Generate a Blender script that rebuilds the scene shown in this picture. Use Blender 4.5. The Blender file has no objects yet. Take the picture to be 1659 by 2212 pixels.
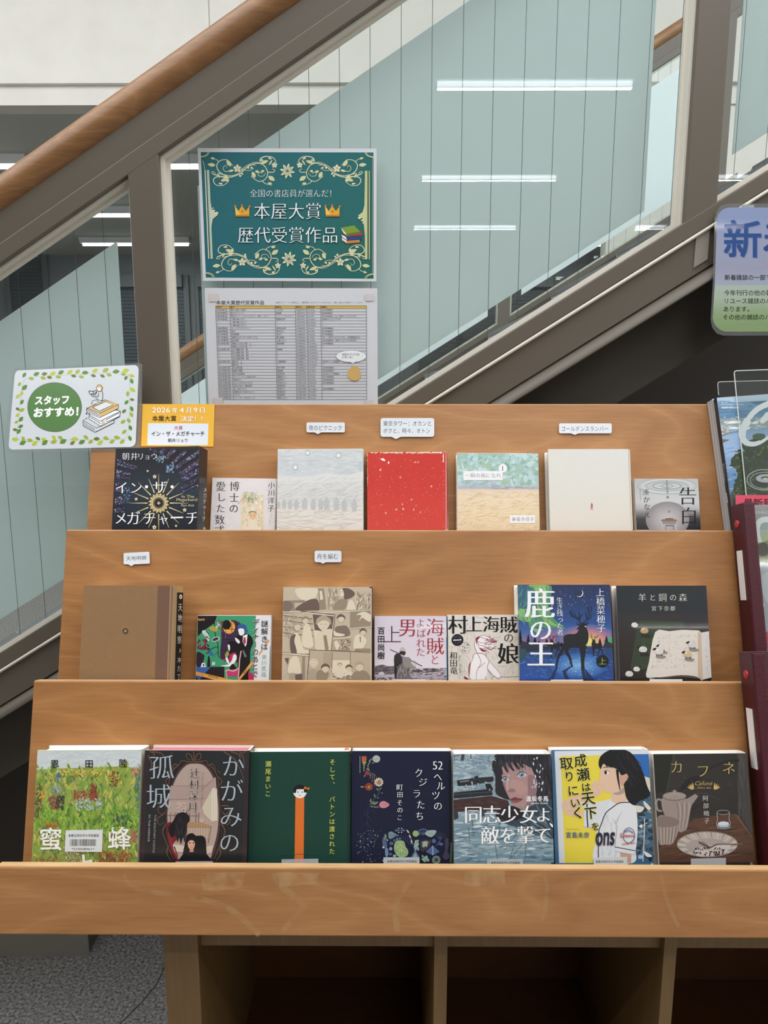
import bpy, math, random
from mathutils import Vector, Matrix
from math import radians, sin, cos, pi

random.seed(7)
SC = bpy.context.scene
COL = SC.collection

# ------------------------------------------------------------------ camera
F_PX, W_PX, H_PX = 1600.0, 1659.0, 2212.0
EYE = 1.40
PITCH, YAW = radians(9.9), radians(0.4)
cam_d = bpy.data.cameras.new('camera')
cam_d.sensor_fit = 'VERTICAL'
cam_d.sensor_height = 36.0
cam_d.lens = 36.0 * F_PX / H_PX
cam_d.clip_start, cam_d.clip_end = 0.02, 100
cam = bpy.data.objects.new('camera', cam_d)
COL.objects.link(cam)
cam.location = (0, 0, EYE)
cam.rotation_euler = (pi/2 - PITCH, 0, YAW)
SC.camera = cam
CAM_R = cam.rotation_euler.to_matrix()
CAM_O = Vector((0, 0, EYE))

# ------------------------------------------------------------------ world, exposure
SC.view_settings.view_transform = 'Standard'
SC.view_settings.look = 'None'
SC.view_settings.exposure = 0.10
SC.view_settings.gamma = 1.0
SC.view_settings.use_curve_mapping = False
SC.cycles.use_denoising = True
SC.cycles.max_bounces = 10
SC.cycles.transparent_max_bounces = 24
SC.cycles.caustics_reflective = False
SC.cycles.caustics_refractive = False
SC.cycles.sample_clamp_indirect = 6.0
world = bpy.data.worlds.new('daylight')
SC.world = world
world.use_nodes = True
bgn = world.node_tree.nodes['Background']
bgn.inputs[0].default_value = (0.93, 0.97, 1.0, 1)
bgn.inputs[1].default_value = 3.0          # daylight of the atrium above the stairs
TUBE_POWER = 10.0                           # each near ceiling lamp (W)
FAR_POWER = 9.0                             # each lamp of the room beyond the stairs

# ------------------------------------------------------------------ colour and material helpers
def lin(c):
    if isinstance(c, str):
        c = c.lstrip('#')
        c = [int(c[i:i+2], 16)/255 for i in (0, 2, 4)]
    return tuple(x/12.92 if x <= 0.04045 else ((x+0.055)/1.055)**2.4 for x in c[:3])

def mat(name, col='#808080', rough=0.5, metal=0.0, spec=0.5, coat=0.0):
    m = bpy.data.materials.new(name)
    m.use_nodes = True
    b = m.node_tree.nodes['Principled BSDF']
    b.inputs['Base Color'].default_value = (*lin(col), 1)
    b.inputs['Roughness'].default_value = rough
    b.inputs['Metallic'].default_value = metal
    b.inputs['Specular IOR Level'].default_value = spec
    b.inputs['Coat Weight'].default_value = coat
    m.diffuse_color = (*lin(col), 1)
    return m

class NT:
    def __init__(s, m):
        s.t = m.node_tree; s.b = s.t.nodes['Principled BSDF']
    def n(s, typ, **kw):
        x = s.t.nodes.new(typ)
        for k, v in kw.items():
            setattr(x, k, v)
        return x
    def l(s, a, b):
        s.t.links.new(a, b)

def ramp(nt, stops):
    r = nt.n('ShaderNodeValToRGB')
    e = r.color_ramp.elements
    e[0].position, e[0].color = stops[0][0], (*lin(stops[0][1]), 1)
    e[1].position, e[1].color = stops[-1][0], (*lin(stops[-1][1]), 1)
    for p, c in stops[1:-1]:
        x = e.new(p); x.color = (*lin(c), 1)
    return r

def wood_mat(name, dark, mid, light, scale=1.0, figure=0.35, rough=0.42, axis='X', seed=0.0):
    m = mat(name, mid, rough)
    nt = NT(m)
    tc = nt.n('ShaderNodeTexCoord')
    mp = nt.n('ShaderNodeMapping')
    mp.inputs['Location'].default_value = (seed, seed*1.7, seed*0.6)
    st = {'X': (1.1, 5, 3.2), 'Z': (5, 5, 0.8)}[axis]
    mp.inputs['Scale'].default_value = [v*scale for v in st]
    nt.l(tc.outputs['Object'], mp.inputs[0])
    # broad veneer figure: contour bands of a slow noise
    n1 = nt.n('ShaderNodeTexNoise'); n1.inputs['Scale'].default_value = 2.0; n1.inputs['Detail'].default_value = 1.5
    n1.inputs['Distortion'].default_value = 0.6
    nt.l(mp.outputs[0], n1.inputs[0])
    mul = nt.n('ShaderNodeMath', operation='MULTIPLY'); mul.inputs[1].default_value = 9.0
    nt.l(n1.outputs[0], mul.inputs[0])
    fr = nt.n('ShaderNodeMath', operation='PINGPONG'); fr.inputs[1].default_value = 0.5
    nt.l(mul.outputs[0], fr.inputs[0])
    # fine pores along the grain
    mp2 = nt.n('ShaderNodeMapping')
    mp2.inputs['Scale'].default_value = {'X': (22, 90, 330), 'Z': (260, 90, 14)}[axis]
    nt.l(tc.outputs['Object'], mp2.inputs[0])
    n2 = nt.n('ShaderNodeTexNoise'); n2.inputs['Scale'].default_value = 1.0; n2.inputs['Detail'].default_value = 3
    nt.l(mp2.outputs[0], n2.inputs[0])
    n3 = nt.n('ShaderNodeTexNoise'); n3.inputs['Scale'].default_value = 1.2; n3.inputs['Detail'].default_value = 4
    nt.l(mp.outputs[0], n3.inputs[0])
    # pale veins where the contour bands turn
    vr = nt.n('ShaderNodeMapRange'); vr.inputs['From Min'].default_value = 0.40; vr.inputs['From Max'].default_value = 0.5
    nt.l(fr.outputs[0], vr.inputs['Value'])
    va = nt.n('ShaderNodeMath', operation='MULTIPLY_ADD'); va.inputs[1].default_value = 0.22
    nt.l(vr.outputs[0], va.inputs[0]); nt.l(fr.outputs[0], va.inputs[2])
    a = nt.n('ShaderNodeMath', operation='MULTIPLY'); a.inputs[1].default_value = figure
    nt.l(va.outputs[0], a.inputs[0])
    b = nt.n('ShaderNodeMath', operation='MULTIPLY_ADD'); b.inputs[1].default_value = 0.34
    nt.l(n2.outputs[0], b.inputs[0]); nt.l(a.outputs[0], b.inputs[2])
    c = nt.n('ShaderNodeMath', operation='MULTIPLY_ADD'); c.inputs[1].default_value = 0.34
    nt.l(n3.outputs[0], c.inputs[0]); nt.l(b.outputs[0], c.inputs[2])
    r = ramp(nt, [(0.20, dark), (0.44, mid), (0.76, light)])
    nt.l(c.outputs[0], r.inputs[0])
    nt.l(r.outputs[0], nt.b.inputs['Base Color'])
    bp = nt.n('ShaderNodeBump'); bp.inputs['Strength'].default_value = 0.06; bp.inputs['Distance'].default_value = 0.001
    nt.l(n2.outputs[0], bp.inputs['Height']); nt.l(bp.outputs[0], nt.b.inputs['Normal'])
    return m

def noise_mat(name, c1, c2, scale, rough=0.8, detail=4, bump=0.0, lo=0.35, hi=0.65, spec=0.5):
    m = mat(name, c1, rough, spec=spec)
    nt = NT(m)
    tc = nt.n('ShaderNodeTexCoord')
    n = nt.n('ShaderNodeTexNoise'); n.inputs['Scale'].default_value = scale; n.inputs['Detail'].default_value = detail
    nt.l(tc.outputs['Object'], n.inputs[0])
    r = ramp(nt, [(lo, c1), (hi, c2)])
    nt.l(n.outputs[0], r.inputs[0]); nt.l(r.outputs[0], nt.b.inputs['Base Color'])
    if bump:
        bp = nt.n('ShaderNodeBump'); bp.inputs['Strength'].default_value = bump; bp.inputs['Distance'].default_value = 0.003
        nt.l(n.outputs[0], bp.inputs['Height']); nt.l(bp.outputs[0], nt.b.inputs['Normal'])
    return m

def clear_mat(name, tint='#eef6f2', refl=1.0, rough=0.0, haze=0.0):
    """thin clear sheet: tinted see-through mixed with a Fresnel reflection"""
    m = bpy.data.materials.new(name); m.use_nodes = True
    t = m.node_tree; t.nodes.clear()
    out = t.nodes.new('ShaderNodeOutputMaterial')
    tr = t.nodes.new('ShaderNodeBsdfTransparent'); tr.inputs[0].default_value = (*lin(tint), 1)
    gl = t.nodes.new('ShaderNodeBsdfGlossy'); gl.inputs['Roughness'].default_value = rough
    fr = t.nodes.new('ShaderNodeFresnel')
    ge = t.nodes.new('ShaderNodeNewGeometry')          # same reflection on both faces of the sheet
    io = t.nodes.new('ShaderNodeMapRange'); io.inputs['To Min'].default_value = 1.5; io.inputs['To Max'].default_value = 1/1.5
    t.links.new(ge.outputs['Backfacing'], io.inputs['Value']); t.links.new(io.outputs[0], fr.inputs[0])
    mu = t.nodes.new('ShaderNodeMath'); mu.operation = 'MULTIPLY'; mu.inputs[1].default_value = refl
    mx = t.nodes.new('ShaderNodeMixShader')
    t.links.new(fr.outputs[0], mu.inputs[0]); t.links.new(mu.outputs[0], mx.inputs[0])
    src = tr
    if haze:
        df = t.nodes.new('ShaderNodeBsdfDiffuse'); df.inputs[0].default_value = (.8, .82, .85, 1)
        m2 = t.nodes.new('ShaderNodeMixShader'); m2.inputs[0].default_value = haze
        t.links.new(tr.outputs[0], m2.inputs[1]); t.links.new(df.outputs[0], m2.inputs[2]); src = m2
    t.links.new(src.outputs[0], mx.inputs[1]); t.links.new(gl.outputs[0], mx.inputs[2])
    t.links.new(mx.outputs[0], out.inputs[0])
    m.diffuse_color = (.8, .9, .9, .3)
    return m

def emit_mat(name, col, strength):
    m = mat(name, col, 0.6)
    b = m.node_tree.nodes['Principled BSDF']
    b.inputs['Emission Color'].default_value = (*lin(col), 1)
    b.inputs['Emission Strength'].default_value = strength
    return m

def print_mat(name, rough, spec=0.5, coat=0.0, grain=0.0, gscale=300):
    """printed paper or cloth: ink colours come from the mesh"""
    m = mat(name, '#ffffff', rough, spec=spec, coat=coat)
    nt = NT(m)
    at = nt.n('ShaderNodeAttribute', attribute_name='ink')
    nt.l(at.outputs['Color'], nt.b.inputs['Base Color'])
    if grain:
        tc = nt.n('ShaderNodeTexCoord')
        n = nt.n('ShaderNodeTexNoise'); n.inputs['Scale'].default_value = gscale; n.inputs['Detail'].default_value = 3
        nt.l(tc.outputs['Object'], n.inputs[0])
        bp = nt.n('ShaderNodeBump'); bp.inputs['Strength'].default_value = grain; bp.inputs['Distance'].default_value = 0.001
        nt.l(n.outputs[0], bp.inputs['Height']); nt.l(bp.outputs[0], nt.b.inputs['Normal'])
    return m

# ------------------------------------------------------------------ picture-to-place helpers (used to measure the place)
def ray(px, py):
    return CAM_R @ Vector(((px - W_PX/2)/F_PX, (H_PX/2 - py)/F_PX, -1.0))
def on_plane(px, py, P, N):
    d = ray(px, py)
    return CAM_O + d * ((Vector(P) - CAM_O).dot(N) / d.dot(N))
def on_y(px, py, Y):
    d = ray(px, py)
    return CAM_O + d * (Y / d.y)

# ------------------------------------------------------------------ mesh helpers
class MB:
    """collects shapes in world space; build() links them as one mesh object"""
    def __init__(s):
        s.v, s.f, s.mi, s.sm = [], [], [], []
    def face(s, pts, mi=0, smooth=False):
        i = len(s.v); s.v += [Vector(p) for p in pts]
        s.f.append(list(range(i, i+len(pts)))); s.mi.append(mi); s.sm.append(smooth)
    def grid(s, rows, closed=False, mi=0, smooth=True):
        i0 = len(s.v); n = len(rows[0])
        for r in rows: s.v += [Vector(p) for p in r]
        for a in range(len(rows)-1):
            for b in range(n if closed else n-1):
                c = (b+1) % n
                s.f.append([i0+a*n+b, i0+a*n+c, i0+(a+1)*n+c, i0+(a+1)*n+b]); s.mi.append(mi); s.sm.append(smooth)
    def frame_box(s, O, ux, uy, uz, x0, x1, y0, y1, z0, z1, mi=0, bev=0.0):
        """box in a local frame, with chamfered edges when bev > 0"""
        O = Vector(O)
        def P(x, y, z): return O + ux*x + uy*y + uz*z
        if bev <= 0:
            c = [P(x, y, z) for z in (z0, z1) for y in (y0, y1) for x in (x0, x1)]
            i = len(s.v); s.v += c
            for q in ((0,2,3,1),(4,5,7,6),(0,1,5,4),(2,6,7,3),(0,4,6,2),(1,3,7,5)):
                s.f.append([i+k for k in q]); s.mi.append(mi); s.sm.append(False)
            return
        import bmesh
        bm = bmesh.new()
        vs = [bm.verts.new(P(x, y, z)) for z in (z0, z1) for y in (y0, y1) for x in (x0, x1)]
        for q in ((0,2,3,1),(4,5,7,6),(0,1,5,4),(2,6,7,3),(0,4,6,2),(1,3,7,5)):
            bm.faces.new([vs[k] for k in q])
        bmesh.ops.bevel(bm, geom=bm.edges[:], offset=bev, segments=2, affect='EDGES', profile=0.5)
        i = len(s.v); bm.verts.index_update()
        s.v += [v.co.copy() for v in bm.verts]
        for f in bm.faces:
            s.f.append([i+v.index for v in f.verts]); s.mi.append(mi); s.sm.append(False)
        bm.free()
    def box(s, x0, x1, y0, y1, z0, z1, mi=0, bev=0.0):
        s.frame_box((0,0,0), Vector((1,0,0)), Vector((0,1,0)), Vector((0,0,1)), x0, x1, y0, y1, z0, z1, mi, bev)
    def prism(s, pts, ext, mi=0, bev=0.0):
        """polygon (3D points) swept along the vector ext"""
        pts = [Vector(p) for p in pts]; ext = Vector(ext); n = len(pts)
        if bev > 0:
            import bmesh
            bm = bmesh.new()
            a = [bm.verts.new(p) for p in pts]; b = [bm.verts.new(p+ext) for p in pts]
            bm.faces.new(a); bm.faces.new(b[::-1])
            for k in range(n): bm.faces.new([a[k], b[k], b[(k+1) % n], a[(k+1) % n]])
            bmesh.ops.recalc_face_normals(bm, faces=bm.faces[:])
            bmesh.ops.bevel(bm, geom=bm.edges[:], offset=bev, segments=2, affect='EDGES', profile=0.5)
            i = len(s.v); bm.verts.index_update()
            s.v += [v.co.copy() for v in bm.verts]
            for f in bm.faces:
                s.f.append([i+v.index for v in f.verts]); s.mi.append(mi); s.sm.append(False)
            bm.free(); return
        i = len(s.v); s.v += pts + [p+ext for p in pts]
        s.f.append(list(range(i, i+n))); s.mi.append(mi); s.sm.append(False)
        s.f.append(list(range(i+2*n-1, i+n-1, -1))); s.mi.append(mi); s.sm.append(False)
        for k in range(n):
            s.f.append([i+k, i+n+k, i+n+(k+1) % n, i+(k+1) % n]); s.mi.append(mi); s.sm.append(False)
    def tube(s, path, r, n=16, mi=0, cap=True):
        path = [Vector(p) for p in path]; rows = []
        for k, p in enumerate(path):
            d = (path[min(k+1, len(path)-1)] - path[max(k-1, 0)]).normalized()
            u = d.cross(Vector((0, 1, 0.013))).normalized(); w = d.cross(u)
            rr = r[k] if isinstance(r, (list, tuple)) else r
            rows.append([p + (u*cos(2*pi*j/n) + w*sin(2*pi*j/n))*rr for j in range(n)])
        s.grid(rows, True, mi)
        if cap:
            s.face(rows[0], mi); s.face(rows[-1], mi)
    def build(s, name, mats, parent=None, origin=None, top=None):
        me = bpy.data.meshes.new(name)
        if parent is not None: origin = origin_of(parent)
        if origin is None: origin = Vector((0, 0, 0))
        origin = Vector(origin)
        me.from_pydata([v - origin for v in s.v], [], s.f)
        for m in (mats if isinstance(mats, (list, tuple)) else [mats]): me.materials.append(m)
        me.polygons.foreach_set('material_index', s.mi)
        me.polygons.foreach_set('use_smooth', s.sm)
        import bmesh
        bm = bmesh.new(); bm.from_mesh(me); bmesh.ops.recalc_face_normals(bm, faces=bm.faces[:]); bm.to_mesh(me); bm.free()
        o = bpy.data.objects.new(name, me); COL.objects.link(o)
        if parent is not None: o.parent = parent
        else: o.location = origin
        return o

ORIG = {}
def origin_of(o):
    return ORIG[o.name] if o.name in ORIG else Vector((0, 0, 0))
def tag(o, label=None, cat=None, group=None, kind=None):
    if label: o['label'] = label
    if cat: o['category'] = cat
    if group: o['group'] = group
    if kind: o['kind'] = kind
    return o
def thing(name, loc, label, cat, group=None):
    o = bpy.data.objects.new(name, None); COL.objects.link(o)
    o.location = loc; o.empty_display_size = 0.05
    ORIG[o.name] = Vector(loc)
    return tag(o, label, cat, group)
def struct(mb, name, m, **kw):
    o = mb.build(name, m, **kw); o['kind'] = 'structure'
    return o
def note_origin(o):
    """children of a mesh part share its parent's origin"""
    ORIG[o.name] = origin_of(o.parent) if o.parent else Vector(o.location)
    return o
def copy_tree(o, parent=None):
    c = o.copy(); COL.objects.link(c)
    if parent is not None: c.parent = parent
    for ch in list(o.children): copy_tree(ch, c)
    return c
# ================================================================== materials
M_WOOD = wood_mat('beech_veneer', '#8e5f36', '#a47142', '#b98a58', figure=0.26)
M_WOOD_B = wood_mat('beech_veneer_rim', '#8d6038', '#a27145', '#b78a5c', figure=0.26, seed=3.1)
M_EDGE = wood_mat('beech_edge', '#c79a68', '#d8b080', '#e5c297', figure=0.1)
M_WOOD_IN = wood_mat('beech_inside_shade', '#4a2d16', '#56351b', '#633f22', figure=0.2, seed=5)  # darker copy of the beech: compartment shade put into the colour
M_WOOD_L = wood_mat('beech_leg_shade', '#6d5231', '#785d3a', '#876b47', figure=0.15, axis='Z')  # same beech, darkened in colour for the shade below the rim
M_OAK = wood_mat('oak_rail', '#74502f', '#8f6640', '#ad845c', scale=1.6, figure=0.22, rough=0.38)
M_PAINT = mat('taupe_metal_paint', '#61584d', 0.38)
M_PAINT_D = mat('taupe_paint_shade', '#443f38', 0.75)  # taupe paint darkened to stand for the shade under the stairs
M_BEAD = mat('glazing_bead', '#e4ded1', 0.35)
M_LEDGE_HIGHLIGHT = mat('ledge_highlight', '#d8d0c3', 0.25)  # pale colour stands for light caught on the rounded edge
M_GLASS = clear_mat('balustrade_glass', '#f9fcfb', refl=1.0)
M_WIRE = mat('steel_wire', '#59605f', 0.4, metal=0.6)
def sheet_mat(name, col):
    m = mat(name, col, 0.55); nt = NT(m)
    tl = nt.n('ShaderNodeBsdfTranslucent'); tl.inputs[0].default_value = (*lin(col), 1)
    mx = nt.n('ShaderNodeMixShader'); mx.inputs[0].default_value = 0.45
    out = next(x for x in m.node_tree.nodes if x.type == 'OUTPUT_MATERIAL')
    nt.l(nt.b.outputs[0], mx.inputs[1]); nt.l(tl.outputs[0], mx.inputs[2]); nt.l(mx.outputs[0], out.inputs[0])
    return m
M_FILM = sheet_mat('aqua_sheet', '#eef6f6')
M_CREAM = noise_mat('cream_plaster', '#e4dfd7', '#e9e4dc', 6, 0.85)
M_CEIL = mat('white_ceiling', '#dcdcd8', 0.9)
M_FARCEIL = mat('far_ceiling_board', '#c2c4bb', 0.9)
M_FARWALL = mat('far_wall_paint', '#8f969c', 0.8)
M_WHITE = mat('white_enamel', '#e8ecef', 0.4)
M_TUBE = emit_mat('lamp_diffuser', '#f4f8ff', 7.0)
M_SHUT = mat('shutter_slats', '#5b666f', 0.6)
M_CARPET = noise_mat('grey_carpet', '#454442', '#aaa7a3', 150, 0.95, detail=6, bump=0.5, lo=0.3, hi=0.7)
M_TREAD = noise_mat('grey_stair_vinyl', '#8c8f90', '#d3d6d6', 60, 0.7, detail=5, lo=0.35, hi=0.65)

# ================================================================== the room
CZ = EYE + 1.80            # ceiling over the display
FZ = EYE + 1.68            # ceiling beyond the stairs
b = MB(); b.box(-6, 6, -7.5, 11, -0.1, 0); fl = struct(b, 'floor', M_CARPET)
# carpet tile seam in the picture's lower left corner
b = MB()
pts = [on_plane(x, y, (0, 0, 0.0), Vector((0, 0, 1))) for x, y in ((235, 2235), (300, 2172), (338, 2128), (358, 2085))]
b.tube([p + Vector((0, 0, 0.0)) for p in pts], 0.0016, 6)
struct(b, 'trim_1', mat('carpet_seam', '#4a4a49', 0.9))
b = MB(); b.box(-6, 6, -7.5, -0.6, CZ, CZ+0.1); struct(b, 'ceiling_near', M_CEIL)
b = MB(); b.box(-6, 6, -7.6, -7.5, 0, CZ); struct(b, 'wall_behind', M_CREAM)
b = MB(); b.box(-6.1, -6, -7.5, 11, 0, CZ); struct(b, 'wall_left', M_CREAM)
b = MB(); b.box(6, 6.1, -7.5, 11, 0, CZ); struct(b, 'wall_right', M_CREAM)

b = MB(); b.box(-6, 6, 2.1, 5.1, 4.7, 4.8); struct(b, 'sky_blocker_slab', M_CEIL)  # unseen slab added to cut sky light on the upper wall
# upper storey face across the void, with its ledge
YW = 4.9
zl = on_y(400, 184.5, YW).z
zb = on_y(400, 224.5, YW).z
xj = on_y(452, 40, YW-0.04).x
b = MB()
b.box(-6, xj-0.004, YW-0.04, YW+0.15, zl, 6.2); b.box(xj+0.004, 6, YW-0.04, YW+0.15, zl, 6.2)
b.box(xj-0.02, xj+0.02, YW-0.03, YW+0.15, zl, 6.2)
struct(b, 'wall_upper', M_CREAM)
b = MB(); b.box(-6, 6, YW, YW+0.15, zb, zl); struct(b, 'trim_2', M_CREAM)
b = MB(); b.box(-6, 6, YW+0.15, 10.4, FZ, FZ+0.1); struct(b, 'ceiling_far', M_FARCEIL)
b = MB(); b.box(-6, 6, YW, YW+0.15, FZ-0.0, zb); struct(b, 'trim_3', M_CREAM)
YB = 10.3
xr = on_y(1312, 500, YW).x
b = MB(); b.box(-6, 6, YB, YB+0.1, 0, FZ); struct(b, 'wall_far', M_FARWALL)
b = MB(); b.box(xr, 6, YW+0.02, YW+0.14, 0, zb); struct(b, 'wall_far_right', M_CREAM)

def window(x0, x1, ztop, zbot, name):
    """roller-shuttered window in the far wall"""
    b = MB(); fr = 0.07
    b.box(x0-fr, x0, YB-0.05, YB, zbot, ztop+0.16); b.box(x1, x1+fr, YB-0.05, YB, zbot, ztop+0.16)
    b.box(x0, x1, YB-0.12, YB, ztop, ztop+0.16)
    w = struct(b, name, mat(name+'_frame', '#7c8388', 0.6))
    s = MB(); z = zbot
    while z < ztop-0.001:
        s.box(x0, x1, YB-0.03, YB-0.004, z, min(z+0.036, ztop)); s.box(x0, x1, YB-0.02, YB-0.004, z+0.036, min(z+0.046, ztop)); z += 0.046
    o = s.build('shutter', M_SHUT, w); o['kind'] = 'structure'
for k, (a, c, t) in enumerate(((20, 92, 560), (246, 398, 622), (905, 1076, 590), (1200, 1306, 480), (430, 560, 622), (1090, 1190, 622))):
    if k == 3: continue
    pa, pb = on_y(a, t, YB), on_y(c, t, YB)
    window(pa.x, pb.x, pa.z, 0.6, 'window_%d' % (k+1))

# ================================================================== lamps
def lamp(name, x, y, z, label, group, power, L=1.14):
    t = thing(name, (x, y, z), label, 'ceiling lamp', group)
    b = MB()
    b.prism([(x-L/2-0.02, y-0.075, z), (x-L/2-0.02, y+0.075, z), (x-L/2-0.02, y+0.045, z-0.06), (x-L/2-0.02, y-0.045, z-0.06)], (L+0.04, 0, 0))
    b.build('housing', M_WHITE, t)
    d = MB(); d.tube([(x-L/2, y, z-0.075), (x+L/2, y, z-0.075)], 0.013, 12); d.build('tube', M_TUBE, t)
    l = bpy.data.lights.new('tube_light', 'AREA'); l.shape = 'RECTANGLE'; l.size = L; l.size_y = 0.03
    l.energy = power; l.color = (1.0, 0.965, 0.92)
    lo = bpy.data.objects.new('tube_light', l); COL.objects.link(lo); lo.parent = t; lo.location = (0, 0, -0.10)
    return t
near = lamp('fluorescent_lamp', 0.85, -2.11, CZ, 'long white ceiling lamp mirrored brightest in the stair glass', 'strip lamps on the near ceiling', TUBE_POWER)
first = True
for x in (-1.65, 0.85, 3.35):
    for y in (-0.75, -2.11, -4.12, -6.16):  # nearest row is unseen, added for steeper light on the shelf
        if x < 0 and y < -1: continue
        if abs(x-.85) < .01 and abs(y+2.11) < .01: continue
        o = copy_tree(near); o.location = (x, y, CZ)
        o['label'] = 'long white strip lamp on the ceiling behind the camera, its nearest row added for light'
zf = FZ
far = None
spots = []
for (cx, y_px, w) in ((-120, 357, 0), (525, 357, 0), (200, 463, 0), (293, 526, 0), (1250, 527, 0)):
    d = ray(cx, y_px); p = CAM_O + d*((zf-0.06-EYE)/d.z)
    spots.append((p.x, p.y))
LAB = ['bright strip lamp on the far ceiling above the wooden handrail', 'bright strip lamp on the far ceiling half behind the teal poster', 'bright strip lamp second back on the far ceiling left of the post',
       'bright strip lamp third back on the far ceiling behind the sheet corner', 'bright strip lamp on the far ceiling seen low through the middle pane']
for k, (x, y) in enumerate(spots):
    if far is None:
        far = lamp('fluorescent_lamp', x, y, zf, LAB[0], 'strip lamps on the far ceiling', FAR_POWER, 1.25); o = far
    else:
        o = copy_tree(far); o.location = (x, y, zf)
    o['label'] = LAB[k]
# smoke detector behind the camera, seen mirrored in the glass
t = thing('smoke_detector', (1.33, -4.55, CZ), 'round white smoke detector on the ceiling, mirrored in the stair glass', 'smoke detector')
b = MB(); b.tube([(1.33, -4.55, CZ), (1.33, -4.55, CZ-0.02)], 0.075, 24); b.build('base', M_WHITE, t)
b = MB(); b.tube([(1.33, -4.55, CZ-0.02), (1.33, -4.55, CZ-0.035), (1.33, -4.55, CZ-0.05)], [0.05, 0.04, 0.025], 24); b.build('sensor', M_WHITE, t)

# ================================================================== the staircase
SL = 0.624
YF = 1.262                                       # face of the near balustrade frame
def zline(px, py, Y):
    p = on_y(px, py, Y); return p.z - SL*p.x     # height of a sloping line at x = 0
Z_RAIL = zline(300, 215, 1.285)
Z_RB = zline(300, 258, YF+0.012); Z_FA = zline(300, 316, YF); Z_RAB = zline(341, 333, YF)
Z_GB = zline(1400, 530, YF); Z_BEAD = zline(1400, 569, YF); Z_STR = zline(1400, 657, YF); Z_FL = zline(1400, 689, YF)
P_POST = [(on_y(276, 378, YF).x, on_y(341, 333, YF).x), (on_y(1479, 481, YF).x, on_y(1548, 437, YF).x)]
pitch = P_POST[1][0] - P_POST[0][0]
pw = P_POST[0][1] - P_POST[0][0]
posts = [P_POST[0][0]-pitch, P_POST[0][0], P_POST[1][0], P_POST[1][0]+pitch]
XA, XB = posts[0]-0.05, posts[3]+0.1
def bar(mb, z0, z1, y0, y1, x0=XA, x1=XB, mi=0, bev=0.0):
    lo, hi = min(y0, y1), max(y0, y1)
    mb.prism([(x0, lo, z0+SL*x0), (x1, lo, z0+SL*x1), (x1, lo, z1+SL*x1), (x0, lo, z1+SL*x1-SL*(x1-x0))], (0, hi-lo, 0), mi, bev)

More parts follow.
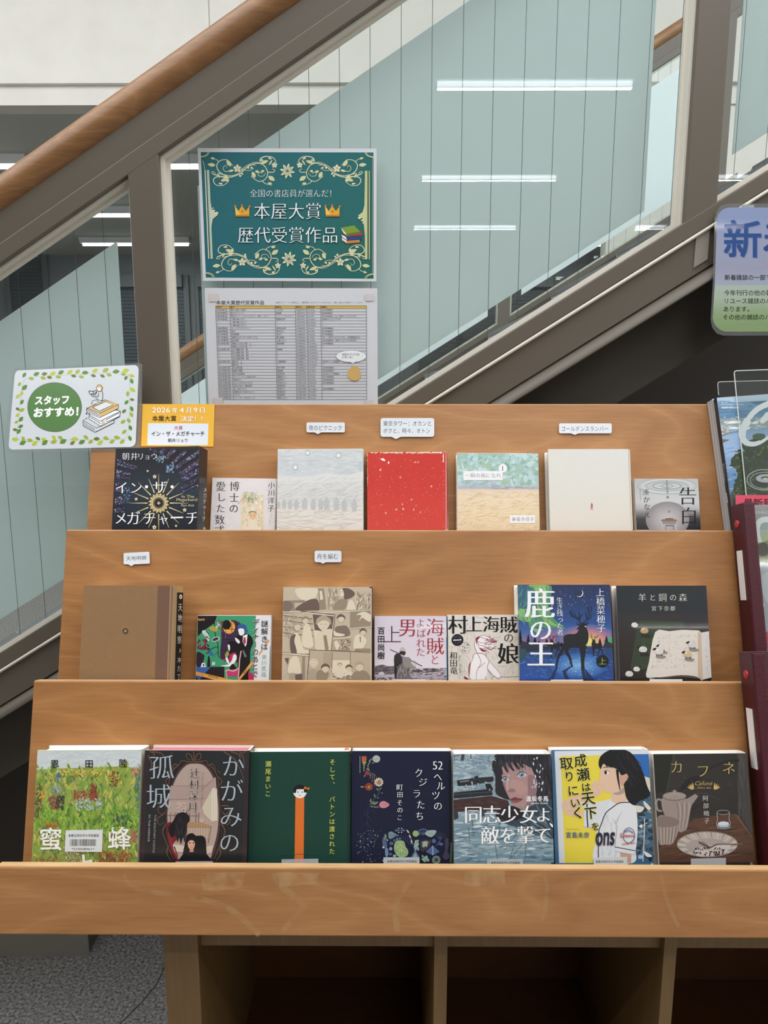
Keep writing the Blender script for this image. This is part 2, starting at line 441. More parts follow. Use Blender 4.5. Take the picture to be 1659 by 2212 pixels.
def balustrade(y, s, label, far_side=False):
    """y: face of the frame, s: +1 when the outer face looks at the reader (-Y), -1 mirrored"""
    t = thing('stair_balustrade', (0, y, 0), label, 'balustrade')
    Y = lambda d: y + s*d
    b = MB()
    zr = Z_RAIL
    b.tube([(XA-.1, Y(.026), zr+SL*(XA-.1)), (XB+.1, Y(.026), zr+SL*(XB+.1))], 0.0268, 28)
    b.build('handrail', M_OAK, t)
    b = MB(); bar(b, Z_FA-0.002, Z_RB+0.012, Y(.012), Y(.040), bev=0.001); b.build('rail_plate', M_PAINT, t)
    b = MB(); bar(b, Z_RAB, Z_FA, Y(0), Y(.055), bev=0.0015)
    b.build('top_bar', M_PAINT, t)
    b = MB(); bar(b, Z_BEAD, Z_GB, Y(0), Y(.055), bev=0.0015); b.build('bottom_bar', M_PAINT, t)
    # stringer: a channel with a rolled lower lip
    b = MB()
    bar(b, Z_STR, Z_BEAD-0.004, Y(.006), Y(.014))
    n = 7; rows = []
    for k in range(n+1):
        a = k/n*pi/2
        yy = Y(.012 + .040*(1-cos(a))*0.0 + .0 - .016*sin(a)); zz = Z_STR + (Z_FL-Z_STR)*(1-cos(a)) if False else Z_STR + (Z_FL-Z_STR)*k/n
        rows.append([(XA, yy, zz+SL*XA), (XB, yy, zz+SL*XB)])
    rows.append([(XA, Y(.06), Z_FL-0.004+SL*XA), (XB, Y(.06), Z_FL-0.004+SL*XB)])
    b.grid(rows)
    b.build('stringer', M_PAINT, t)
    b = MB(); b.tube([(XA, Y(.0005), Z_BEAD-.004+SL*XA), (XB, Y(.0005), Z_BEAD-.004+SL*XB)], .0026, 12); bar(b, Z_BEAD-.0075, Z_BEAD-.0005, Y(.001), Y(.05)); b.build('ledge_highlight_bead', M_LEDGE_HIGHLIGHT, t)  # thin pale bead: a highlight line put into the colour
    for x in posts:
        b = MB()
        b.prism([(x, Y(0.0003), Z_BEAD+SL*x-.002), (x+pw, Y(0.0003), Z_BEAD+SL*(x+pw)-.002), (x+pw, Y(0.0003), Z_FA+SL*(x+pw)-.02), (x, Y(0.0003), Z_FA+SL*x-.02)], (0, s*.055, 0), 0, 0.001)
        b.build('post', M_PAINT, t)
        b = MB()
        xx = x+pw*.42
        b.prism([(xx, Y(.003), Z_STR+SL*xx+.012), (xx+.022, Y(.003), Z_STR+SL*(xx+.022)+.012), (xx+.022, Y(.003), Z_BEAD+SL*(xx+.022)-.004), (xx, Y(.003), Z_BEAD+SL*xx-.004)], (0, s*.008, 0), 0, 0.001)
        b.build('bracket_plate', mat('bracket_paint', '#8d877c', 0.5) if 'bracket_paint' not in bpy.data.materials else bpy.data.materials['bracket_paint'], t)
    # panes with their beads, wires and sheets
    for i in range(3):
        x0, x1 = posts[i]+pw, posts[i+1]
        e = 0.009
        g = MB()
        def quad(mb, xa, xb, za, zb, ya, yb, bev=0):
            mb.prism([(xa, Y(ya), za+SL*xa), (xb, Y(ya), za+SL*xb), (xb, Y(ya), zb+SL*xb), (xa, Y(ya), zb+SL*xa)], (0, s*(yb-ya), 0), 0, bev)
        quad(g, x0+.001, x1-.001, Z_GB+.001, Z_RAB-.001, .040, .0465)
        pane = note_origin(g.build('glass_pane', M_GLASS, t))
        w = MB()
        x = math.ceil((x0+0.004-0.0185)/0.05)*0.05 + 0.0185
        while x < x1-0.004:
            w.tube([(x, Y(.0432), Z_GB+SL*x+.001), (x, Y(.0432), Z_RAB+SL*x-.001)], 0.00045, 6); x += 0.05
        w.build('reinforcing_wire', M_WIRE, pane)
        be = MB()
        quad(be, x0, x0+e, Z_GB, Z_RAB, .030, .0395); quad(be, x1-e, x1, Z_GB, Z_RAB, .030, .0395)
        quad(be, x0+e, x1-e, Z_GB, Z_GB+e, .030, .0395); quad(be, x0+e, x1-e, Z_RAB-e, Z_RAB, .030, .0395)
        quad(be, x0+.004, x1-.004, Z_RAB-.004, Z_RAB, .012, .0299); quad(be, x0, x0+.004, Z_GB, Z_RAB, .012, .0299); quad(be, x1-.004, x1, Z_GB, Z_RAB, .012, .0299)
        be.build('glazing_bead', M_BEAD, pane)
        f = MB()
        quad(f, x0+.046, x1-.046, Z_GB+.060, Z_RAB-.062, .062, .066)
        f.build('aqua_sheet', M_FILM, t)
    return t
balustrade(YF, 1, 'brown metal stair balustrade with glass panes right behind the bookshelf')
YF2 = 3.40
balustrade(YF2, -1, 'far brown metal stair balustrade seen through the gaps of the near panes')

# the flight between them
t = thing('stair_flight', (0, 2.3, 0), 'flight of speckled grey stair treads between the two glass balustrades', 'stairs')
run, rise = 0.2724, 0.17
k0 = -6
zn = Z_GB - 0.02
b = MB(); prof = []
x = -1.75; z = zn + SL*x
top = []
while x < 1.7:
    top += [(x, z), (x+run, z)]; x += run; z += rise
prof = top + [(top[-1][0], zn-.203+SL*top[-1][0]), (top[0][0], zn-.203+SL*top[0][0])]
ya, yb = YF+0.075, YF2-0.075
b.prism([(p[0], ya, p[1]) for p in prof], (0, yb-ya, 0))
b.build('treads', M_TREAD, t)
b = MB()
b.prism([(top[0][0], ya, zn-.205+SL*top[0][0]), (top[-1][0], ya, zn-.205+SL*top[-1][0]), (top[-1][0], ya, zn-.225+SL*top[-1][0]), (top[0][0], ya, zn-.225+SL*top[0][0])], (0, yb-ya, 0))
for y in (ya-.006, yb):
    b.prism([(top[0][0], y, zn-.225+SL*top[0][0]), (top[-1][0], y, zn-.225+SL*top[-1][0]), (top[-1][0], y, zn-.01+SL*top[-1][0]), (top[0][0], y, zn-.01+SL*top[0][0])], (0, .006, 0))
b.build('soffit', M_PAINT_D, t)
b = MB()
for k in range(0, len(top), 2):
    b.box(top[k][0]-0.004, top[k][0]+0.035, ya+0.02, yb-0.02, top[k][1]-0.012, top[k][1]+0.003)
b.build('nosing_strips', mat('nosing_rubber', '#6a6c6c', 0.8), t)
# closed space under the stairs
b = MB()
xe = on_y(191, 2062, 1.62).x
zs = lambda x: zn - .2265 + SL*x
xw = -1.7 if zs(-1.7) > .02 else -1.7 + (.02-zs(-1.7))/SL + .002
b.prism([(xw, 1.62, 0), (xe, 1.62, 0), (xe, 1.62, zs(xe)), (xw, 1.62, max(zs(xw), .01))], (0, .06, 0))
b.prism([(xe, 1.68, 0), (xe, 1.68, zs(xe-.06)), (xe, 2.4, zs(xe-.06)), (xe, 2.4, 0)], (-.06, 0, 0))
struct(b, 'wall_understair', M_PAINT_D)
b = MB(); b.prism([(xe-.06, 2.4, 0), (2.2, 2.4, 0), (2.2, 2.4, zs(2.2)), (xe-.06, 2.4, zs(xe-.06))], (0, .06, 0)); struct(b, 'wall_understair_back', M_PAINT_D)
b = MB(); b.box(xw, xe+.003, 1.612, 1.62, 0, 0.075); struct(b, 'baseboard_understair', mat('baseboard_paint', '#8a867e', 0.5))

# ================================================================== the display shelf
TILT = radians(17.3)
E_DN = Vector((0, -sin(TILT), -cos(TILT)))      # down along a tier board
N_B = Vector((0, -cos(TILT), sin(TILT)))        # out of a tier board, to the reader
UX = Vector((1, 0, 0))
TOP = [Vector((0, 1.225 - .135*k, EYE - .0345 - .1836*k)) for k in range(3)] + [Vector((0, .8205, EYE - .5875))]
XL, XR = -0.486, 0.86
S_LEDGE = [0.2735, 0.2735, 0.2735]               # from a board's top edge down to the ledge
TH = 0.018
shelf = thing('display_shelf', (0.2, 0.95, 0), 'stepped wooden bookshelf with three leaning tiers of face-out books', 'bookshelf')
def board(name, k, s0, s1, m=M_WOOD):
    b = MB()
    b.frame_box(TOP[k], UX, -E_DN, N_B, XL, XR, -s1, -s0, -TH, 0, 0, 0.0016)
    o = b.build(name, m, shelf); note_origin(o)
    e = MB(); e.frame_box(TOP[k], UX, -E_DN, N_B, XL+.001, XR-.001, -s0-.0004, -s0+.0004, -TH+.001, -.0012)
    e.build('edge_band', M_EDGE, o)
    return o
for k in range(3):
    lt = (TH, TH, .006)[k]
    board('tier_board', k, 0, S_LEDGE[k]+lt)
    b = MB(); gap = 0.0743 - TH
    b.frame_box(TOP[k] + E_DN*S_LEDGE[k], UX, -E_DN, N_B, XL+.002, XR-.002, -lt, 0, 0.0, gap-.0005)
    b.build('ledge', M_WOOD, shelf)
rim_ = board('front_rim', 3, 0, 0.0785, M_WOOD_B)
# pale veneer veins and old tape marks on the rim
def faint_mat(name, col, amount):
    m = bpy.data.materials.new(name); m.use_nodes = True
    t = m.node_tree; t.nodes.clear()
    out = t.nodes.new('ShaderNodeOutputMaterial'); tr = t.nodes.new('ShaderNodeBsdfTransparent'); df = t.nodes.new('ShaderNodeBsdfDiffuse'); df.inputs[0].default_value = (*lin(col), 1)
    tc = t.nodes.new('ShaderNodeTexCoord'); n = t.nodes.new('ShaderNodeTexNoise'); n.inputs['Scale'].default_value = 60; n.inputs['Detail'].default_value = 4
    mr = t.nodes.new('ShaderNodeMapRange'); mr.inputs['From Min'].default_value = .35; mr.inputs['From Max'].default_value = .65; mr.inputs['To Max'].default_value = amount
    mx = t.nodes.new('ShaderNodeMixShader')
    t.links.new(tc.outputs['Object'], n.inputs[0]); t.links.new(n.outputs[0], mr.inputs[0]); t.links.new(mr.outputs[0], mx.inputs[0])
    t.links.new(tr.outputs[0], mx.inputs[1]); t.links.new(df.outputs[0], mx.inputs[2]); t.links.new(mx.outputs[0], out.inputs[0])
    return m
PR = TOP[3] + N_B*.00012
def vein(pts, w0, w1, m):
    b = MB()
    q = []
    for i in range(len(pts)-1):
        for k in range(6):
            t = k/6; q.append((pts[i][0]*(1-t)+pts[i+1][0]*t, pts[i][1]*(1-t)+pts[i+1][1]*t))
    q.append(pts[-1]); n = len(q)
    q = [(sum(q[max(0, min(n-1, i+d))][0] for d in range(-3, 4))/7, sum(q[max(0, min(n-1, i+d))][1] for d in range(-3, 4))/7) for i in range(n)]
    L = []
    for i, (x, y) in enumerate(q):
        a, c = q[max(i-1, 0)], q[min(i+1, n-1)]; dx, dy = c[0]-a[0], c[1]-a[1]; d = math.hypot(dx, dy) or 1; h = (w0+(w1-w0)*i/(n-1))/2
        L.append((on_plane(x-dy/d*h, y+dx/d*h, PR, N_B), on_plane(x+dy/d*h, y-dx/d*h, PR, N_B)))
    b.grid(L, False, 0, False); b.build('veneer_vein', m, rim_)
M_VEIN, M_MARK = faint_mat('pale_vein', '#cda878', .38), faint_mat('tape_mark', '#d6b283', .38)
for v in ([[(265, 1888), (275, 1908), (310, 1926), (380, 1932), (455, 1945), (510, 1970), (540, 2000), (565, 2022)], 10, 14], [[(592, 1882), (600, 1912), (650, 1945), (660, 1962), (630, 1985), (605, 2020)], 14, 12], [[(905, 1882), (880, 1910), (857, 1940), (852, 1970), (860, 2020)], 12, 14], [[(1175, 1885), (1185, 1930), (1170, 2000)], 8, 10], [[(1425, 1880), (1440, 1950), (1470, 2010)], 8, 8]): vein(*v, M_VEIN)
for q in ([(432, 1886), (530, 1884), (524, 1916), (470, 1926), (440, 1924)], [(600, 1884), (690, 1886), (684, 1910), (604, 1916)], [(1003, 1882), (1091, 1881), (1091, 1910), (1003, 1916)]):
    b = MB(); b.face([on_plane(x, y, PR + N_B*.00008, N_B) for x, y in q]); b.build('tape_residue', M_MARK, rim_)
# body under the tiers
zr_ = TOP[3].z - 0.0785*cos(TILT)
b = MB(); ZT = 0.728
b.box(XL+.005, XR-.005, 0.836, 1.25, ZT-.020, ZT); b.build('table_top', M_WOOD, shelf)
yb0 = 0.835
pl = [on_y(352, 2032, yb0).x, on_y(427, 2032, yb0).x]
d1 = [on_y(938, 2043, yb0).x, on_y(967, 2043, yb0).x]
d2 = [on_y(1435.5, 2037, yb0).x, on_y(1463.5, 2037, yb0).x]
for a, c in (pl, d1, d2):
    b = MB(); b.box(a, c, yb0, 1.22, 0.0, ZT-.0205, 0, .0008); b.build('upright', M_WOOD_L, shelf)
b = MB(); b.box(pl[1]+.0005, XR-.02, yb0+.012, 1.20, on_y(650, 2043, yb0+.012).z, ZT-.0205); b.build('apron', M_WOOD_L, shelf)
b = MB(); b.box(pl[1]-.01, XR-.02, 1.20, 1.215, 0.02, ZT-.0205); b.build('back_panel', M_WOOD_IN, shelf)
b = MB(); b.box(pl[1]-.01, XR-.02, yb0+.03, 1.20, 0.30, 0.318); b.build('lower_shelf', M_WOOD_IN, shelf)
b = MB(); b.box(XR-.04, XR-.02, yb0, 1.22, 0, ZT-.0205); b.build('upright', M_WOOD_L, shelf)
# struts under the upper tier
for xa in (XL+.12, XR-.14):
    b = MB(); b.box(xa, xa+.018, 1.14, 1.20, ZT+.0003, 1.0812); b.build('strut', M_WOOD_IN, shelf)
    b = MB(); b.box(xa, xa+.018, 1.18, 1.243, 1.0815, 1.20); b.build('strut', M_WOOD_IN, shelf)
# ================================================================== printed matter
_G = {}
def glyph(s, weight=0.0):
    """flat outline of a string in the built-in font: 2D vertices and faces, 1 em = 1"""
    k = (s, weight)
    if k in _G: return _G[k]
    c = bpy.data.curves.new('g', 'FONT'); c.body = s; c.resolution_u = 3; c.offset = weight
    o = bpy.data.objects.new('g', c); COL.objects.link(o)
    bpy.context.view_layer.update()
    ev = o.evaluated_get(bpy.context.evaluated_depsgraph_get())
    me = ev.to_mesh()
    v = [(q.co.x, q.co.y) for q in me.vertices]; f = [list(p.vertices) for p in me.polygons]
    ev.to_mesh_clear()
    bpy.data.objects.remove(o); bpy.data.curves.remove(c)
    _G[k] = (v, f)
    return _G[k]

def cat(pts, n=6, closed=False):
    """smooth curve through points"""
    m = len(pts); out = []
    for i in range(m if closed else m-1):
        if closed: p = [pts[(i+j-1) % m] for j in range(4)]
        else: p = [pts[max(0, min(m-1, i+j-1))] for j in range(4)]
        for k in range(n):
            t = k/n; t2, t3 = t*t, t*t*t
            out.append(tuple(.5*((2*p[1][a]) + (-p[0][a]+p[2][a])*t + (2*p[0][a]-5*p[1][a]+4*p[2][a]-p[3][a])*t2 + (-p[0][a]+3*p[1][a]-3*p[2][a]+p[3][a])*t3) for a in (0, 1)))
    if not closed: out.append(tuple(pts[-1]))
    return out

def mixc(a, b, t):
    a, b = a.lstrip('#'), b.lstrip('#')
    return '#' + ''.join('%02x' % max(0, min(255, round(int(a[i:i+2], 16)*(1-t) + int(b[i:i+2], 16)*t))) for i in (0, 2, 4))

class Art:
    """ink on a flat sheet: shapes are given in the coordinates of a close-up of the sheet and stored as thin layers of colour on it"""
    STEP = 0.000004
    def __init__(s, P, N, seed=1):
        s.P, s.N = Vector(P), Vector(N).normalized(); s.lay = 2.0
        s.v, s.f, s.c = [], [], []
        s.vx, s.vy, s.vs = 0.0, 0.0, 1.0
        s.r = random.Random(seed)
    def view(s, x0, y0, x1): s.vx, s.vy, s.vs = x0, y0, 1659.0/(x1-x0); return s
    def px(s, p): return (s.vx + p[0]/s.vs, s.vy + p[1]/s.vs)
    def up(s): s.lay += 1.0
    def w(s, p):
        x, y = s.px(p); return on_plane(x, y, s.P + s.N*(s.lay*s.STEP), s.N)
    CL = None
    def clip_to(s, TL, ux, uy, w, h, m=0.0002): s.CL = (Vector(TL), ux, uy, m, w-m, -h+m, -m)
    def add(s, pts3, faces, cols):
        if s.CL:
            O, ux, uy, x0, x1, y0, y1 = s.CL
            uv = [((p-O).dot(ux), (p-O).dot(uy)) for p in pts3]
            bad = {k for k, (u, v) in enumerate(uv) if not (x0 <= u <= x1 and y0 <= v <= y1)}
            if bad:
                keep = []
                for f in faces:
                    if not bad.intersection(f): keep.append(f); continue
                    q = [(uv[k][0], uv[k][1], pts3[k], cols[k]) for k in f]
                    for ax, lim, sg in ((0, x0, 1), (0, x1, -1), (1, y0, 1), (1, y1, -1)):
                        o = []
                        for a, b in zip(q, q[1:]+q[:1]):
                            da, db = sg*(a[ax]-lim), sg*(b[ax]-lim)
                            if da >= 0: o.append(a)
                            if (da >= 0) != (db >= 0):
                                t = da/(da-db); o.append((a[0]+(b[0]-a[0])*t, a[1]+(b[1]-a[1])*t, a[2]+(b[2]-a[2])*t, a[3]))
                        q = o
                        if len(q) < 3: break
                    if len(q) >= 3:
                        i = len(s.v); s.v += [a[2] for a in q]; s.c += [a[3] for a in q]; s.f.append(list(range(i, i+len(q))))
                faces = keep
                if not faces: return
        i = len(s.v); s.v += pts3; s.f += [[i+k for k in f] for f in faces]; s.c += cols
    def poly(s, pts, col, keep=False):
        if not keep: s.up()
        cols = col if isinstance(col, list) else [col]*len(pts)
        s.add([s.w(p) for p in pts], [list(range(len(pts)))], cols)
    def blob(s, pts, col, n=5, keep=False): s.poly(cat(pts, n, True), col, keep)
    def rect(s, x0, y0, x1, y1, c, c2=None):
        s.poly([(x0, y0), (x1, y0), (x1, y1), (x0, y1)], [c, c, c2 or c, c2 or c])
    def bands(s, quad_l, quad_r, stops):
        """vertical gradient: quad_l/quad_r are left and right edges ((x,y) top, (x,y) bottom); stops [(t, colour)]"""
        s.up()
        for (t0, c0), (t1, c1) in zip(stops, stops[1:]):
            def L(e, t): return (e[0][0]*(1-t)+e[1][0]*t, e[0][1]*(1-t)+e[1][1]*t)
            s.add([s.w(L(quad_l, t0)), s.w(L(quad_r, t0)), s.w(L(quad_r, t1)), s.w(L(quad_l, t1))], [[0, 1, 2, 3]], [c0, c0, c1, c1])
    def ell(s, cx, cy, rx, ry=None, col='#000000', rot=0.0, n=28, keep=False, a0=0, a1=360):
        ry = rx if ry is None else ry; q = []
        for k in range(n + (0 if a1-a0 == 360 else 1)):
            a = radians(a0 + (a1-a0)*k/n); x, y = rx*cos(a), ry*sin(a)
            q.append((cx + x*cos(rot) - y*sin(rot), cy + x*sin(rot) + y*cos(rot)))
        s.poly(q, col, keep)
    def line(s, pts, wd, col, w2=None, smooth=0, keep=False, closed=False):
        """ribbon along points, width tapering from wd to w2"""
        if smooth: pts = cat(pts, smooth, closed)
        if closed: pts = list(pts) + [pts[0]]
        if not keep: s.up()
        w2 = wd if w2 is None else w2; n = len(pts); L, R = [], []
        for i, p in enumerate(pts):
            a, b = pts[max(i-1, 0)], pts[min(i+1, n-1)]
            if closed and i in (0, n-1): a, b = pts[-2], pts[1]
            dx, dy = b[0]-a[0], b[1]-a[1]; d = math.hypot(dx, dy) or 1.0
            h = (wd + (w2-wd)*i/max(n-1, 1))/2
            L.append((p[0]-dy/d*h, p[1]+dx/d*h)); R.append((p[0]+dy/d*h, p[1]-dx/d*h))
        q = [s.w(p) for p in L + R]
        s.add(q, [[i, i+1, n+i+1, n+i] for i in range(n-1)], [col]*len(q))
    def glow(s, cx, cy, rx, ry, cols, n=40, rot=0.0):
        """soft patch: colours from the centre outward"""
        s.up(); m = len(cols)-1; rings = []
        for k in range(m+1):
            f = k/m
            rings.append([s.w((cx + rx*f*cos(2*pi*j/n)*cos(rot) - ry*f*sin(2*pi*j/n)*sin(rot), cy + rx*f*cos(2*pi*j/n)*sin(rot) + ry*f*sin(2*pi*j/n)*cos(rot))) for j in range(n)])
        for k in range(m):
            v = rings[k] + rings[k+1]
            s.add(v, [[j, (j+1) % n, n+(j+1) % n, n+j] for j in range(n)], [cols[k]]*n + [cols[k+1]]*n)
    def ring(s, cx, cy, r, wd, col, ry=None, n=36):
        s.line([(cx + r*cos(2*pi*k/n), cy + (ry or r)*sin(2*pi*k/n)) for k in range(n)], wd, col, closed=True)
    def _put(s, s_, weight, tf, col):
        v, f = glyph(s_, weight)
        if v: s.add([s.w(tf(*p)) for p in v], f, [col]*len(v))
    def text(s, t, x0, y0, x1, y1, col, weight=0.0, serif=0.0, quad=None):
        """string whose ink fills the box (or the quad tl, tr, br, bl)"""
        v, f = glyph(t, min(weight, 0.0) if not serif else -0.016)
        if not v: return
        ax, bx = min(p[0] for p in v), max(p[0] for p in v); ay, by = min(p[1] for p in v), max(p[1] for p in v)
        Q = quad or ((x0, y0), (x1, y0), (x1, y1), (x0, y1))
        def tf(x, y, dx=0.0):
            u = (x+dx-ax)/(bx-ax); w = (by-y)/(by-ay) if by > ay else .5
            return tuple((Q[0][k]*(1-u)+Q[1][k]*u)*(1-w) + (Q[3][k]*(1-u)+Q[2][k]*u)*w for k in (0, 1))
        s._ink(t, tf, col, weight, serif)
    def _ink(s, t, tf, col, weight, serif):
        if serif:                       # thin strokes widened sideways: upright strokes thicker than level ones
            w = serif + max(weight, 0.0)
            for dx, dy in ((-w, 0), (-w/3, 0), (w/3, 0), (w, 0)) if weight <= 0 else ((-w, weight*.4), (-w/3, -weight*.4), (w/3, weight*.4), (w, -weight*.4)):
                s.up(); s._put(t, -0.016, (lambda x, y, a=dx, b=dy: tf(x, y+b, a)), col)
        elif weight > 0.003:            # bold: shifted copies
            n = 10 if weight > .03 else 4
            for k in range(n):
                a, b = weight*cos(2*pi*k/n+.78), weight*sin(2*pi*k/n+.78)
                s.up(); s._put(t, 0.0, (lambda x, y, a=a, b=b: tf(x, y+b, a)), col)
            s.up(); s._put(t, 0.0, tf, col)
        else:
            s.up(); s._put(t, min(weight, 0.0), tf, col)
    def char(s, c, cx, cy, size, col, weight=0.0, serif=0.0, asp=1.0, rot=0.0, shear=0.0):
        """one full-width character centred at a point"""
        if c in 'ー｜―': rot += pi/2 if getattr(s, 'vert', False) else 0
        ca, sa = cos(rot), sin(rot)
        def tf(x, y, dx=0.0):
            X, Y = (x+dx-.5)*size, -(y-.38)*size*asp
            X, Y = X*ca - Y*sa, X*sa + Y*ca
            return (cx + X + shear*Y, cy + Y)
        s._ink(c, tf, col, weight, serif)
    def vtext(s, t, xa, ya, xb, yb, size, col, weight=0.0, serif=0.0, asp=1.0):
        """column of characters; centres run from (xa,ya) to (xb,yb)"""
        s.vert = True; n = len(t)
        for i, c in enumerate(t):
            u = i/max(n-1, 1); x, y = xa+(xb-xa)*u, ya+(yb-ya)*u
            if c in '、。': x, y = x+size*.55, y-size*.55
            if c in 'ょっゃ': x, y = x+size*.08, y-size*.06
            if c != '　': s.char(c, x, y, size, col, weight, serif, asp)
        s.vert = False
    def lines(s, rows, x0, y0, pitch, size, col, weight=0.0, shear=0.0, asp=1.0):
        """left-aligned rows of text, one outline per row, at a fixed em size"""
        s.up()
        for i, t in enumerate(rows):
            if not t: continue
            yy = y0 + pitch*i
            s._put(t, min(weight, 0.0), lambda x, y: (x0 + x*size + shear*(yy-y0), yy - y*size*asp), col)
    def strokes(s, n, box, ln, wd, cols, ang=(0, 180), keep_prob=1.0, fn=None):
        """short brush marks scattered over a box"""
        for k in range(n):
            x, y = s.r.uniform(box[0], box[2]), s.r.uniform(box[1], box[3])
            if fn and not fn(x, y): continue
            a = radians(s.r.uniform(*ang)); l = s.r.uniform(*ln)/2; h = s.r.uniform(*wd)/2
            c = s.r.choice(cols); b = s.r.uniform(-.3, .3)
            dx, dy = cos(a), sin(a)
            q = [(x-dx*l, y-dy*l), (x-dx*l*.3-dy*h, y-dy*l*.3+dx*h), (x+dx*l*.5-dy*h*(.8+b), y+dy*l*.5+dx*h*(.8+b)), (x+dx*l, y+dy*l), (x+dx*l*.4+dy*h, y+dy*l*.4-dx*h), (x-dx*l*.5+dy*h*(.7-b), y-dy*l*.5-dx*h*(.7-b))]
            if k % 12 == 0: s.up()
            s.lay += .02; s.poly(q, c, True)
    def dots(s, n, box, rr, cols, fn=None):
        for k in range(n):
            x, y = s.r.uniform(box[0], box[2]), s.r.uniform(box[1], box[3])
            if fn and not fn(x, y): continue
            if k % 12 == 0: s.up()
            s.lay += .02; r = s.r.uniform(*rr); s.ell(x, y, r, r, s.r.choice(cols), n=8, keep=True)

def build_print(name, arts, m, parent=None, origin=None, solids=()):
    """one mesh from solid pieces [(verts, faces, colour-per-face)] and the ink layers lying on them"""
    if parent is not None: origin = origin_of(parent)
    origin = Vector(origin)
    V, F, C = [], [], []
    for v, f, c in solids:
        for face, col in zip(f, c):
            i = len(V); V += [v[k] for k in face]; F.append(list(range(i, i+len(face)))); C += [col]*len(face)
    for a in arts:
        i = len(V); V += a.v; F += [[i+k for k in f] for f in a.f]; C += a.c
    me = bpy.data.meshes.new(name)
    me.from_pydata([v - origin for v in V], [], F)
    me.materials.append(m)
    at = me.color_attributes.new('ink', 'FLOAT_COLOR', 'POINT')
    lc = {}
    flat = []
    for c in C:
        if c not in lc: lc[c] = (*lin(c), 1.0)
        flat += lc[c]
    at.data.foreach_set('color', flat)
    o = bpy.data.objects.new(name, me); COL.objects.link(o)
    if parent is not None: o.parent = parent
    else: o.location = origin
    return o

def box_solid(O, ux, uy, uz, x0, x1, y0, y1, z0, z1, col, top=None, side=None):
    c = [O + ux*x + uy*y + uz*z for z in (z0, z1) for y in (y0, y1) for x in (x0, x1)]
    f = [[0, 2, 3, 1], [4, 5, 7, 6], [0, 1, 5, 4], [2, 6, 7, 3], [0, 4, 6, 2], [1, 3, 7, 5]]
    return (c, f, [side or col, col, side or col, top or side or col, side or col, side or col])

M_JACKET = print_mat('glossy_jacket', 0.32, coat=0.15)
M_MATTE = print_mat('matte_cover', 0.6, spec=0.3, grain=0.08, gscale=900)
M_CLOTH = print_mat('cloth_cover', 0.75, spec=0.25, grain=0.25, gscale=1200)
M_PAPER = print_mat('printed_paper', 0.7, spec=0.25)
M_LAMI = print_mat('laminated_paper', 0.22, coat=0.3)
M_STICK = print_mat('sticker_paper', 0.4)
def page_mat(name, c0, c1, freq):
    """paper edges: fine lines along the leaves"""
    m = mat(name, c1, 0.85)
    nt = NT(m); tc = nt.n('ShaderNodeTexCoord')
    d = nt.n('ShaderNodeVectorMath', operation='DOT_PRODUCT'); d.inputs[1].default_value = N_B
    k = nt.n('ShaderNodeMath', operation='MULTIPLY'); k.inputs[1].default_value = freq
    n = nt.n('ShaderNodeTexNoise'); n.noise_dimensions = '1D'; n.inputs['Scale'].default_value = 1.0
    nt.l(tc.outputs['Object'], d.inputs[0]); nt.l(d.outputs['Value'], k.inputs[0]); nt.l(k.outputs[0], n.inputs['W'])
    r = ramp(nt, [(0.3, c0), (0.65, c1)]); nt.l(n.outputs[0], r.inputs[0]); nt.l(r.outputs[0], nt.b.inputs['Base Color'])
    return m
M_PAGES = page_mat('book_pages', '#e2dccd', '#faf6ec', 1800)

